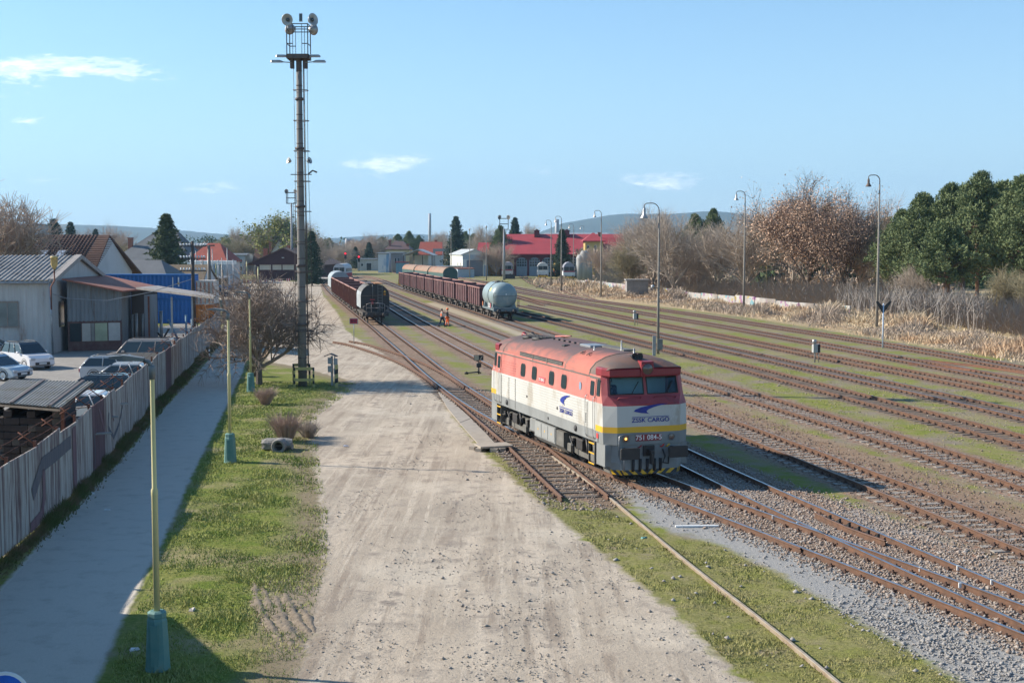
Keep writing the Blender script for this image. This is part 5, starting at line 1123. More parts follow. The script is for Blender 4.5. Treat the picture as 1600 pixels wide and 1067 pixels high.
# railcars
def railcar(lab, x, dp, rz, top, low, face, yellow=False, L_=12, name='railcar', z1=4.3):
    t = thing(name, lab, 'rail vehicle', (D(x, dp), dp, ZT), rz); h = L_/2
    P = [(-1.42, 1.0), (-1.47, 1.9), (-1.42, 3.3), (-1.15, 3.85), (-.6, z1-.1), (0, z1), (.6, z1-.1), (1.15, 3.85), (1.42, 3.3), (1.47, 1.9), (1.42, 1.0)]
    mb = MB(); mb.loft([[(xx, y, z) for y, z in P] for xx in (-h, h)]); mb.build('body', top, t)
    mb = MB(); mb.box(-h-.03, h+.03, -1.5, 1.5, 1.05, 2.0); mb.build('lower_body', low, t)
    for y0, y1 in ((-1.2, -.05), (.05, 1.2)): mb = MB(); mb.box(h, h+.05, y0, y1, 2.35, 3.35, bev=.02); mb.build('windscreen', GLASS, t)
    mb = MB(); mb.box(h, h+.04, -1.42, 1.42, 2.02, 2.3); mb.build('front_band', face, t)
    mb = MB(); mb.box(h-.1, h+.15, -1.3, 1.3, .5, .95, bev=.04); mb.build('snow_plough', YEL if yellow else RG_, t)
    for k in range(5):
        for s in (-1, 1): mb = MB(); mb.box(-h+1+k*(L_-2)/5, -h+2+k*(L_-2)/5, *sorted((s*1.43, s*1.48)), 2.3, 3.1); mb.build('window', GLASS, t)
    for s in (-1, 1): bogie(t, s*(h-2)); mb = MB(); mb.lathe([(0, h+.06), (.14, h+.05), (.14, h)], (0, s*1.05, 1.6), 10, ax='x'); mb.build('headlight', WHITE, t)
    buffers(t, h); return t
RW = mat('railcar_red', (.42, .03, .05)); CR_ = mat('railcar_cream', (.55, .53, .5), (.45, .43, .4), scale=1)
railcar('white and red railcar far behind the grey van of the left train', 536, 318, R(-91), mat('railcar_roof', (.6, .6, .6)), RW, WHITE)
railcar('grey and red railcar with dark buffers in front of the arched depot doors', 793, 355, R(-91), mat('railcar_grey', (.36, .33, .34)), CR_, RW)
railcar('white and grey railcar with a yellow bumper right of the first depot railcar', 848, 346, R(-91), CR_, mat('railcar_light', (.6, .62, .64)), WHITE, True)
railcar('yellow and red railcar partly hidden behind the dark spruce', 873, 362, R(-91), mat('railcar_yellow', (.6, .38, .1)), RW, YEL, True, 16, z1=4.6)
railcar('white and red electric locomotive facing the yard by the reeds', 888, 332, R(-91), mat('el_loco', (.3, .3, .34)), WHITE, RW, True, 14, 'locomotive', 4.5)
railcar('pink fronted rail vehicle under the carport roof', 661, 445, R(-91), mat('loco_green', (.2, .26, .25)), mat('loco_pink', (.45, .04, .12)), RW, L_=10)
t = thing('buffer_stop', 'dark buffer stop in front of the left depot railcar', 'buffer stop', (D(797, 345), 345, 0)); mb = MB(); mb.box(-1.3, 1.3, -.3, .3, 0, 1.2); mb.build('frame', BLACK, t)
# ------------------------------------------------------------------ industrial shed on the left
RIBW = mat('ribbed_white', (.50, .49, .47), (.38, .36, .34), scale=1.0, stretch=(1, 1, .25), rough=.7, c3=(.28, .2, .16), s3=1.0, t3=.68)
CORR = mat('corrugated_grey', (.23, .25, .265), (.16, .17, .18), scale=1, stretch=(3, 3, .3), rough=.7, c3=(.12, .08, .06), s3=.9, t3=.64)
def sheet(mb, A, B, C, Dd, amp=.04, pitch=.3, mi=0):      # corrugated sheet: waves run from the A-B edge to the D-C edge
    A, B, C, Dd = map(Vector, (A, B, C, Dd)); n = (B-A).cross(Dd-A).normalized(); m_ = max(4, int((B-A).length/pitch)*4); vs = []
    for P, Q in ((A, B), (Dd, C)):
        for i in range(m_+1):
            u = i/m_; vs.append(P.lerp(Q, u)+n*amp*(0, 1, 1, 0)[i % 4])
    b = len(mb.v); mb.add(vs, [(i, i+1, m_+2+i, m_+1+i) for i in range(m_)], mi)
def xy(p, z): return (p[0], p[1], z)
sh = thing('workshop_shed', 'white ribbed workshop shed with a corrugated gable roof on the left edge', 'shed')
C0 = Vector((-34.9, 97)); Cb = Vector((-36.8, 115)); dl = Vector((-18, -1.8)).normalized(); Lf = C0+dl*26; Lb = Cb+dl*26; pk = (C0+Cb)/2; pkl = pk+dl*26
mb = MB(); sheet(mb, xy(Lf, 0), xy(C0, 0), xy(C0, 5.5), xy(Lf, 5.5), .05, .42)
mb.add([xy(C0, 0), xy(Cb, 0), xy(Cb, 5.6), xy(pk, 7.35), xy(C0, 5.6)], [(0, 1, 2, 3, 4)]); mb.build('wall', RIBW, sh, fix=False)
mb = MB(); e0 = C0+(C0-Cb).normalized()*.4; e1 = Lf+(C0-Cb).normalized()*.4
sheet(mb, xy(e1, 5.55), xy(e0, 5.55), xy(pk, 7.4), xy(pkl, 7.4), .07, .36); mb.add([xy(pkl, 7.4), xy(pk, 7.4), xy(Cb, 5.6), xy(Lb, 5.6)], [(0, 1, 2, 3)])
mb.build('roof', mat('eternit', (.34, .33, .31), (.22, .21, .2), scale=.8, rough=.95, spec=.2, c3=(.15, .14, .13), s3=1.2), sh, fix=False)
mb = MB(); o_ = Vector((.12, -.0)); 
for a, b in ((C0, pk), (pk, Cb)):
    za, zb = (5.55, 7.35) if a is C0 else (7.35, 5.55); mb.loft([[xy(a+o_, za-.2), xy(a-dl*.3, za-.2), xy(a-dl*.3, za+.14), xy(a+dl*.15, za+.14)], [xy(b+o_, zb-.2), xy(b-dl*.3, zb-.2), xy(b-dl*.3, zb+.14), xy(b+dl*.15, zb+.14)]])
mb.build('verge_board', mat('verge_concrete', (.36, .32, .28), (.27, .24, .22), scale=2), sh)
mb = MB(); mb.tube([xy(e1, 5.42), xy(e0, 5.42)], .11, 6); mb.tube([xy(e0, 5.4), (e0.x+.1, e0.y, 0)], .08, 6); mb.build('gutter', GALV, sh)
wd = MB(); MZ = (2.1, 3.95)
for k in range(6):
    a = C0+dl*(2.4+k*1.75); b = a+dl*1.62; mb = MB(); f = (C0-Cb).normalized()*.08
    mb.add([xy(a+f, MZ[0]), xy(b+f, MZ[0]), xy(b+f, MZ[1]), xy(a+f, MZ[1])], [(0, 1, 2, 3)]); w = mb.build('window', mat('dusty_glass', (.10, .12, .12), (.2, .22, .21), scale=.6, rough=.3), sh, fix=False)
    mb = MB()
    for q0, q1, z0, z1 in ((a, a+dl*.09, *MZ), (b-dl*.09, b, *MZ), (a, b, MZ[0]-.08, MZ[0]+.03), (a, b, MZ[1]-.05, MZ[1]+.06), (a+dl*.8, a+dl*.87, *MZ)): mb.add([xy(q0+f*1.6, z0), xy(q1+f*1.6, z0), xy(q1+f*1.6, z1), xy(q0+f*1.6, z1)], [(0, 1, 2, 3)])
    mb.build('frame', mat('window_rust', (.2, .13, .1), (.3, .28, .25), scale=3), w, fix=False)
dg = (Cb-C0).normalized(); nrm = Vector((dg.y, -dg.x))
mb = MB(); a = C0+dg*2+nrm*.05; b = C0+dg*3.6+nrm*.05; mb.add([xy(a, 1.9), xy(b, 1.9), xy(b, 3.9), xy(a, 3.9)], [(0, 1, 2, 3)]); mb.build('window', GLASS, sh, fix=False)
# yellow beacon on bent pipe
t = thing('pipe_beacon', 'faded yellow lamp on a bent rusty pipe at the shed corner', 'lamp', (D(86, 96), 96, 0)); mb = MB(); mb.tube([(-.3, 0, 3.4), (-.3, 0, 5.1), (0, 0, 5.6), (0, 0, 6.5)], .06, 6); mb.build('pipe', RUSTY, t)
mb = MB(); mb.lathe([(.08, 6.4), (.26, 6.75), (.26, 7.25), (.3, 7.27), (.24, 7.4), (0, 7.42)], n=10); mb.build('lamp_shade', mat('beacon_yellow', (.55, .38, .12), (.4, .3, .14), scale=4), t)
# annex with brown roof
an = thing('annex_shed', 'grey corrugated annex under a rust brown sloping roof beside the workshop', 'shed')
A0 = Vector((-34.6, 99.5)); A1 = Vector((-31.3, 102.2)); A1 = Vector((D(189, 101), 101)); A2 = Vector((D(204, 112), 112)); A3 = Vector((D(160, 114), 114))
mb = MB(); sheet(mb, xy(A0, 2.3), xy(A1, 2.3), xy(A1, 4.7), xy(A0, 5.5), .05, .3); sheet(mb, xy(A1, 0), xy(A2, 0), xy(A2, 4.6), xy(A1, 4.65), .05, .3)
sheet(mb, xy(Vector((D(225, 108), 108)), 0), xy(Vector((D(245, 113), 113)), 0), xy(Vector((D(245, 113), 113)), 4), xy(Vector((D(225, 108), 108)), 4.1), .05, .3); mb.build('wall', CORR, an, fix=False)
mb = MB(); mb.add([xy(A0, 0), xy(A1, 0), xy(A1, 2.35), xy(A0, 2.35)], [(0, 1, 2, 3)]); mb.build('lower_wall', mat('maroon_board', (.10, .035, .035), (.16, .10, .08), scale=2), an, fix=False)
for i, c in enumerate(((.02, .03, .035), (.5, .46, .4), (.30, .28, .25), (.42, .45, .30), (.52, .5, .46))):
    u0 = (.04, .26, .43, .50, .75)[i]; u1 = (.24, .42, .49, .73, .97)[i]; f = Vector((.03, -.08)); p, q = A0.lerp(A1, u0)+f, A0.lerp(A1, u1)+f
    mb = MB(); mb.add([xy(p, .75), xy(q, .75), xy(q, 2.15), xy(p, 2.15)], [(0, 1, 2, 3)]); mb.build('panel', mat('panel%d' % i, c, tuple(x*.7 for x in c), scale=1), an, fix=False)
r0, r1, r2, r3 = G(97, 437, 5.55), G(192, 456, 4.6), G(256, 450.5, 4.4), G(163, 431.5, 5.6)
r0, r1, r2, r3 = [Vector((D(x, d), d, CZ-(y-390)/FPX*d)) for x, y, d in ((97, 437.5, 98.5), (191, 456.5, 100), (255, 450.5, 114), (165, 432, 116))]
mb = MB(); mb.loft([[r0, r1, r2, r3], [p+Vector((0, 0, .12)) for p in (r0, r1, r2, r3)]]); mb.build('roof', mat('brown_roof', (.22, .075, .05), (.27, .11, .075), scale=1.2, rough=.85), an)
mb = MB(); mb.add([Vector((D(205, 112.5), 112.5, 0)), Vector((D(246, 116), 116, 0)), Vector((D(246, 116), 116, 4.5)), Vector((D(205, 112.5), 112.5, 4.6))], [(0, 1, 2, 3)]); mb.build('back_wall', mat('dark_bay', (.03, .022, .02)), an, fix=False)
t = thing('canopy', 'long flat grey canopy reaching from the annex to the dark telegraph pole', 'canopy'); q = [Vector((D(x, d), d, CZ-(y-390)/FPX*d)) for x, y, d in ((213, 452, 101), (334, 467, 97), (340, 463, 103), (246, 449, 108))]
mb = MB(); mb.loft([q, [p+Vector((0, 0, .16)) for p in q]]); mb.build('deck', mat('canopy_deck', (.36, .33, .3), (.24, .2, .17), scale=2), t)
for x, d in ((232, 101.5), (268, 100), (300, 99.5)): mb = MB(); mb.box(-.06, .06, -.06, .06, 0, 4.2); mb.build('post', GALV if x > 260 else RUSTY, t, (D(x, d), d, 0))
for i, (x, d, h, rot, m_) in enumerate(((206,104,2.6,0,GALV),(212,104,2.7,0,GALV),(221,105,2.6,.02,GALV),(251,106,2.8,0,GALV),(283,104,2.2,-.5,mat('blue_tube', (.2, .35, .5))),(290,103,2.6,0,mat('blue_tube', (.2, .35, .5))),(299,102,2.4,0,mat('blue_tube', (.2, .35, .5))),(245,103,1.5,.6,WOODS),(262,103,1.2,-.7,BLACK))):
    t = thing('leaning_pipe', ['leftmost grey pipe standing in the dark bay','second grey pipe standing in the dark bay','third grey pipe in the dark bay','broad light pipe against the blue container','slanted blue tube under the canopy','upright blue tube left of the wooden pole','upright blue tube next to the wooden pole','tilted plank leaning in the bay','fallen black pipe under the canopy'][i], 'pipe', (D(x, d), d, 0)); mb = MB(); mb.tube([(0, 0, 0), (rot*h, 0, h)], .13 if i in (1, 3) else .08, 7); mb.tube([(rot*h, 0, h-.02), (rot*h, 0, h+.03)], .15 if i in (1, 3) else .1, 7); mb.build('pipe', m_, t)
# containers
CB = mat('container_blue', (.015, .14, .42), (.012, .10, .32), scale=.6, rough=.5, c3=(.1, .08, .08), s3=.8, t3=.72)
def container(lab, x0, x1, d, z0, m_, writing=False):
    X0, X1 = D(x0, d), D(x1, d); L_ = X1-X0; t = thing('shipping_container', lab, 'container', (X0, d, z0)); mb = MB(); sheet(mb, (0, 0, .12), (L_, 0, .12), (L_, 0, 2.5), (0, 0, 2.5), .07, .42); sheet(mb, (L_, 0, .12), (L_, 2.4, .12), (L_, 2.4, 2.5), (L_, 0, 2.5), .05, .4); mb.add([(0, 2.4, 0), (L_, 2.4, 0), (L_, 2.4, 2.6), (0, 2.4, 2.6), (0, 0, 2.55), (L_, 0, 2.55), (0, 0, 0)], [(0, 1, 2, 3), (3, 2, 5, 4), (0, 3, 4, 6)]); mb.build('body', m_, t, fix=False)
    mb = MB()
    for x in (0, L_-.16): mb.box(x, x+.16, -.1, .08, 0, 2.6)
    mb.box(.16, L_-.16, -.1, .05, 0, .14); mb.box(.16, L_-.16, -.1, .05, 2.46, 2.6); mb.build('frame', m_, t)
    if writing:
        for x, w, zz in ((L_-2.2, .1, [(1.0, 2.3)]), (L_-1.6, .14, [(1.75, 2.3), (1.3, 1.5)])):
            for z0_, z1_ in zz: mb = MB(); mb.box(x, x+w, -.13, -.11, z0_, z1_); mb.build('marking', WHITE, t)
        for z_ in (.8, 1.55): mb = MB(); mb.add([(L_-1.72, -.12, z_), (L_-1.4, -.12, z_), (L_-1.56, -.12, z_+.28)], [(0, 1, 2)]); mb.build('warning_triangle', YEL, t, fix=False)
    return t
container('upper blue shipping container behind the brown roofed annex', 162, 302, 138, 2.63, CB, True); container('lower blue shipping container under the other blue one', 162, 300, 138.0, 0, CB, False)
t = container('white container with orange edges, upper one behind the telegraph pole', 306, 334, 139, 1.95, mat('container_white', (.62, .58, .54), (.5, .45, .4), scale=2)); mb = MB()
for k in range(5): mb.box(.1+k*.44, .18+k*.44, -.13, -.06, .1, 2.4)
mb.build('stripe', mat('edge_orange', (.6, .16, .05)), t); container('orange container half hidden under the white one', 306, 336, 139, -.66, mat('container_orange', (.75, .22, .02), (.6, .16, .02), scale=1))
# ------------------------------------------------------------------ generic houses
def window_on(parent, x0, x1, z0, z1, y, m_=None, fr=None):
    mb = MB(); mb.box(x0, x1, y-.12, y-.02, z0, z1); f = mb.build('window', fr or WHITE, parent); w = min(.15, (x1-x0)*.12); mb = MB(); mb.box(x0+w, x1-w, y-.16, y-.12, z0+w, z1-w); mb.build('pane', m_ or GLASS, f); return f
def house(name, lab, cat, x0, x1, dp, depth, ze, zr, wall, roofm, gable=False, rz=0.0, wins=(), chim=(), hip=0.0, over=.5, z0=0):
    X0, X1 = D(x0, dp), D(x1, dp); w = X1-X0; t = thing(name, lab, cat, (X0, dp, z0), rz); mb = MB()
    if gable: mb.prism([(0, 0), (w, 0), (w, ze), (w/2, zr-.1), (0, ze)], 'y', 0, depth)
    else:
        g = [(0, 0), (depth, 0), (depth, ze), (depth/2, ze if hip else zr-.1), (0, ze)]; mb.loft([[(0, a, b) for a, b in g], [(w, a, b) for a, b in g]])
    mb.build('wall', wall, t); mb = MB(); th = .22
    def slab(a, b, c, d): mb.loft([[a, b, c, d], [tuple(Vector(p)+Vector((0, 0, th))) for p in (a, b, c, d)]])
    if gable:
        dz = (zr-ze)/(w/2)*over
        slab((-over, -over, ze-dz), (w/2, -over, zr), (w/2, depth+over, zr), (-over, depth+over, ze-dz)); slab((w/2, -over, zr), (w+over, -over, ze-dz), (w+over, depth+over, ze-dz), (w/2, depth+over, zr))
    else:
        dz = (zr-ze)/(depth/2)*over; h = hip
        slab((-over, -over, ze-dz), (w+over, -over, ze-dz), (w-h, depth/2, zr), (h, depth/2, zr)); slab((h, depth/2, zr), (w-h, depth/2, zr), (w+over, depth+over, ze-dz), (-over, depth+over, ze-dz))
        if h:
            slab((-over, -over, ze-dz), (h, depth/2, zr), (h, depth/2, zr), (-over, depth+over, ze-dz)); slab((w-h, depth/2, zr), (w+over, -over, ze-dz), (w+over, depth+over, ze-dz), (w-h, depth/2, zr))
    rf = mb.build('roof', roofm, t)
    for cx, cy, h in chim: mb = MB(); mb.box(cx*w-.5, cx*w+.5, cy*depth-.4, cy*depth+.4, ze, zr+h); mb.box(cx*w-.6, cx*w+.6, cy*depth-.5, cy*depth+.5, zr+h, zr+h+.2); mb.build('chimney', mat('chimney_brick', (.30, .11, .07)), rf)
    for q in wins:
        if q[0] == 'r':
            _, n, u0, u1, za, zb, fr_ = q
            for k in range(n): a = u0+(u1-u0)*k/n; b = a+(u1-u0)/n*fr_; window_on(t, a*w, b*w, za, zb, 0)
    return t
BT = mat('brown_tiles', (.155, .08, .055), (.09, .05, .04), scale=1.0, rough=.9, contrast=.2); GT = mat('grey_tiles', (.135, .14, .145), (.10, .105, .11), scale=.6, rough=.8); RT = mat('red_sheet', (.36, .045, .05), (.29, .035, .04), scale=.3, rough=.7); RTT = mat('red_tiles', (.33, .075, .045), (.25, .06, .04), scale=.6, rough=.9)
PLW = mat('plaster_white', (.55, .55, .54), (.47, .47, .46), scale=.4, rough=.9); PLC = mat('plaster_cream', (.56, .46, .27), (.47, .38, .22), scale=.4, rough=.9); PLG = mat('plaster_grey', (.34, .33, .32), (.27, .26, .25), scale=.4, rough=.9); PLY = mat('plaster_yellow', (.60, .42, .15), (.5, .36, .14), scale=.4, rough=.9)
bh = house('house', 'house with a brown tiled roof and two skylights behind the workshop', 'house', -40, 136, 142, 17, 5.2, 9.4, PLW, BT, over=1.0)
mb = MB(); w = D(136, 142)-D(-40, 142)
for k in range(22): u = k/22; mb.box(-.9, w+.95, u*9.4-.9, u*9.4-.82, 4.75+u*4.55+.3, 4.75+u*4.55+.37)
for k in range(int(w/.42)): x = -.8+k*.42; mb.loft([[(x, -1.0, 4.98), (x+.12, -1.0, 4.98), (x+.06, -1.0, 5.1)], [(x, 8.5, 9.6), (x+.12, 8.5, 9.6), (x+.06, 8.5, 9.7)]])
mb.build('tile_rows', BT, bh)
for px in (50, 79):
    x = D(px, 142)-D(-40, 142); mb = MB(); mb.loft([[(x-.5, 2.6, 6.75), (x+.5, 2.6, 6.75), (x+.5, 4.4, 7.65), (x-.5, 4.4, 7.65)], [(x-.5, 2.5, 6.95), (x+.5, 2.5, 6.95), (x+.5, 4.3, 7.85), (x-.5, 4.3, 7.85)]]); f = mb.build('skylight', DK, bh); mb = MB(); mb.add([(x-.4, 2.6, 7.02), (x+.4, 2.6, 7.02), (x+.4, 4.15, 7.8), (x-.4, 4.15, 7.8)], [(0, 1, 2, 3)]); mb.build('pane', glassm('sky_glass', (.3, .33, .38), .1), f, fix=False)
house('house', 'low house with a dark grey roof and twin skylights above the blue containers', 'house', 140, 262, 175, 16, 3.0, 6.2, PLW, GT, hip=3)
for px in (168, 184): x, z = D(px, 173, 431); t = thing('skylight', 'left skylight on the dark grey roof above the containers' if px == 168 else 'right skylight on the dark grey roof above the containers', 'skylight', (x, 172.5, 4.0)); mb = MB(); mb.loft([[(-.9, -.1, -.6), (.6, -.1, -.6), (1.0, .9, .9), (-.5, .9, .9)], [(-.9, -.2, -.5), (.6, -.2, -.5), (1.0, .8, 1.0), (-.5, .8, 1.0)]]); mb.build('pane', glassm('sky_glass2', (.35, .4, .42), .15), t)
house('house', 'low building with a brown mossy roof right of the grey roofed house', 'house', 236, 312, 190, 12, 2.6, 5.4, PLW, mat('moss_roof', (.17, .12, .07), (.12, .09, .05), scale=1))
v = house('villa', 'white villa with a large slate grey hipped roof left of the tall spruce', 'house', 176, 268, 285, 22, 5.5, 11.6, PLW, GT, hip=7, wins=[('r', 3, .3, .95, 1.8, 3.6, .35)], chim=[(.2, .25, -1.2)])
house('villa', 'white wing with a grey pointed roof behind the spruce', 'house', 232, 292, 320, 18, 6, 13.0, PLW, GT, hip=5, chim=[(.3, .5, .6)])
house('office_block', 'red brown flat office block behind the red roofed house', 'building', 276, 330, 420, 16, 9.0, 9.8, mat('brick_pink', (.3, .13, .1)), mat('flat_roof', (.3, .3, .3)), wins=[('r', 6, .05, .95, 5.5, 7.6, .5)])
house('house', 'house with a red tiled roof right of the tall spruce', 'house', 294, 353, 300, 16, 5.2, 9.2, PLW, RTT, hip=3, wins=[('r', 7, .05, .98, 1.5, 4.2, .45)])
house('office_block', 'grey blue office building beside the fuel station', 'building', 345, 384, 410, 14, 6.0, 6.5, mat('office_grey', (.3, .36, .42), (.24, .28, .32), scale=.3), GREYM, wins=[('r', 5, .1, .95, 1, 2.6, .6), ('r', 5, .1, .95, 3.4, 5, .6)])
house('tower_block', 'grey block of flats behind the bare tree on the far left', 'building', -10, 52, 330, 14, 14.0, 14.4, mat('block_grey', (.36, .38, .4)), GREYM, wins=[('r', 1, .0, .95, 7.5, 11.5, 1)])
t = thing('station_canopy', 'long white flat canopy of the fuel station in the left distance', 'canopy', (D(228, 250), 250, 0)); w = D(360, 250)-D(228, 250); mb = MB(); mb.box(0, w, 0, 6, 5.0, 5.7); mb.build('roof', WHITE, t)
for k in range(5): mb = MB(); mb.box(-.15, .15, -.15, .15, 0, 5); mb.build('post', GALV, t, (w*(k+.3)/5, 2, 0))
for i in range(9):
    x = 300+i*8+random.uniform(-2, 2); t = thing('flag_pole', 'thin pale pole by the fuel station', 'pole', (D(x, 235), 235, 0), group='thin pale poles by the fuel station'); mb = MB(); mb.lathe([(.1, 0), (.07, 7+random.uniform(-1, 1.5))], n=6); mb.build('pole', GALV, t)
for i, x in enumerate((392, 398, 404, 411, 419, 426, 436)):
    t = thing('road_barrier', 'small red and white barrier left of the brown warehouse', 'barrier', (D(x-6, 300), 300+i*3, 0), group='red and white road barriers by the warehouse'); mb = MB(); mb.box(-.5, .5, -.05, .05, .1, .7); mb.build('board', WHITE, t)
    for s in (-.4, .1): mb = MB(); mb.box(s, s+.3, -.07, -.05, .1, .7); mb.build('stripe', RW, t)
# brown warehouse
WB = mat('warehouse_brown', (.075, .03, .028), (.055, .024, .024), scale=.6, rough=.85)
wh = thing('goods_warehouse', 'dark brown timber goods warehouse with cream panels under its wide gable', 'warehouse', (D(444, 330), 330, 0)); mb = MB()
mb.prism([(-7.2, 0), (8.0, 0), (8.0, 4.3), (-7.2, 4.3)], 'y', 0, 40); mb.prism([(-9.3, 4.0), (9.0, 4.0), (.0, 8.1)], 'y', -.4, 40); mb.build('wall', WB, wh)
mb = MB()
for s in (-1, 1): mb.loft([[(s*0, y, 8.1), (s*9.9, y, 3.75), (s*9.9, y, 3.95), (s*0, y, 8.35)] for y in (-1, 41)])
mb.build('roof', BT, wh)
for a, b in ((-6.2, -3.3), (-2.9, -.6), (-.3, 2.6), (3.2, 6.5)): mb = MB(); mb.box(a, b, -.12, -.02, 2.7, 4.0); mb.build('panel', mat('cream_panel', (.55, .52, .42), (.45, .42, .34), scale=.6), wh)
mb = MB(); mb.lathe([(.3, 5.7), (.3, 5.9), (0, 5.9)], (-.1, -.5, 0), 8); mb.build('lamp', WHITE, wh)
mb = MB(); mb.box(-6, -5, 4, 5, 6.2, 8.2); mb.box(1.5-2, 2.4-2, 8, 9, 8.0, 9.0); mb.build('chimney', mat('chimney_orange', (.4, .13, .07)), wh)
mb = MB(); mb.box(7, 12, -6, 10, 0, 1.0); tag(mb.build('loading_ramp', [mat('ramp_concrete', (.42, .38, .33))], None, (D(444, 310), 310, 0)), 'pale concrete loading ramp right of the brown warehouse', 'ramp')
house('house', 'white gabled house with a brown roof rising behind the warehouse', 'house', 417, 457, 400, 16, 4.5, 11.0, PLW, BT, gable=True, over=.8, chim=[(.1, .2, .4)])
house('house', 'long brown roofed wing left of the white gable behind the warehouse', 'house', 398, 432, 415, 12, 4.5, 11.0, PLW, BT)
# centre distance
house('signal_hut', 'small flat white building with a grey garage door in the centre distance', 'building', 559, 591, 480, 8, 4.2, 4.4, mat('hut_white', (.5, .5, .48), (.4, .36, .3), scale=.4), GREYM, wins=[('r', 1, .42, .7, 0, 3.0, 1), ('r', 1, .15, .3, 1.6, 2.8, 1)])
b = house('tall_block', 'white block with blue streaks left of the grey tower in the centre distance', 'building', 591, 608, 440, 8, 6.5, 6.7, mat('streak_white', (.6, .63, .66), (.2, .33, .5), scale=.5, stretch=(1, 1, .15), contrast=.04, thr=.58), GREYM)
house('tall_block', 'grey concrete tower block beside the white one in the centre distance', 'building', 604, 630, 450, 12, 6.6, 6.8, PLG, GREYM, wins=[('r', 2, .5, .9, 3, 5, .5)])
house('house', 'cream flat topped house with a dark roof above the grey tower block', 'house', 603, 640, 500, 16, 8.0, 11.0, PLC, mat('dark_tiles', (.12, .07, .06)), hip=3, chim=[(.15, .2, .3), (.9, .2, -1)])
house('house', 'house with a red brown roof and white gable behind the carport', 'house', 655, 690, 500, 14, 6.0, 10.7, PLW, RTT, chim=[(.7, .6, .8)])
cpx = thing('carport', 'open shed with a light grey gable roof in the centre distance', 'shed', (D(653, 430), 430, 0)); mb = MB()
for s in (-1, 1): mb.loft([[(0, y, 7.8), (s*5.2, y, 5.8), (s*5.2, y, 6.0), (0, y, 8.05)] for y in (0, 26)])
mb.build('roof', mat('carport_roof', (.4, .43, .45), (.33, .35, .37), scale=.4), cpx)
for x in (-4.8, -1.6, 1.6, 4.8): mb = MB(); mb.box(x-.15, x+.15, .2, .5, 0, 6); mb.build('post', DK, cpx)
mb = MB(); mb.box(-1.6, 3, 8, 8.3, 2.5, 6); mb.build('back_wall', PLW, cpx)
t = thing('hut', 'small pale blue hut beside the grey tower block', 'hut', (D(619, 420), 420, 0)); mb = MB(); mb.box(0, 4, 0, 4, 0, 3.6); mb.build('wall', mat('hut_blue', (.15, .3, .38)), t); mb = MB(); mb.box(-.3, 4.3, -.3, 4.3, 3.6, 3.9); mb.build('roof', DKRED, t)
t = thing('gantry', 'pale horizontal gantry beam left of the white shed', 'gantry', (D(677, 480), 480, 0)); mb = MB(); mb.box(0, 10.5, 0, 1, 7.2, 8.2); mb.box(0, .8, 0, 1, 0, 7.2); mb.box(9.6, 10.4, 0, 1, 0, 7.2); mb.build('beam', GALV, t)
ws = thing('white_shed', 'white gabled shed with a big grey roller door', 'shed', (D(723, 380), 380, 0), .0); WM = mat('shed_white', (.62, .62, .57), (.55, .55, .5), scale=.3)
wd_ = D(761, 380)-D(723, 380); mb = MB(); sk = -5.5
mb.loft([[(0, 0, 0), (wd_, 0, 0), (wd_, 0, 6.4), (wd_/2, 0, 7.8), (0, 0, 6.4)], [(sk, 38, 0), (wd_+sk, 38, 0), (wd_+sk, 38, 6.4), (wd_/2+sk, 38, 7.8), (sk, 38, 6.4)]]); mb.build('wall', WM, ws)
mb = MB(); 
for s, x0 in ((-1, -.4), (1, wd_+.4)): mb.loft([[(x0, -.4, 6.25), (wd_/2, -.4, 7.85), (wd_/2, -.4, 8.05), (x0, -.4, 6.45)], [(x0+sk, 38, 6.25), (wd_/2+sk, 38, 7.85), (wd_/2+sk, 38, 8.05), (x0+sk, 38, 6.45)]])
mb.build('roof', mat('shed_roof', (.45, .47, .47), (.38, .4, .4), scale=.3), ws)
mb = MB(); mb.box(1.2, 6.0, -.1, 0.02, 0, 4.8); mb.build('roller_door', mat('roller_grey', (.19, .19, .2), (.16, .16, .17), scale=.5, stretch=(1, 1, 6)), ws); mb = MB(); mb.box(-.02, wd_+.02, -.06, 0, 5.0, 6.35); mb.build('gable_band', mat('gable_grey', (.42, .47, .5)), ws)
for y in (6, 13): mb = MB(); mb.box(-.15+sk*y/38, .0+sk*y/38, y, y+3, 2, 4); mb.build('window', GLASS, ws)
mb = MB(); mb.box(6.4, 7.4, -.12, 0, 0, 3.2); mb.build('door', mat('door_blue', (.25, .33, .42)), ws)
t = thing('hut', 'light blue metal hut with a rusty flat roof in front of the white shed', 'hut', (D(722, 362), 362, 0), .3); mb = MB(); mb.box(-1.2, 3.6, 0, 4, 0, 2.4); mb.build('wall', mat('hut_lightblue', (.36, .45, .52)), t); mb = MB(); mb.loft([[(-1.4, -.2, 2.4), (3.8, -.2, 2.4), (3.8, 4.2, 2.7), (-1.4, 4.2, 2.7)], [(-1.4, -.2, 2.55), (3.8, -.2, 2.55), (3.8, 4.2, 2.85), (-1.4, 4.2, 2.85)]]); mb.build('roof', RUSTY, t)
t = thing('hut', 'cream cabin left of the white shed', 'hut', (D(682, 375), 375, 0)); mb = MB(); mb.box(0, 7, 0, 8, 0, 2.9); mb.build('wall', PLC, t); mb = MB(); mb.box(-.2, 7.2, -.2, 8.2, 2.9, 3.1); mb.build('roof', GALV, t)
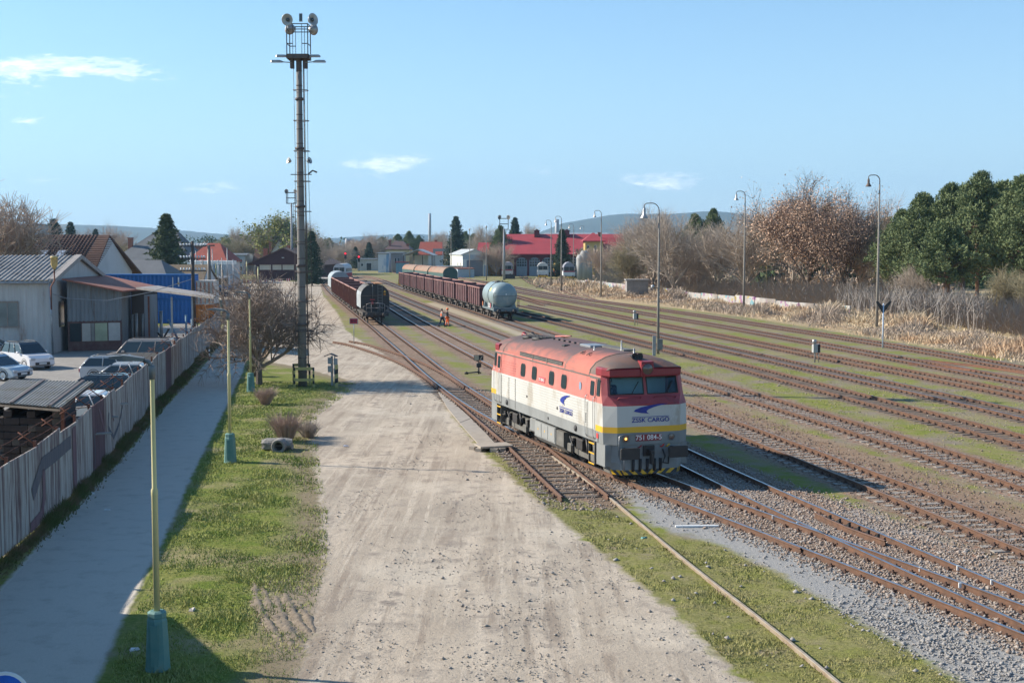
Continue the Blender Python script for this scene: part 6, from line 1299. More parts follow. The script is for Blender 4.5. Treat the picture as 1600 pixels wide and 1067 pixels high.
# depot
dp = thing('engine_depot', 'long engine depot with a big red roof and arched blue gates', 'depot', (D(797, 385), 385, 0)); w = D(975, 385)-D(797, 385); DR = mat('depot_red_wall', (.13, .022, .022), (.10, .02, .02), scale=.5)
mb = MB(); mb.box(0, w, 0, 30, 0, 6.5); mb.build('wall', DR, dp); mb = MB(); mb.loft([[(-1, -1, 6.3), (w+1, -1, 6.3), (w+1, 16, 12.4), (-3.5, 16, 12.4)], [(-1, -1, 6.6), (w+1, -1, 6.6), (w+1, 16, 12.7), (-3.5, 16, 12.7)]]); mb.loft([[(-3.5, 16, 12.4), (w+1, 16, 12.4), (w+1, 32, 6.3), (-1, 32, 6.3)], [(-3.5, 16, 12.7), (w+1, 16, 12.7), (w+1, 32, 6.6), (-1, 32, 6.6)]]); rf = mb.build('roof', RT, dp)
for x in (7.5, 16.8): mb = MB(); mb.box(x, x+1.6, 13, 16, 11.5, 13.6); mb.prism([(x-.3, 13.6), (x+1.9, 13.6), (x+.8, 14.2)], 'y', 12.8, 16.2); mb.build('roof_vent', DR, rf)
for k in range(7):
    x = 1.9+k*3.85; mb = MB(); P = [(x, 0), (x+3.2, 0), (x+3.2, 4.4)]+[(x+1.6+1.6*math.cos(a), 4.4+1.1*math.sin(a)) for a in np.linspace(0, PI, 8)][1:-1]+[(x, 4.4)]; mb.prism(P, 'y', -.12, .05); g = mb.build('gate', mat('gate_blue', (.25, .32, .36), (.2, .26, .3), scale=.8), dp)
    mb = MB()
    for q in range(4):
        for z in (2.9, 3.7, 4.5): mb.box(x+.2+q*.75, x+.75+q*.75, -.17, -.12, z, z+.6)
    mb.build('pane', GLASS, g)
mb = MB(); mb.box(.2, 1.2, -.1, 0, 2, 5); mb.build('door', PLC, dp)
house('house', 'small yellow building with a red roof left of the depot', 'house', 747, 785, 400, 14, 6.6, 9.9, PLY, RT, wins=[('r', 4, .1, .9, 2.5, 4.2, .4)])
house('factory_hall', 'long grey and pink hall rising behind the depot roof', 'factory', 853, 950, 520, 20, 14.0, 14.5, mat('hall_pink', (.33, .16, .17), (.26, .22, .26), scale=.1), mat('hall_grey', (.33, .35, .38)))
yb = house('water_tower_house', 'yellow building with a red hipped roof at the right end of the depot', 'building', 914, 942, 345, 9, 10.3, 12.2, PLY, RT, hip=2.2, over=.7, wins=[('r', 2, .1, .9, 6.5, 9, .3)], chim=[(.9, .7, .2)])
house('side_wing', 'lower red roofed wing right of the yellow building', 'building', 938, 975, 352, 10, 7.5, 11.0, PLC, RT)
for i, (x, r_, h) in enumerate(((907, 1.1, 5.9), (913, 1.2, 6.9), (919, 1.0, 5.6))): t = thing('silo', ['left grey silo in front of the yellow building', 'tallest grey silo in front of the yellow building', 'right grey silo in front of the yellow building'][i], 'silo', (D(x, 325), 325, 0)); mb = MB(); mb.lathe([(r_, 0), (r_, h), (r_*.6, h+.7), (0, h+.8)], n=14); mb.build('tank', mat('silo_grey', (.38, .38, .37), (.25, .25, .24), scale=.8, stretch=(1, 1, .2)), t)
for i, (x, y0, dpp, r_) in enumerate(((492,364,560,.9),(543,373,700,1.1),(547,373,700,1.0),(672,334,900,1.0),(617,369,900,.8),(870,343,600,1.0))):
    h = CZ+(390-y0)/FPX*dpp; t = thing('far_chimney', ['pale grey tower right of the dark spruce beside the mast', 'left of a pair of far slim towers', 'right of a pair of far slim towers', 'tallest far slim chimney in the centre', 'far slim chimney above the white building', 'white telecom tower behind the depot'][i], 'tower', (D(x, dpp), dpp, 0)); mb = MB(); mb.lathe([(r_*1.2, 0), (r_, h*.7), (r_*.9, h)], n=8); mb.build('shaft', mat('far_tower', (.4, .42, .45)), t)
# graffiti wall at right
gw = thing('graffiti_wall', 'low pale concrete wall with graffiti behind the reeds', 'wall'); P = [G(x, y).xy for x, y in ((900, 445), (965, 452), (1050, 464), (1150, 475), (1250, 486), (1330, 493))]
gm_ = bpy.data.materials.new('graffiti_paint'); gm_.use_nodes = True; t_ = gm_.node_tree; b_ = t_.nodes['Principled BSDF']; b_.inputs['Roughness'].default_value = .9; tcn = N('ShaderNodeTexCoord', t_); vo = N('ShaderNodeTexVoronoi', t_); vo.inputs['Scale'].default_value = 1.6; ns = N('ShaderNodeTexNoise', t_); ns.inputs['Scale'].default_value = .7; ns.inputs['Detail'].default_value = 5
t_.links.new(tcn.outputs['Object'], ns.inputs['Vector']); va = N('ShaderNodeVectorMath', t_, operation='ADD'); t_.links.new(tcn.outputs['Object'], va.inputs[0]); t_.links.new(ns.outputs['Color'], va.inputs[1]); t_.links.new(va.outputs[0], vo.inputs['Vector'])
rp = N('ShaderNodeValToRGB', t_); cr_ = rp.color_ramp; cr_.interpolation = 'CONSTANT'; sc = N('ShaderNodeSeparateColor', t_); t_.links.new(vo.outputs['Color'], sc.inputs[0]); t_.links.new(sc.outputs[0], rp.inputs[0])
for e, (p, c) in zip([cr_.elements[0], cr_.elements[1]]+[cr_.elements.new(.5) for _ in range(5)], ((0, (.34, .32, .3)), (.35, (.26, .33, .37)), (.5, (.36, .33, .3)), (.62, (.24, .13, .22)), (.72, (.14, .28, .32)), (.8, (.4, .39, .37)), (.93, (.35, .27, .1)))): e.position = p; e.color = (*c, 1)
nm = N('ShaderNodeTexNoise', t_); nm.inputs['Scale'].default_value = .12; t_.links.new(tcn.outputs['Object'], nm.inputs['Vector']); mr = N('ShaderNodeMapRange', t_); mr.inputs[1].default_value = .38; mr.inputs[2].default_value = .46; t_.links.new(nm.outputs['Fac'], mr.inputs[0]); mm = N('ShaderNodeMix', t_, data_type='RGBA'); t_.links.new(mr.outputs[0], mm.inputs[0]); mm.inputs[6].default_value = (.22, .19, .165, 1); t_.links.new(rp.outputs[0], mm.inputs[7]); t_.links.new(mm.outputs[2], b_.inputs['Base Color'])
for i, (a, b) in enumerate(zip(P[:-1], P[1:])):
    n = max(2, int((b-a).length/7))
    for k in range(n):
        p, q = a.lerp(b, k/n), a.lerp(b, (k+.97)/n); d = (q-p).normalized(); nn = Vector((-d.y, d.x))*.12; h = 1.2+random.uniform(-.15, .15); mb = MB(); mb.loft([[xy(p-nn, 0), xy(q-nn, 0), xy(q+nn, 0), xy(p+nn, 0)], [xy(p-nn, h), xy(q-nn, h), xy(q+nn, h), xy(p+nn, h)]]); mb.build('panel', gm_, gw)
t = thing('concrete_hut', 'square concrete hut standing in the reeds left of the lamp behind the cab', 'hut', G(984, 462)); mb = MB(); mb.box(-.5, 3.2, 0, 3, 0, 2.6); mb.build('wall', mat('hut_concrete', (.3, .28, .26), (.2, .19, .18), scale=1), t); mb = MB(); mb.box(-.7, 3.4, -.2, 3.2, 2.6, 2.8); mb.build('roof', PLG, t)
# ------------------------------------------------------------------ sleeper stack under its lean-to
rf = thing('lean_to', 'corrugated grey lean-to roof over stacked old sleepers behind the fence', 'shelter'); q = [Vector((D(x, d), d, z)) for x, d, z in ((-40, 44.2, 2.65), (89, 41.9, 2.7), (143, 49.8, 2.75), (10, 50.5, 2.75))]
mb = MB(); sheet(mb, q[0], q[1], q[2], q[3], .028, .17); mb.build('roof', mat('lean_to_roof', (.30, .285, .25), (.21, .2, .175), scale=.9, rough=.9, c3=(.2, .17, .11), s3=1.2), rf, fix=False)
mb = MB(); mb.loft([[p-Vector((0, 0, .12)) for p in q], [p-Vector((0, 0, .05)) for p in q]]); mb.build('deck', WOODS, rf)
for (a, b, u) in ((q[0], q[3], .45), (q[0], q[3], 0)):
    p0 = q[0].lerp(q[1], .42 if u else .88); p1 = q[3].lerp(q[2], .42 if u else .88); mb = MB(); mb.loft([[p0+Vector((-.06, 0, .04)), p0+Vector((.06, 0, .04)), p0+Vector((.06, 0, .07)), p0+Vector((-.06, 0, .07))], [p1+Vector((-.06, 0, .04)), p1+Vector((.06, 0, .04)), p1+Vector((.06, 0, .07)), p1+Vector((-.06, 0, .07))]]); mb.build('ridge_strip', DK, rf)
for x, y in ((-15.15, 42.9), (-18.9, 44.6), (-16.9, 49.0)): mb = MB(); mb.box(-.06, .06, -.06, .06, 0, 2.6); mb.build('post', RUSTY, rf, (x, y, 0))
tim = MB(); tim.box(-.13, .13, 0, 2.5, 0, .23, bev=.02); ends = [mat('old_timber', (.055, .04, .036), (.03, .022, .02), scale=3, rough=.95, bump=.5), mat('old_timber_grey', (.12, .10, .085), (.06, .05, .045), scale=3, rough=.95, bump=.5)]
me_ = [tim.build('stacked_sleeper', m_) for m_ in ends]; ms_ = [o.data for o in me_]
for o in me_: bpy.data.objects.remove(o)
for rw in range(10):
    for c_ in range(13):
        if rw == 9 and c_ % 3: continue
        o = bpy.data.objects.new('stacked_sleeper', ms_[random.random() < .22]); COL.objects.link(o); x = -18.9+c_*.285; o.location = (x, 43.4-(x+18.2)*.1+random.uniform(-.07, .07), rw*.245); o.rotation_euler = (0, random.uniform(-.03, .03), -(-.14)+random.uniform(-.03, .03))
        tag(o, 'dark old wooden sleeper in the stack under the lean-to roof', 'timber', 'old sleepers stacked under the lean-to')
for i, (px, d, L_, rz, z) in enumerate(((100, 45, 3.0, .5, 1.3), (106, 46, 2.4, .9, 1.5), (125, 49, 2.6, .3, 1.4), (136, 51, 3.2, .7, 1.6), (84, 43, 2.2, 1.1, 1.0))):
    t = thing('plank', ['long pale plank', 'grey plank', 'weathered plank', 'topmost plank', 'lowest plank'][i]+' on the junk pile just behind the fence', 'plank', (D(px, d), d, z), rz); mb = MB(); mb.box(-L_/2, L_/2, -.12, .12, 0, .05, bev=.01); mb.build('board', mat('pale_plank', (.34, .32, .29), (.24, .22, .2), scale=3, stretch=(1, 8, 1)), t)
t = thing('scrap_crate', 'rusty crate with scrap on the junk pile beside the lean-to', 'crate', (-16.9, 47.5, 0), .3); mb = MB()
for x in (-.9, .9):
    for y in (-.6, .6): mb.box(x-.05, x+.05, y-.05, y+.05, 0, 1.5)
for z in (.1, .5, .9, 1.3): mb.box(-.9, .9, -.65, -.6, z, z+.15); mb.box(-.9, .9, .6, .65, z, z+.15); mb.box(-.95, -.9, -.6, .6, z, z+.15)
mb.build('frame', RUSTY, t)
# ------------------------------------------------------------------ cars
TYRE = mat('tyre', (.02, .02, .02)); RIM = mat('rim', (.4, .4, .42), (.3, .3, .32), scale=4, rough=.3, metal=.7)
def paint(k, c, me=.0): 
    m = mat(k, c, tuple(x*.93 for x in c), scale=.5, rough=.25, spec=.6); m.node_tree.nodes['Principled BSDF'].inputs['Coat Weight'].default_value = .6; return m
def car(lab, loc, rz, pm_, kind='hatch', roofm=None):
    t = thing('parked_car', lab, 'car', loc, rz, 'cars parked behind the fence'); K = dict(hatch=(4.2, 1.46, .9, .78, .55), wagon=(4.6, 1.47, .92, .8, .3), suv=(4.3, 1.68, 1.05, .92, .2), van=(4.9, 1.95, 1.15, 1.0, .12))[kind]
    L_, H, hood, belt, rear = K; h = L_/2; w = .87; bl = hood+.0
    low = [(-h, .3), (-h, bl-.08), (-h+.1, bl), (h-1.25, bl), (h-.35, bl-.12), (h-.05, bl-.3), (h, .32), (h-.15, .22), (-h+.1, .22)]
    rings = []
    for y, k, dz in ((-w, .975, -.03), (-w+.06, 1, 0), (w-.06, 1, 0), (w, .975, -.03)): rings.append([(x*k, y, z+(dz if z > .6 else 0)) for x, z in low])
    mb = MB(); mb.loft(rings, sm=False); mb.build('body', pm_, t)
    xb0, xb1, xt0, xt1 = -h+.12, h-1.05, -h+.12+rear*1.3+.12, h-1.85 if kind != 'van' else h-1.75
    def gh(z0, z1, g, a=0.0, b=1.0):
        lp = lambda p, q, u: p+(q-p)*u
        return [[(lp(xb0, xt0, u)-g, -lp(w-.06, w-.2, u)-g, lp(z0, z1, u)), (lp(xb1, xt1, u)+g, -lp(w-.06, w-.2, u)-g, lp(z0, z1, u)), (lp(xb1, xt1, u)+g, lp(w-.06, w-.2, u)+g, lp(z0, z1, u)), (lp(xb0, xt0, u)-g, lp(w-.06, w-.2, u)+g, lp(z0, z1, u))] for u in (a, b)]
    mb = MB(); mb.loft(gh(bl-.02, H, 0, 0, .93)); mb.build('windows', glassm('car_glass', (.02, .03, .035), .05), t)
    A, B = gh(bl-.02, H, .012, .86, 1.0); mb = MB(); mb.loft([A, B, [(x*.97+(-.03), y*.9, H+.045) for x, y, z in B]], sm=False)
    bot, top = gh(bl-.02, H, .014, 0, .9)
    for i in range(4):
        p, q = Vector(bot[i]), Vector(top[i]); mb.tube([p, q], .045, 4)
    for s in (-1, 1):
        for fx in (.36, .66): 
            p = Vector((xb0+(xb1-xb0)*fx, s*(w-.05), bl-.02)); q_ = Vector((xt0+(xt1-xt0)*fx, s*(w-.19), H)); mb.tube([p, q_], .035, 4)
    mb.build('roof', roofm or pm_, t)
    for x in (-h+.85, h-.82):
        for s in (-1, 1):
            mb = MB(); mb.lathe([(0, w-.22), (.33, w-.22), (.335, w-.02), (.3, w+.015), (.22, w+.01)], (x, 0, .33), 18, ax='y', caps=False); mb.v = [(a, s*b, c) for a, b, c in mb.v]; wl = mb.build('wheel', TYRE, t)
            mb = MB(); mb.lathe([(.22, w+.0), (.2, w-.02), (.06, w+.01), (0, w+.02)], (x, 0, .33), 10, ax='y', caps=False); mb.v = [(a, s*b, c) for a, b, c in mb.v]; mb.build('rim', RIM, wl)
            mb = MB(); mb.lathe([(.39, w-.1), (.4, w+.004), (.36, w+.006)], (x, 0, .35), 18, ax='y', caps=False); mb.v = [(a, s*b, max(c, .2)) for a, b, c in mb.v]; mb.build('wheel_arch', BLACK, t)
    for s in (-1, 1):
        mb = MB(); mb.box(h-.22, h+.0, *sorted((s*.5, s*.82)), bl-.42, bl-.25, bev=.03); mb.build('headlight', mat('headlight_glass', (.5, .52, .55), rough=.1), t)
        mb = MB(); mb.box(-h-.02, -h+.2, *sorted((s*.55, s*.85)), bl-.35, bl-.12, bev=.03); mb.build('tail_light', mat('tail_red', (.5, .02, .03), rough=.3), t)
        mb = MB(); mb.box(xb1-.5, xb1-.3, *sorted((s*.88, s*1.05)), bl-.0, bl+.14, bev=.03); mb.build('mirror', pm_, t)
        mb = MB(); mb.box(-h+1.3, h-1.3, *sorted((s*(w-.0), s*(w+.015))), .42, .5); mb.build('side_strip', BLACK, t)
        if kind in ('suv', 'wagon', 'van'): mb = MB(); mb.tube([(xt0+.1, s*.62, H+.02), (xt0+.3, s*.62, H+.1), (xt1-.3, s*.62, H+.1), (xt1-.05, s*.62, H+.02)], .02, 5); mb.build('roof_rail', BLACK, t)
    mb = MB(); mb.box(h-.03, h+.03, -.5, .5, .32, .5, bev=.01); mb.build('grille', BLACK, t); mb = MB(); mb.box(h+.02, h+.05, -.26, .26, .36, .47); mb.build('number_plate', WHITE, t)
    return t
def gc(px, d): return (D(px, d), d, 0)
def byfence(d, L_, gap=.75):
    for a, b in zip(FP[:-1], FP[1:]):
        if a.y <= d <= b.y: return (a.lerp(b, (d-a.y)/(b.y-a.y)).x-gap-L_/2, d, 0)
car('white compact off-roader with a dark roof parked left of the annex', gc(39, 85.5), R(-42), paint('car_white', (.68, .68, .7)), 'suv', paint('car_dark_roof', (.06, .07, .08)))
car('silver blue car nose cut by the left picture edge', gc(-14, 78), R(-20), paint('car_ice', (.36, .44, .5)), 'wagon')
car('beige van parked nearest to the annex', byfence(85, 4.9), R(186), paint('car_beige', (.42, .35, .3)), 'van')
car('silver wagon with its red tail light towards the yard', byfence(77.5, 4.6, 1.2), R(6), paint('car_silver', (.42, .44, .46)), 'wagon')
car('light silver hatchback between the silver wagon and the dark wagon', byfence(72.5, 4.2), R(187), paint('car_pale_silver', (.46, .48, .5)), 'hatch')
car('dark blue wagon between the light hatchback and the white car', byfence(65.5, 4.6), R(188), paint('car_navy', (.03, .045, .06)), 'wagon')
car('white car beside the planks, nearest to the camera', byfence(57.5, 4.2, .6), R(188), paint('car_pure_white', (.72, .73, .75)), 'hatch')
car('grey car behind the white off-roader at the left edge', gc(-12, 92), R(10), paint('car_grey', (.16, .18, .2)), 'hatch')
for i, (x, d, c, lab) in enumerate(((372, 250, (.25, .33, .4), 'grey blue car left of the brown warehouse far away'), (340, 215, (.04, .05, .06), 'black car beside the bus in the far car park'), (590, 560, (.1, .16, .3), 'blue car far behind the white hut'))): car(lab, gc(x, d), R(20), paint('far%d' % i, c), 'hatch')
t = thing('parked_bus', 'white and blue bus in the far car park left of the warehouse', 'bus', (D(334, 240), 240, 0), .15); mb = MB(); mb.box(-6, 3, -1.2, 1.2, .4, 2.9, bev=.15); mb.build('body', mat('bus_white', (.55, .6, .65)), t); mb = MB(); mb.box(-5.8, 2.8, -1.23, -1.19, 1.6, 2.5); mb.build('windows', GLASS, t); mb = MB(); mb.box(-6.03, 3.03, -1.24, 1.24, .5, 1.2); mb.build('stripe', mat('bus_blue', (.05, .25, .5)), t)
for x in (-4, 1.2): mb = MB(); mb.lathe([(0, -1.26), (.45, -1.26), (.45, -1), (0, -1)], (x, 0, .45), 12, ax='y'); mb.build('wheel', TYRE, t)
# ------------------------------------------------------------------ small things on the ground
SLABC = mat('slab_concrete', (.36, .31, .255), (.27, .235, .195), scale=2, rough=.95, bump=.2)
SP = [((684, 613), (697, 613)), ((700, 640), (716, 637)), ((718, 662), (736, 655)), ((738, 685), (757, 676)), ((757, 706), (776, 697))]
for i in range(4):
    (a0, b0), (a1, b1) = SP[i], SP[i+1]; P = [G(*a0, 0), G(*b0, 0), G(*b1, 0), G(*a1, 0)]; c = sum(P, Vector())/4; P = [c+(p-c)*.985 for p in P]; mb = MB(); mb.loft([[p+Vector((0, 0, .01)) for p in P], [p+Vector((0, 0, .045+.01*(i % 2))) for p in P]])
    tag(mb.build('concrete_slab', SLABC), ['farthest', 'second farthest', 'second nearest', 'nearest'][i]+' concrete slab of the row along the dusty lot and the side track', 'slab', 'concrete slabs along the side track')
t = thing('concrete_cover', 'loose pale concrete cover slab on rubble beside the side track', 'slab', G(774, 702), .3); mb = MB(); mb.box(-.75, .6, -.5, .45, .13, .21, bev=.01); mb.build('slab', SLABC, t)
for x, y in ((-.75, -.3), (-.85, .2), (-.2, -.55), (.1, -.5)): mb = MB(); mb.cbox((x, y, .07), .3, .25, .13, 0, random.random()*3); mb.build('rubble', SLABC, t)
t = thing('white_board', 'white board lying on the grey gravel beside the switch', 'board', G(1089, 823)); mb = MB(); mb.box(-.62, .62, -.05, .05, 0, .05, bev=.005); mb.build('board', WHITE, t); t.rotation_euler = (0, 0, .05)
t = thing('stone_trough', 'broken stone trough with a round pipe hole on the lawn', 'stone trough', G(433, 704)); mb = MB()
ringp = []
for x, k in ((-.62, .8), (-.5, 1), (-.1, 1.05), (.3, 1), (.55, .85)):
    ringp.append([(x+random.uniform(-.05, .05), .36*k*math.cos(a)*random.uniform(.85, 1.1)+.25, .21+.24*k*math.sin(a)*random.uniform(.85, 1.15)) for a in np.linspace(0, 2*PI, 13)[:-1]])
mb.loft(ringp); mb.build('stone', mat('rough_stone', (.30, .28, .25), (.15, .14, .125), scale=4, rough=.95, bump=.8), t)
mb = MB(); mb.lathe([(.26, -.45), (.28, -.42), (.28, .2), (.18, .2), (.17, -.42), (.2, -.45), (.26, -.45)], (.12, 0, .22), 16, ax='y', caps=False); mb.build('pipe', mat('pipe_concrete', (.26, .24, .22), (.17, .16, .15), scale=4, rough=.95), t); mb = MB(); mb.lathe([(0, -.1), (.18, -.1)], (.12, 0, .22), 12, ax='y', caps=False); mb.build('pipe_inside', BLACK, t)
for i, (x, y, c) in enumerate(((210, 1015, (.7, .7, .7)), (144, 771, (.7, .7, .7)), (167, 797, (.6, .6, .6)), (1006, 841, (.1, .3, .28)), (540, 697, (.8, .8, .85)), (372, 592, (.8, .8, .8)), (300, 953, (.5, .45, .4)))):
    t = thing('litter', ['scrap of white paper', 'white litter by the fence weeds', 'crumpled scrap at the path edge', 'green bottle by the old rail', 'white scrap beside the bush', 'pale scrap at the far path edge', 'small torn wrapper'][i]+' lying on the ground', 'litter', G(x, y), random.random()*3); mb = MB(); mb.loft([[(-.1, -.05, 0), (.1, -.06, .0), (.12, .05, .0), (-.08, .06, 0)], [(-.08, -.04, .03), (.06, -.04, .06), (.08, .03, .03), (-.05, .04, .05)]]); mb.build('scrap', mat('litter%d' % i, c), t)
for i, (x, y) in enumerate(((327, 563), (366, 563))): t = thing('bollard', ['left', 'right'][i]+' striped bollard at the far end of the path', 'bollard', G(x, y)); mb = MB(); mb.lathe([(.06, 0), (.06, .85), (0, .9)], n=8); mb.build('post', BLK, t); mb = MB(); mb.lathe([(.064, .3), (.064, .5)], n=8, caps=False); mb.lathe([(.064, .65), (.064, .8)], n=8, caps=False); mb.build('band', WHITE, t)
# stair of the footbridge the view is taken from (outside the frame, its shade falls across the lawn)
mb = MB(); SX = -12.75
mb.prism([(28.4, 0), (28.4, 3.45), (24.6, 4.95), (16, 8.6), (10, 8.6), (10, 0)], 'x', SX-1.0, SX-.55)
for k in range(30): mb.box(SX-.55, SX+.9 if k < 0 else SX-.2, 28.2-k*.42, 28.2-(k+1)*.42, 1.6+k*.18-1.5, 1.6+k*.18-1.3)
o = mb.build('footbridge_stair', PLG); o['kind'] = 'structure'

t = thing('round_sign', 'round blue sign with a white rim at the bottom left picture corner', 'sign', (D(-6, 16), 16, 0)); mb = MB(); mb.lathe([(.035, 0), (.035, 2.5)], n=8); mb.build('post', GALV, t)
mb = MB(); mb.lathe([(0, -.06), (.3, -.06), (.31, -.045), (.3, -.035), (0, -.035)], (0, 0, 2.24), 28, ax='y'); bd = mb.build('board', WHITE, t); mb = MB(); mb.lathe([(0, -.067), (.265, -.067), (.265, -.061)], (0, 0, 2.24), 28, ax='y', caps=False); mb.build('face', mat('sign_blue', (.02, .12, .5)), bd)
# ------------------------------------------------------------------ vegetation
def rot_to(V, d):                # rows of V (x, y, z) turned so that +z points along d
    d = d/np.linalg.norm(d); a = np.cross(d, [0, 0, 1.0]); n_ = np.linalg.norm(a)
    a = a/n_ if n_ > 1e-4 else np.array([1.0, 0, 0]); b = np.cross(d, a); return V[:, :1]*a+V[:, 1:2]*b+V[:, 2:3]*d
class TreeMB:
    def __init__(s): s.V = []; s.F = []; s.n = 0
    def seg(s, p, q, r0, r1, k=4):
        d = q-p; ang = np.arange(k)*2*PI/k; c = np.stack([np.cos(ang), np.sin(ang), np.zeros(k)], 1)
        A = rot_to(c, d); s.V += [p+A*r0, q+A*r1]; b = s.n
        s.F += [(b+i, b+(i+1) % k, b+k+(i+1) % k, b+k+i) for i in range(k)]; s.n += 2*k
    def twig(s, p, q, r):
        s.seg(p, q, r, r*.3, 3)
def bare_tree(seed, h=10, spread=1.0, n1=7, up=.55, trunk=.25, lean=(0, 0), low=.22, twigs=5, lev=4, r0=.17, twr=.012, jit=.25):
    rs = np.random.default_rng(seed); T = TreeMB()
    def grow(p, d, L_, r, lv):
        n = 3 if lv < lev else 2; q = p
        for i in range(n):
            d = d+rs.normal(0, jit*.5, 3)+np.array([0, 0, .05*(1 if lv < 3 else .3)]); d /= np.linalg.norm(d); e = q+d*L_/n; ra = r*(1-.28*i/n*1.2); rb = r*(1-.28*(i+1)/n*1.2)
            if r > .016: T.seg(q, e, ra, rb, 5 if lv < 2 else 3)
            else: T.twig(q, e, max(ra, twr))
            if lv < lev and (i > 0 or lv > 0):
                for _ in range(2 if lv < lev-1 else twigs):
                    a = rs.normal(0, 1, 3); a -= a@d*d; a /= np.linalg.norm(a)+1e-6; nd = d*rs.uniform(.55, .95)+a*rs.uniform(.5, .95)*spread; nd[2] += .12; nd /= np.linalg.norm(nd)
                    grow(e, nd, L_*rs.uniform(.5, .78), r*.5, lv+1)
            q = e
    th = h*low; base = np.zeros(3); top = np.array([lean[0], lean[1], th]); T.seg(base-[0, 0, .2], top, r0*1.25, r0, 8)
    for k in range(n1):
        a = 2*PI*k/n1+rs.uniform(-.3, .3); u = rs.uniform(.35, 1) if k else .1; d = np.array([math.cos(a)*spread*u, math.sin(a)*spread*u, up+rs.uniform(-.1, .5)]); d /= np.linalg.norm(d)
        grow(top-[0, 0, rs.uniform(0, th*.3)], d, h*(1-low)*.47, r0*.62, 1)
    V = np.concatenate(T.V); F3 = [f for f in T.F]; return V, F3
def mesh_from(name, V, F, m_):
    me = bpy.data.meshes.new(name); me.from_pydata(V.tolist(), [], F); me.materials.append(m_); me.update(); return me
def tree_thing(name, label, parts, loc, rz=0, sc=1, group=None, cat='tree'):
    t = thing(name, label, cat, loc, rz, group); t.scale = sc if hasattr(sc, '__len__') else (sc,)*3
    for n, me in parts: link(bpy.data.objects.new(n, me), t)
    return t
BK = mat('bark_grey', (.15, .125, .105), (.10, .08, .07), scale=3, rough=.95); BKD = mat('bark_dark', (.13, .10, .085), (.08, .06, .05), scale=3, rough=.95); BKR = mat('twig_brown', (.46, .35, .27), (.35, .26, .2), scale=2, rough=.95); BKO = mat('twig_olive', (.34, .29, .17), (.25, .21, .13), scale=2, rough=.95)
BKB = mat('branch_grey_brown', (.46, .385, .31), (.34, .28, .225), scale=2, rough=.95)
BKA = mat('apple_twig', (.33, .25, .2), (.22, .165, .13), scale=2, rough=.95); BKO2 = mat('oak_twig', (.16, .12, .09), (.1, .075, .06), scale=2, rough=.95)
def split_tree(V, F, r_split, names=('branches', 'trunk'), mats=(None, None)):
    return V, F
def bt(seed, m_, **kw):
    V, F = bare_tree(seed, **kw); nt_ = 1+8*3  # trunk segment is the first eight quads
    tr = F[:8]; me1 = mesh_from('trunk', V[:16], tr, BKD if m_ is BKD else BK); f2 = [tuple(i-16 for i in f) for f in F[8:]]; return [('trunk', me1), ('crown', mesh_from('crown', V[16:], f2, m_))]
round_a = bt(3, BKB, h=12.5, n1=10, spread=.85, up=.95, low=.13, twigs=6, twr=.014, r0=.2)
round_b = bt(9, BKR, h=12, n1=9, spread=.85, up=.85, low=.12, twigs=6, twr=.014, r0=.18)
round_c = bt(21, BKB, h=12, n1=9, spread=.8, up=1.0, low=.16, twigs=7, twr=.017)
olive_a = bt(33, BKO, h=10, n1=9, spread=.85, up=.8, low=.15, twigs=7, twr=.016)
apple = bt(5, BKA, h=7.4, n1=9, spread=1.15, up=.6, low=.17, twigs=8, lev=4, r0=.2, twr=.004, jit=.32)
def leaves_on(V, n, size, seed, m_, name='dry_leaves', box=.35):
    rs = np.random.default_rng(seed); c = V[rs.integers(len(V)//6, len(V), n)]+rs.normal(0, box, (n, 3)); a = rs.normal(0, 1, (n, 3)); a /= np.linalg.norm(a, axis=1)[:, None]; b = np.cross(a, rs.normal(0, 1, (n, 3))); b /= np.linalg.norm(b, axis=1)[:, None]+1e-6
    s = size*rs.uniform(.6, 1.3, (n, 1)); P = np.stack([c-a*s, c+b*s*.6, c+a*s, c-b*s*.6], 1).reshape(-1, 3); me = bpy.data.meshes.new(name); idx = np.arange(n*4).reshape(-1, 4)
    me.from_pydata(P.tolist(), [], idx.tolist()); me.materials.append(m_); return (name, me)
LEAFO = mat('dry_oak_leaf', (.66, .45, .32), (.5, .32, .22), scale=1.2, rough=.9); LEAFY = mat('spring_leaf', (.26, .26, .06), (.18, .2, .05), scale=.6, rough=.9)
def needle_mesh(name, centers, radii, per, size, seed, m_, up=.3):
    rs = np.random.default_rng(seed); C = np.repeat(centers, per, 0); Rr = np.repeat(radii, per, 0); n = len(C)
    d = rs.normal(0, 1, (n, 3)); d /= np.linalg.norm(d, axis=1)[:, None]; u = rs.uniform(.35, 1, (n, 1))**.5; P0 = C+d*Rr*u
    dd = d+np.array([0, 0, up])+rs.normal(0, .45, (n, 3)); dd /= np.linalg.norm(dd, axis=1)[:, None]; sd = np.cross(dd, rs.normal(0, 1, (n, 3))); sd /= np.linalg.norm(sd, axis=1)[:, None]+1e-6
    s = size*rs.uniform(.6, 1.4, (n, 1)); P = np.stack([P0-sd*s*.28, P0+sd*s*.28, P0+dd*s], 1).reshape(-1, 3); me = bpy.data.meshes.new(name)
    me.vertices.add(len(P)); me.vertices.foreach_set('co', P.astype(np.float32).ravel()); me.loops.add(len(P)); me.loops.foreach_set('vertex_index', np.arange(len(P), dtype=np.int32)); me.polygons.add(n); me.polygons.foreach_set('loop_start', np.arange(0, n*3, 3, dtype=np.int32)); me.polygons.foreach_set('loop_total', np.full(n, 3, np.int32)); me.materials.append(m_); me.update(); return me
PINE = mat('pine_needles', (.175, .21, .085), (.10, .135, .055), scale=.9, rough=.85); SPRU = mat('spruce_needles', (.06, .095, .045), (.035, .06, .03), scale=1, rough=.85); SPRY = mat('spruce_light', (.10, .125, .05), (.06, .085, .035), scale=.8, rough=.85)
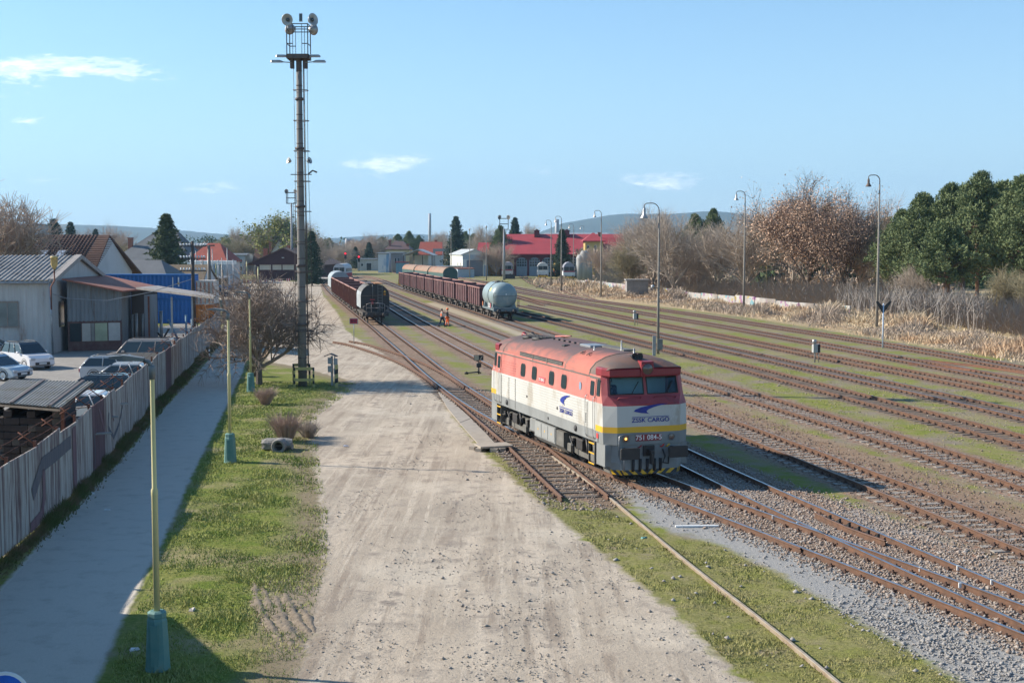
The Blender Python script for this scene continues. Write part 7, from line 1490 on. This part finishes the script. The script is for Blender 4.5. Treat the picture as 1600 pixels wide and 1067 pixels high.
PBARK = mat('pine_bark', (.22, .12, .07), (.12, .08, .06), scale=1.5, rough=.95)
def pine(seed, h=15, w=4.5, low=.3, m_=PINE, n=340, per=85):
    rs = np.random.default_rng(seed); T = TreeMB(); T.seg(np.array([0, 0, -.2]), np.array([.3, .1, h*.55]), .26, .18, 8); T.seg(np.array([.3, .1, h*.55]), np.array([.1, 0, h*.95]), .18, .05, 6); cs = []; rr_ = []
    for k in range(n):
        z = h*(low+(1-low)*rs.uniform(0, 1)**.8); f = (z/h-low)/(1-low); R1 = w*max(.08, (1-max(0, f-.3)/.72)**.8 if f > .3 else .7+f)*rs.uniform(.7, 1.2)*(1+.22*math.sin(k*.7)); a = rs.uniform(0, 2*PI); r = R1*rs.uniform(.3, 1.0)**.7; p = np.array([r*math.cos(a), r*math.sin(a), z])
        s0 = np.array([.2, .05, max(h*low*.8, z-r*.45)]); 
        if k % 4 == 0: T.seg(s0, p, .06, .02, 4)
        cs.append(p); q = rs.uniform(.3, .68)*w/4.5; rr_.append([q, q, q*1.15])
    V = np.concatenate(T.V); return [('trunk', mesh_from('trunk', V, T.F, PBARK)), ('crown', needle_mesh('crown', np.array(cs), np.array(rr_), per, .26, seed, m_, .75))]
def spruce(seed, h=14, w=4.3, m_=SPRU, low=.08, dens=1.0):
    rs = np.random.default_rng(seed); T = TreeMB(); T.seg(np.array([0, 0, -.2]), np.array([0, 0, h*.97]), .22, .03, 7); cs = []; rr_ = []; z = h*low
    while z < h*.97:
        f = 1-z/h; R1 = w*(f**.8)*(.9+.2*rs.uniform()); k = int((5+f*5)*dens)
        for i in range(k):
            a = 2*PI*i/k+rs.uniform(-.4, .4); Rb = R1*rs.uniform(.6, 1.15)
            for u in (.3, .55, .78, 1.0): cs.append([Rb*u*math.cos(a), Rb*u*math.sin(a), z-Rb*u*.22+(u**2)*Rb*.12]); q = .24+.3*f*(1.25-u*.7); rr_.append([q*1.2, q*1.2, q*.5])
        z += h*.043*(.7+.6*f)
    V = np.concatenate(T.V); return [('trunk', mesh_from('trunk', V, T.F, BKD)), ('crown', needle_mesh('crown', np.array(cs), np.array(rr_), 26, .34, seed, m_, -.1))]
pine_a, pine_b, pine_c = pine(1), pine(2, w=5.2), pine(4, h=13, w=3.8, low=.38)
spr_a, spr_b = spruce(5, dens=1.2), spruce(6, h=13, w=4.2, m_=SPRY)
def put(kind, name, label, px, dp, top, w=None, base=None, rz=0, h0=None, group=None):
    H = CZ+(390-top)/FPX*dp; k = H/h0*(1.1 if name in ('bare_tree', 'leafy_oak', 'willow_tree') else 1); return tree_thing(name, label, kind, (D(px, dp), dp, 0), rz, (k*(w or 1), k*(w or 1), k), group)
gT = 'bare trees along the reeds'
put(round_b, 'bare_tree', 'olive brown bare tree right of the yellow depot building', 1008, 245, 352, .9, h0=11.0, rz=1)
put(round_c, 'bare_tree', 'thin grey bare tree behind the lamp left of the round tree', 1020, 230, 338, .8, h0=12, rz=2)
put(olive_a, 'bare_tree', 'bushy brown tree hanging over the concrete hut', 985, 228, 385, 1.0, h0=10, rz=.5)
put(round_a, 'bare_tree', 'dark round bare tree right behind the curved lamp with the globe', 1052, 212, 349, .95, h0=11.5, rz=0)
put(round_a, 'bare_tree', 'large round bare tree behind the middle curved lamp', 1165, 205, 341, 1.2, h0=11.5, rz=2.2)
put(round_c, 'bare_tree', 'pale stemmed bare tree left of the large round one', 1120, 215, 362, .9, h0=12, rz=4)
put(round_b, 'bare_tree', 'low brown bare tree between the two round trees', 1092, 225, 392, 1.3, h0=11, rz=3)
oak = bt(41, BKO2, h=13.5, n1=8, spread=.8, up=1.05, low=.14, twigs=6, twr=.014); Vc = np.array([v.co for v in oak[1][1].vertices]); oak_l = oak+[leaves_on(Vc, 19000, .095, 3, LEAFO, box=.45)]
put(oak_l, 'leafy_oak', 'oak with dry orange brown leaves right of the round bare tree', 1262, 192, 318, 1.05, h0=12, rz=0)
put(oak_l, 'leafy_oak', 'smaller oak with dry leaves close to the right lamp', 1318, 186, 333, .8, h0=12, rz=2.4)
put(round_b, 'bare_tree', 'reddish bare tree immediately left of the right lamp', 1345, 190, 330, .75, h0=11, rz=5)
put(round_c, 'bare_tree', 'tall lilac grey bare crown behind the oak', 1238, 235, 322, .7, h0=12, rz=1)
put(olive_a, 'bare_tree', 'olive green bare tree between the right lamp and the pines', 1390, 182, 360, .8, h0=10, rz=1)
put(round_a, 'bare_tree', 'grey brown bare tree low in front of the pines', 1425, 160, 425, .9, h0=11.5, rz=4)
put(olive_a, 'round_bush', 'big round grey bush at the right picture edge', 1575, 132, 420, 1.25, h0=10, rz=2)
put(olive_a, 'round_bush', 'second round bush cut by the right picture edge', 1625, 128, 432, 1.3, h0=10, rz=4)
LP = ['left pine of the small group above the bare trees', 'middle pine of the small group above the bare trees', 'dark pine right above the round bare tree', 'pine peeking over the oak', 'lowest pine at the left end of the big pine row', 'pine second from the left in the big pine row', 'broad pine in the middle of the big row', 'tallest pine of the big row', 'pine right of the tallest one', 'pine at the right picture edge', 'pine filling the gap low in the big row', 'dark pine behind the big row', 'low pine tucked behind the olive bare tree', 'pine beyond the right picture edge', 'dark pine left of the oak crown']
for i, (px, dpt, top, kd, w) in enumerate(((1085, 260, 336, pine_b, .9), (1113, 262, 327, pine_a, .8), (1185, 262, 339, pine_c, 1), (1290, 250, 322, pine_a, .8), (1408, 172, 328, pine_a, 1.1), (1440, 168, 304, pine_b, 1.1), (1482, 165, 288, pine_a, 1.0), (1528, 158, 272, pine_b, .95), (1562, 162, 285, pine_c, 1.2), (1592, 152, 278, pine_b, 1.0), (1475, 152, 345, pine_c, 1.3), (1505, 190, 290, pine_a, 1.2), (1385, 230, 340, pine_a, 1), (1650, 150, 282, pine_a, 1), (1212, 258, 345, pine_b, .7))):
    put(kd, 'pine_tree', LP[i], px, dpt, top, w, h0={id(pine_a): 15, id(pine_b): 15, id(pine_c): 13}[id(kd)]*1.03, rz=i*1.3)
for i, (px, dpt, top, kd, w, lab) in enumerate(((262, 225, 333, spr_b, 1.25, 'tall light green spruce above the brown roofed building'), (713, 430, 337, spr_a, .95, 'spruce behind the white gabled shed'), (805, 470, 339, spr_a, .9, 'spruce above the left end of the red depot roof'), (878, 352, 357, spr_a, 1.0, 'dark spruce in front of the red depot roof'), (556, 520, 385, spr_a, 1.2, 'small spruce left of the flat white hut'), (577, 520, 378, spr_a, 1.3, 'wider spruce behind the flat white hut'), (488, 280, 360, spr_a, .95, 'dark spruce right of the brown warehouse'), (87, 380, 341, spr_a, 1.2, 'spruce above the brown tiled roof'), (113, 400, 346, spr_a, 1.0, 'smaller spruce right beside the one above the tiled roof'), (152, 420, 357, spr_a, .9, 'tiny spruce left of the grey villa'), (480, 300, 372, spr_a, .9, 'spruce half hidden behind the tall mast'))):
    put(kd, 'spruce_tree', lab, px, dpt, top, w, h0=14 if kd is spr_a else 13, rz=i)
for i, (px, dpt, top, kd, w, lab) in enumerate(((782, 395, 353, pine_a, .9, 'pine in front of the left end of the depot roof'), (640, 560, 362, pine_b, .9, 'broad pine above the cream house'), (655, 570, 368, pine_a, 1, 'pine right of the broad one above the cream house'), (622, 580, 366, pine_c, 1.1, 'pine left of the broad one above the cream house'), (740, 540, 366, pine_b, 1.0, 'pine right of the shed spruce'), (728, 560, 362, pine_a, .9, 'dark pine between the shed spruce and the depot'), (515, 560, 372, pine_c, 1.0, 'lone flat topped pine right of the tower'), (598, 600, 371, pine_b, 1.2, 'dark pine left of the far slim chimney'))):
    put(kd, 'pine_tree', lab, px, dpt, top, w, h0=15.4 if kd is not pine_c else 13.4, rz=i*2)
for i, (px, dpt, top, kd, w, lab) in enumerate(((775, 380, 385, round_b, 1.1, 'bare brown tree in front of the depot pine'), (510, 480, 390, round_b, 1.3, 'bare tree left of the far red signals'), (530, 500, 384, round_a, 1.2, 'bare tree behind the railcar'), (560, 560, 376, round_b, 1.3, 'brown bare tree above the flat white hut'), (590, 570, 372, round_a, 1.2, 'bare tree beside the dark pine in the centre'), (155, 420, 368, round_b, 1.3, 'reddish bare tree left of the grey villa'), (175, 430, 360, round_b, .9, 'reddish pointed bare tree above the grey villa'), (135, 400, 372, round_a, 1.2, 'bare tree right of the brown roofed gable'), (186, 300, 385, olive_a, 1.2, 'low brown shrub tree in front of the villa'), (380, 430, 378, olive_a, 1.5, 'yellow brown bare tree left of the warehouse'), (355, 440, 380, olive_a, 1.3, 'pale bare tree behind the office building'), (372, 520, 360, round_c, .8, 'thin tall birch left of the warehouse'), (403, 520, 361, round_c, .8, 'thin grey birch above the warehouse eave'), (700, 560, 378, round_a, 1.2, 'bare tree behind the gantry'), (760, 470, 358, round_c, 1.0, 'thin bare tree above the small yellow building'), (828, 520, 356, round_c, .9, 'bare treetop behind the depot roof'), (470, 420, 352, round_c, 1.0, 'grey bare tree behind the tall mast'), (690, 600, 366, round_c, 1.3, 'bare treetops under the far chimney'), (940, 300, 385, round_b, 1.0, 'bare tree beside the red roofed wing'), (497, 300, 372, round_a, .6, 'slim bare tree right of the dark spruce'))):
    put(kd, 'bare_tree', lab, px, dpt, top, w, h0={id(round_a): 11.5, id(round_b): 11, id(round_c): 12, id(olive_a): 10}[id(kd)], rz=i*1.7)
wil = round_c+[leaves_on(np.array([v.co for v in round_c[1][1].vertices]), 12000, .22, 8, LEAFY, 'young_leaves')]
put(wil, 'willow_tree', 'willow with fresh yellow green leaves above the brown warehouse', 436, 410, 344, 1.1, h0=12, rz=1)
put(wil, 'willow_tree', 'small yellow green willow left of the warehouse roof', 352, 450, 376, .8, h0=12, rz=3)
bigb = bt(55, BKR, h=13, n1=10, spread=1.1, up=.7, low=.2, twigs=6, twr=.013, r0=.28)
put(bigb, 'bare_tree', 'large bare tree in front of the tiled roof at the left edge', -18, 128, 296, 1.05, h0=13, rz=1)
ap = tree_thing('apple_tree', 'bare spreading apple tree growing beside the path', apple, G(405, 601), .6, (.9, .9, .98))
# saplings in front of the wall
stems = TreeMB(); rs = np.random.default_rng(77); root_ = thing('sapling_thicket', 'grey leafless thicket between the right lamp and the big bush', 'thicket')
for k in range(330):
    px = rs.uniform(1305, 1540); y0 = np.interp(px, [1300, 1540], [490, 522])-rs.uniform(0, 14); g = G(px, y0); p = np.array([g.x, g.y, 0]); h = rs.uniform(1.4, 4.4); d = np.array([rs.normal(0, .12), rs.normal(0, .12), 1]); q = p+d*h*.6; stems.seg(p, q, .03, .02, 3)
    for _ in range(4): e = q+np.array([rs.normal(0, .5), rs.normal(0, .5), rs.uniform(.4, 1.8)]); stems.seg(q, e, .016, .008, 3)
m_ = mesh_from('branches', np.concatenate(stems.V), stems.F, mat('pale_twig', (.42, .37, .32), (.3, .26, .23), scale=2)); link(bpy.data.objects.new('branches', m_), root_)
def bush(name, label, px, py, n, h, w, seed, m_):
    rs = np.random.default_rng(seed); T = TreeMB()
    for k in range(n):
        a = rs.uniform(0, 2*PI); r = w*rs.uniform(.1, 1)**.7; p = np.array([r*.25*math.cos(a), r*.25*math.sin(a), 0]); hh_ = h*rs.uniform(.55, 1); q = np.array([r*.6*math.cos(a), r*.6*math.sin(a), hh_*.6]); e = np.array([r*math.cos(a), r*math.sin(a), hh_]); T.seg(p, q, .012, .009, 3); T.seg(q, e, .009, .004, 3)
        for _ in range(3): f = q+np.array([rs.normal(0, .16), rs.normal(0, .16), rs.uniform(.1, .35)]); T.seg(q, f, .006, .003, 3)
    t = thing(name, label, 'bush', G(px, py)); link(bpy.data.objects.new('branches', mesh_from('branches', np.concatenate(T.V), T.F, m_)), t)
BUSHM = mat('bush_twig', (.42, .30, .23), (.3, .21, .17), scale=5)
bush('bare_bush', 'leafless reddish bush behind the stone trough', 447, 690, 230, 1.35, .95, 1, BUSHM); bush('bare_bush', 'low leafless bush right beside the reddish one', 482, 684, 130, .7, .8, 2, mat('bush_grey', (.4, .33, .27), (.28, .23, .19), scale=5)); bush('bare_bush', 'small leafless bush near the third path lamp', 415, 632, 150, .95, .8, 3, BUSHM)
bush('bare_bush', 'dark scrub at the foot of the apple tree', 398, 588, 90, .9, .8, 6, BKD)
# reeds along the right side
rs = np.random.default_rng(5); n = 100000; px_ = rs.uniform(842, 1760, n); yb = np.interp(px_, [840, 880, 940, 1050, 1160, 1300, 1450, 1600, 1760], [447, 457, 465, 476, 491, 512, 536, 560, 586])
u = rs.uniform(0, 1, n); yt = np.interp(px_, [840, 900, 965, 1050, 1150, 1250, 1330, 1420, 1500, 1640, 1760], [437, 445, 452, 464, 475, 486, 493, 508, 520, 545, 562]); py_ = yb+(yt-yb)*u
cz_ = (py_-390)/FPX; dep = CZ/cz_; gx_ = (px_-800)/FPX*dep
jit = rs.normal(0, 1.1, (n, 2)); gx_ += jit[:, 0]; dep += jit[:, 1]
hgt = rs.uniform(.25, 1.5, n)*np.clip(.35+u*1.2, 0, 1.15)*(.55+.6*np.clip(np.sin(gx_*.55+2*np.sin(dep*.23))+.5*np.sin(gx_*1.3-dep*.4), -.6, 1))*(.75+.35*np.sin(gx_*.21+dep*.13))*np.where(px_ > 1450, .8, 1.0); lean = rs.normal(0, .38, (n, 2)); wd = .010+dep*.00014
b0_ = np.stack([gx_, dep, np.zeros(n)], 1); tp = b0_+np.stack([lean[:, 0]*hgt, lean[:, 1]*hgt, hgt], 1); md = b0_+np.stack([lean[:, 0]*hgt*.3, lean[:, 1]*hgt*.3, hgt*.55], 1); sx_ = np.stack([wd, rs.normal(0, 1, n)*wd, np.zeros(n)], 1)
V = np.stack([b0_-sx_, b0_+sx_, md+sx_*.9, md-sx_*.9, tp+sx_*.25, tp-sx_*.25], 1).reshape(-1, 3); I = np.arange(n)[:, None]*6; F = np.concatenate([I+np.array([[0, 1, 2, 3]]), I+np.array([[3, 2, 4, 5]])])
rm = pm('reed_straw', (.50, .34, .21), (.58, .47, .32), scale=.12, rough=.9, contrast=.08, c3=(.38, .3, .23), s3=.09, t3=.5)
o = np_mesh('dry_reeds', V, F, rm); o['kind'] = 'stuff'
# undergrowth behind the wall
n = 26000; px_ = rs.uniform(930, 1760, n); yt = np.interp(px_, [900, 965, 1050, 1150, 1250, 1330, 1420, 1500, 1640, 1760], [444, 450, 461, 471, 481, 488, 502, 514, 536, 552]); dep = CZ*FPX/(yt-390)*(1+rs.uniform(0, .16, n)); gx_ = (px_-800)/FPX*dep; z0_ = rs.uniform(0, 3.2, n)*rs.uniform(.2, 1, n)
a_ = np.stack([gx_, dep, z0_], 1); q = a_+np.stack([rs.normal(0, .5, n), rs.normal(0, .3, n), rs.uniform(.3, 1.4, n)], 1); wd = np.stack([np.full(n, .05), np.zeros(n), np.zeros(n)], 1); V = np.stack([a_-wd, a_+wd, q], 1).reshape(-1, 3)
o = np_mesh('undergrowth', V, np.arange(n*3).reshape(-1, 3), mat('undergrowth_brown', (.36, .28, .21), (.26, .2, .15), scale=.3, rough=.95)); o['kind'] = 'stuff'
# far woods and hills
def far_wood(name, px0, px1, dp, top0, top1, m_, n, seed, spread=60, wtree=5.0):
    rs = np.random.default_rng(seed); cs = []; rr_ = []
    for k in range(n):
        px = rs.uniform(px0, px1); d = dp+rs.uniform(0, spread); H = CZ+(390-(rs.uniform(top0, top1)+3*math.sin(px*.11)))/FPX*d; x = D(px, d); w = wtree*rs.uniform(.5, 1)
        for q in range(7): f = rs.uniform(.15, 1); cs.append([x+rs.normal(0, w*.35), d+rs.normal(0, w*.3), H*f-w*.2]); rr_.append([w*.42*(1.2-f*.5), w*.42*(1.2-f*.5), w*.35])
    me = needle_mesh(name, np.array(cs), np.array(rr_), 16, wtree*.22, seed, m_); o = link(bpy.data.objects.new(name, me)); o['kind'] = 'stuff'
WB_ = mat('wood_brown', (.4, .31, .24), (.3, .23, .17), scale=.05, rough=.95); WG_ = mat('wood_green', (.08, .12, .05), (.06, .09, .04), scale=.05, rough=.95)
far_wood('far_wood', -60, 420, 520, 376, 388, WB_, 170, 1); far_wood('far_wood', 300, 420, 620, 366, 376, WG_, 70, 2); far_wood('far_wood', 420, 760, 640, 374, 388, WB_, 170, 3); far_wood('far_wood', 480, 800, 760, 368, 384, WG_, 60, 4, wtree=6)
far_wood('far_wood', 900, 1700, 330, 382, 402, WB_, 110, 5, 40, 4.5); far_wood('far_wood', 1180, 1700, 250, 372, 420, WG_, 130, 6, 50, 4.5); far_wood('far_wood', 960, 1500, 235, 400, 440, WB_, 80, 7, 25, 3.5)
def hill(name, prof, dist, thick, m_):
    xs = np.linspace(prof[0][0], prof[-1][0], 160); ys = np.interp(xs, [p[0] for p in prof], [p[1] for p in prof])+np.random.default_rng(len(prof)).normal(0, .35, 160); V = []; rows = 14
    for j in range(rows):
        f = j/(rows-1); d = dist+thick*(f-1)*1.0; hh_ = math.sin(min(1, f)*PI/2)**.8
        for x, y in zip(xs, ys): V.append((D(x, dist)*(1-.0*f), d, max(-5, (CZ+(390-y)/FPX*dist)*hh_)))
    for x, y in zip(xs, ys): V.append((D(x, dist), dist+thick, -5))
    F = [(j*160+i, j*160+i+1, (j+1)*160+i+1, (j+1)*160+i) for j in range(rows) for i in range(159)]; o = np_mesh(name, V, F, m_, True); o['kind'] = 'structure'
HM = mat('hill_forest', (.065, .085, .05), (.045, .06, .04), scale=.004, rough=1)
hill('hill', [(-600, 372), (-200, 352), (40, 349), (130, 352), (200, 354), (300, 362), (400, 370), (480, 378), (560, 392)], 5200, 1500, HM)
hill('hill', [(740, 392), (820, 372), (880, 349), (960, 336), (1040, 336), (1100, 331), (1150, 337), (1250, 352), (1500, 366), (1900, 380), (2300, 390)], 5600, 1500, HM)
hill('hill', [(380, 392), (480, 376), (560, 370), (640, 366), (700, 368), (800, 374), (900, 388)], 6600, 900, HM)
# ------------------------------------------------------------------ grass blades, weeds, stones
def sdf_pts(x, y, poly): return sdf_poly(np.asarray(x), np.asarray(y), poly)
def blades(name, poly, n, hgt, m_, seed, box, shrink=.05, ymax=None, prob=None, w=.012):
    rs = np.random.default_rng(seed); x = rs.uniform(box[0], box[1], n); y = box[2]*(box[3]/box[2])**rs.uniform(0, 1, n); s = sdf_pts(x, y, poly); k = s > shrink
    if prob is not None: k &= rs.uniform(0, 1, n) < prob(x, y, s)
    x, y = x[k], y[k]; n = len(x); h = hgt*rs.uniform(.4, 1.3, n)*(.7+.6*(np.sin(x*2.1+np.sin(y*1.7)*2) > 0)); wd = w*(.6+y/45)
    b = np.stack([x, y, np.full(n, -.02)], 1); a = rs.uniform(0, 2*PI, n); s_ = np.stack([np.cos(a)*wd, np.sin(a)*wd, np.zeros(n)], 1); t = b+np.stack([rs.normal(0, .5, n)*h, rs.normal(0, .5, n)*h, h], 1)
    V = np.stack([b-s_, b+s_, t], 1).reshape(-1, 3); o = np_mesh(name, V, np.arange(n*3).reshape(-1, 3), m_); o['kind'] = 'stuff'
GL = pm('grass_blade', (.20, .26, .045), (.36, .34, .13), scale=.9, rough=.9, contrast=.16, c3=(.12, .19, .03), s3=.35, t3=.58); GM = pm('moss_blade', (.22, .235, .055), (.32, .28, .13), scale=.9, rough=.9, contrast=.16)
blades('lawn_grass', LAWN, 330000, .075, GL, 3, (-16, -2.6, 21, 76), .15, prob=lambda x, y, s: np.clip(.3+.8*s, 0, 1)*np.clip(.72+.5*np.sin(x*1.9+np.sin(y*.8)*2.2)*np.sin(y*1.15+x*.6), .15, 1))
blades('verge_grass', VERGE, 190000, .055, GM, 4, (-1, 14, 21, 60), .08, w=.011)
YARD = gp([(1080, 560), (1600, 590), (1700, 600), (1700, 900), (1400, 780), (1120, 640), (830, 520), (830, 500)])
def yfn(x, y, s):
    d = np.full(x.shape, 9.0)
    for k_ in ('t2', 't3', 't4', 't5', 't6', 't7'): d = np.minimum(d, dist_line(x, y, TR[k_]['mid']))
    return np.clip((d-1.2)*1.2, 0, 1)*np.clip(.45+.8*np.sin(x*.9+np.sin(y*.35)*2)*np.sin(y*.31+x*.4), .04, 1)
blades('yard_grass', YARD, 150000, .05, pm('yard_blade', (.23, .265, .04), (.32, .28, .11), scale=.5, rough=.9, contrast=.14), 14, (6, 48, 36, 125), .05, prob=yfn, w=.013)
n = 26000; rs = np.random.default_rng(8); sL = rs.uniform(0, L[-1], n); P_ = np.array([list(fat(q)) for q in sL]); off_ = np.abs(rs.normal(0, .22, n))+.03; x = P_[:, 0]+off_; y = P_[:, 1]+rs.normal(0, .1, n); hg = rs.uniform(.08, .34, n)*(1.1-off_)*(.6+.7*(np.sin(sL*1.3)+np.sin(sL*.47) > .2)); wd = .012+y*.0002
b = np.stack([x, y, np.zeros(n)], 1); s_ = np.stack([wd, wd*0, wd*0], 1); t = b+np.stack([rs.normal(.15, .5, n)*hg, rs.normal(0, .5, n)*hg, hg], 1)
o = np_mesh('fence_weeds', np.stack([b-s_, b+s_, t], 1).reshape(-1, 3), np.arange(n*3).reshape(-1, 3), pm('weed_dry', (.20, .145, .085), (.10, .13, .04), scale=.8, rough=.95, contrast=.1)); o['kind'] = 'stuff'
OCT = np.array([(1, 0, 0), (-1, 0, 0), (0, 1, 0), (0, -1, 0), (0, 0, 1), (0, 0, -.6), ]); OF = np.array([(0, 2, 4), (2, 1, 4), (1, 3, 4), (3, 0, 4), (2, 0, 5), (1, 2, 5), (3, 1, 5), (0, 3, 5)])
def stones(name, x, y, size, m_, seed, z=.01):
    rs = np.random.default_rng(seed); n = len(x); s = size*rs.lognormal(0, .35, n); P = OCT[None]*rs.uniform(.6, 1.25, (n, 6, 3)); a = rs.uniform(0, 2*PI, n); c, si = np.cos(a), np.sin(a); tl = rs.normal(0, .5, n)
    X_ = P[..., 0]*c[:, None]-P[..., 1]*si[:, None]; Y_ = P[..., 0]*si[:, None]+P[..., 1]*c[:, None]; Z_ = P[..., 2]*.75+X_*tl[:, None]*.4; V = np.stack([X_*s[:, None]+x[:, None], Y_*s[:, None]+y[:, None], Z_*s[:, None]+z], -1).reshape(-1, 3)
    F = (OF[None]+(np.arange(n)*6)[:, None, None]).reshape(-1, 3); o = np_mesh(name, V, F, m_); o['kind'] = 'stuff'
STM = pm('ballast_stone', (.33, .25, .195), (.2, .14, .105), scale=9, rough=.95, contrast=.12, c3=(.36, .34, .31), s3=14, t3=.55); STG = pm('gravel_stone', (.33, .315, .295), (.23, .215, .205), scale=9, rough=.95, contrast=.12, c3=(.33, .2, .15), s3=10, t3=.68); STL = pm('dust_stone', (.36, .32, .275), (.24, .215, .19), scale=7, rough=.95, contrast=.12)
def scatter(n, box, seed, fn):
    rs = np.random.default_rng(seed); x = rs.uniform(box[0], box[1], n); y = box[2]*(box[3]/box[2])**rs.uniform(0, 1, n); k = rs.uniform(0, 1, n) < fn(x, y); return x[k], y[k]
def bfn(x, y):
    p = np.clip((sdf_pts(x, y, BALL)+.5)*1.2, 0, 1)
    for k_ in ('t9', 't8'): p = np.maximum(p, np.clip((1.75-dist_line(x, y, TR[k_]['mid']))*1.4, 0, 1)*np.where(y < 62, 1, .35))
    for k_ in ('t11',): p = np.maximum(p, np.clip((1.6-dist_line(x, y, TR[k_]['mid']))*1.3, 0, .5))
    return p*np.where(sdf_pts(x, y, LOT) > 0, .0, 1)
x, y = scatter(150000, (-3, 22, 24, 74), 1, bfn); stones('ballast_stones', x, y, .034, STM, 2)
x, y = scatter(60000, (8, 30, 30, 75), 5, lambda x, y: np.maximum(np.clip(1.7-dist_line(x, y, TR['t7']['mid']), 0, 1), np.clip(1.5-dist_line(x, y, TR['t6']['mid']), 0, 1))*.8+np.clip(sdf_pts(x, y, BROWN), 0, .3)); stones('brown_ballast_stones', x, y, .035, pm('brown_stone', (.22, .15, .11), (.14, .10, .08), scale=9, rough=.95, contrast=.12, c3=(.33, .28, .24), s3=12, t3=.62), 6)
x, y = scatter(60000, (1, 16, 23, 50), 3, lambda x, y: np.clip(sdf_pts(x, y, GGRAV)+.2, 0, 1)*np.clip(.25+.6*(x*.5-y*.22+3.0)+.4*np.sin(x*1.7+y), .1, 1)); stones('gravel_stones', x, y, .032, STG, 4)
def lotfn(x, y):
    s = sdf_pts(x, y, LOT); c = np.sin(x*1.1+y*.33)*np.sin(y*.55-x*.8+1); f = np.exp(-((x-(-.2+.03*(y-25)))**2)/1.6)*(y < 34); g = np.exp(-((x-3.2+.1*(y-25))**2)/.9)*.8; return (s > .05)*np.clip((c > .35)*.55+f*.9+g*.7+.10, 0, 1)
x, y = scatter(30000, (-6, 9, 23, 75), 7, lotfn); stones('lot_pebbles', x, y, .019, STL, 8, .0)
x, y = scatter(420, (-4, 9, 23, 60), 9, lambda x, y: lotfn(x, y)); stones('lot_rocks', x, y, .055, STL, 10, .01)
x, y = scatter(9000, (5, 45, 34, 110), 15, lambda x, y: (sdf_pts(x, y, YARD) > 0)*.8); stones('yard_stones', x, y, .035, STM, 16, .005)
x, y = scatter(300, (0, 14, 23, 50), 12, lambda x, y: (sdf_pts(x, y, VERGE) > 0)*1.0); stones('verge_rocks', x, y, .05, STG, 13, .02)
# muddy ruts beside the lot
MUD = pm('mud', (.27, .215, .155), (.14, .11, .08), scale=6, rough=1, bump=.8, bscale=14)
for i, (pts, w, h) in enumerate((([(397, 905), (402, 940), (415, 965), (432, 990), (446, 1012)], .13, .10), ([(430, 930), (440, 960), (452, 985), (470, 1003), (480, 1015)], .16, .12), ([(445, 925), (455, 950), (470, 975), (488, 992)], .15, .14), ([(462, 935), (474, 955), (486, 975), (492, 988)], .13, .12), ([(410, 915), (422, 945), (440, 975), (455, 1003), (470, 1030)], .12, .09), ([(450, 1000), (460, 1025), (470, 1047)], .1, .06))):
    P = spline([G(a, b).xy for a, b in pts], .12); rs = np.random.default_rng(i); rings = []
    for j, p in enumerate(P):
        t = (P[min(j+1, len(P)-1)]-P[max(j-1, 0)]).normalized(); nn = Vector((-t.y, t.x)); f = math.sin(PI*min(1, (j+.5)/len(P)))**.4; k = f*rs.uniform(.7, 1.25); rings.append([(p.x+nn.x*u*w*k+rs.normal(0, .008), p.y+nn.y*u*w*k, v*h*.5*k*rs.uniform(.6, 1.3)-.02) for u, v in ((-1.3, 0), (-.7, .55), (-.2, 1), (.3, .95), (.7, .4), (1.2, 0))])
    mb = MB(); mb.loft(rings, closed=False, sm=True); o = mb.build('mud_rut', MUD); o['kind'] = 'structure'
# haze
hz_ = bpy.data.materials.new('haze'); hz_.use_nodes = True; t_ = hz_.node_tree; t_.nodes.clear(); o_ = N('ShaderNodeOutputMaterial', t_); pv = N('ShaderNodeVolumePrincipled', t_); pv.inputs['Color'].default_value = (.40, .68, 1.0, 1); pv.inputs['Density'].default_value = .0001; pv.inputs['Anisotropy'].default_value = .2; t_.links.new(pv.outputs[0], o_.inputs['Volume'])
mb = MB(); mb.box(-5300, 5300, -160, 7700, -7, 420); o = mb.build('haze', hz_); o['kind'] = 'stuff'
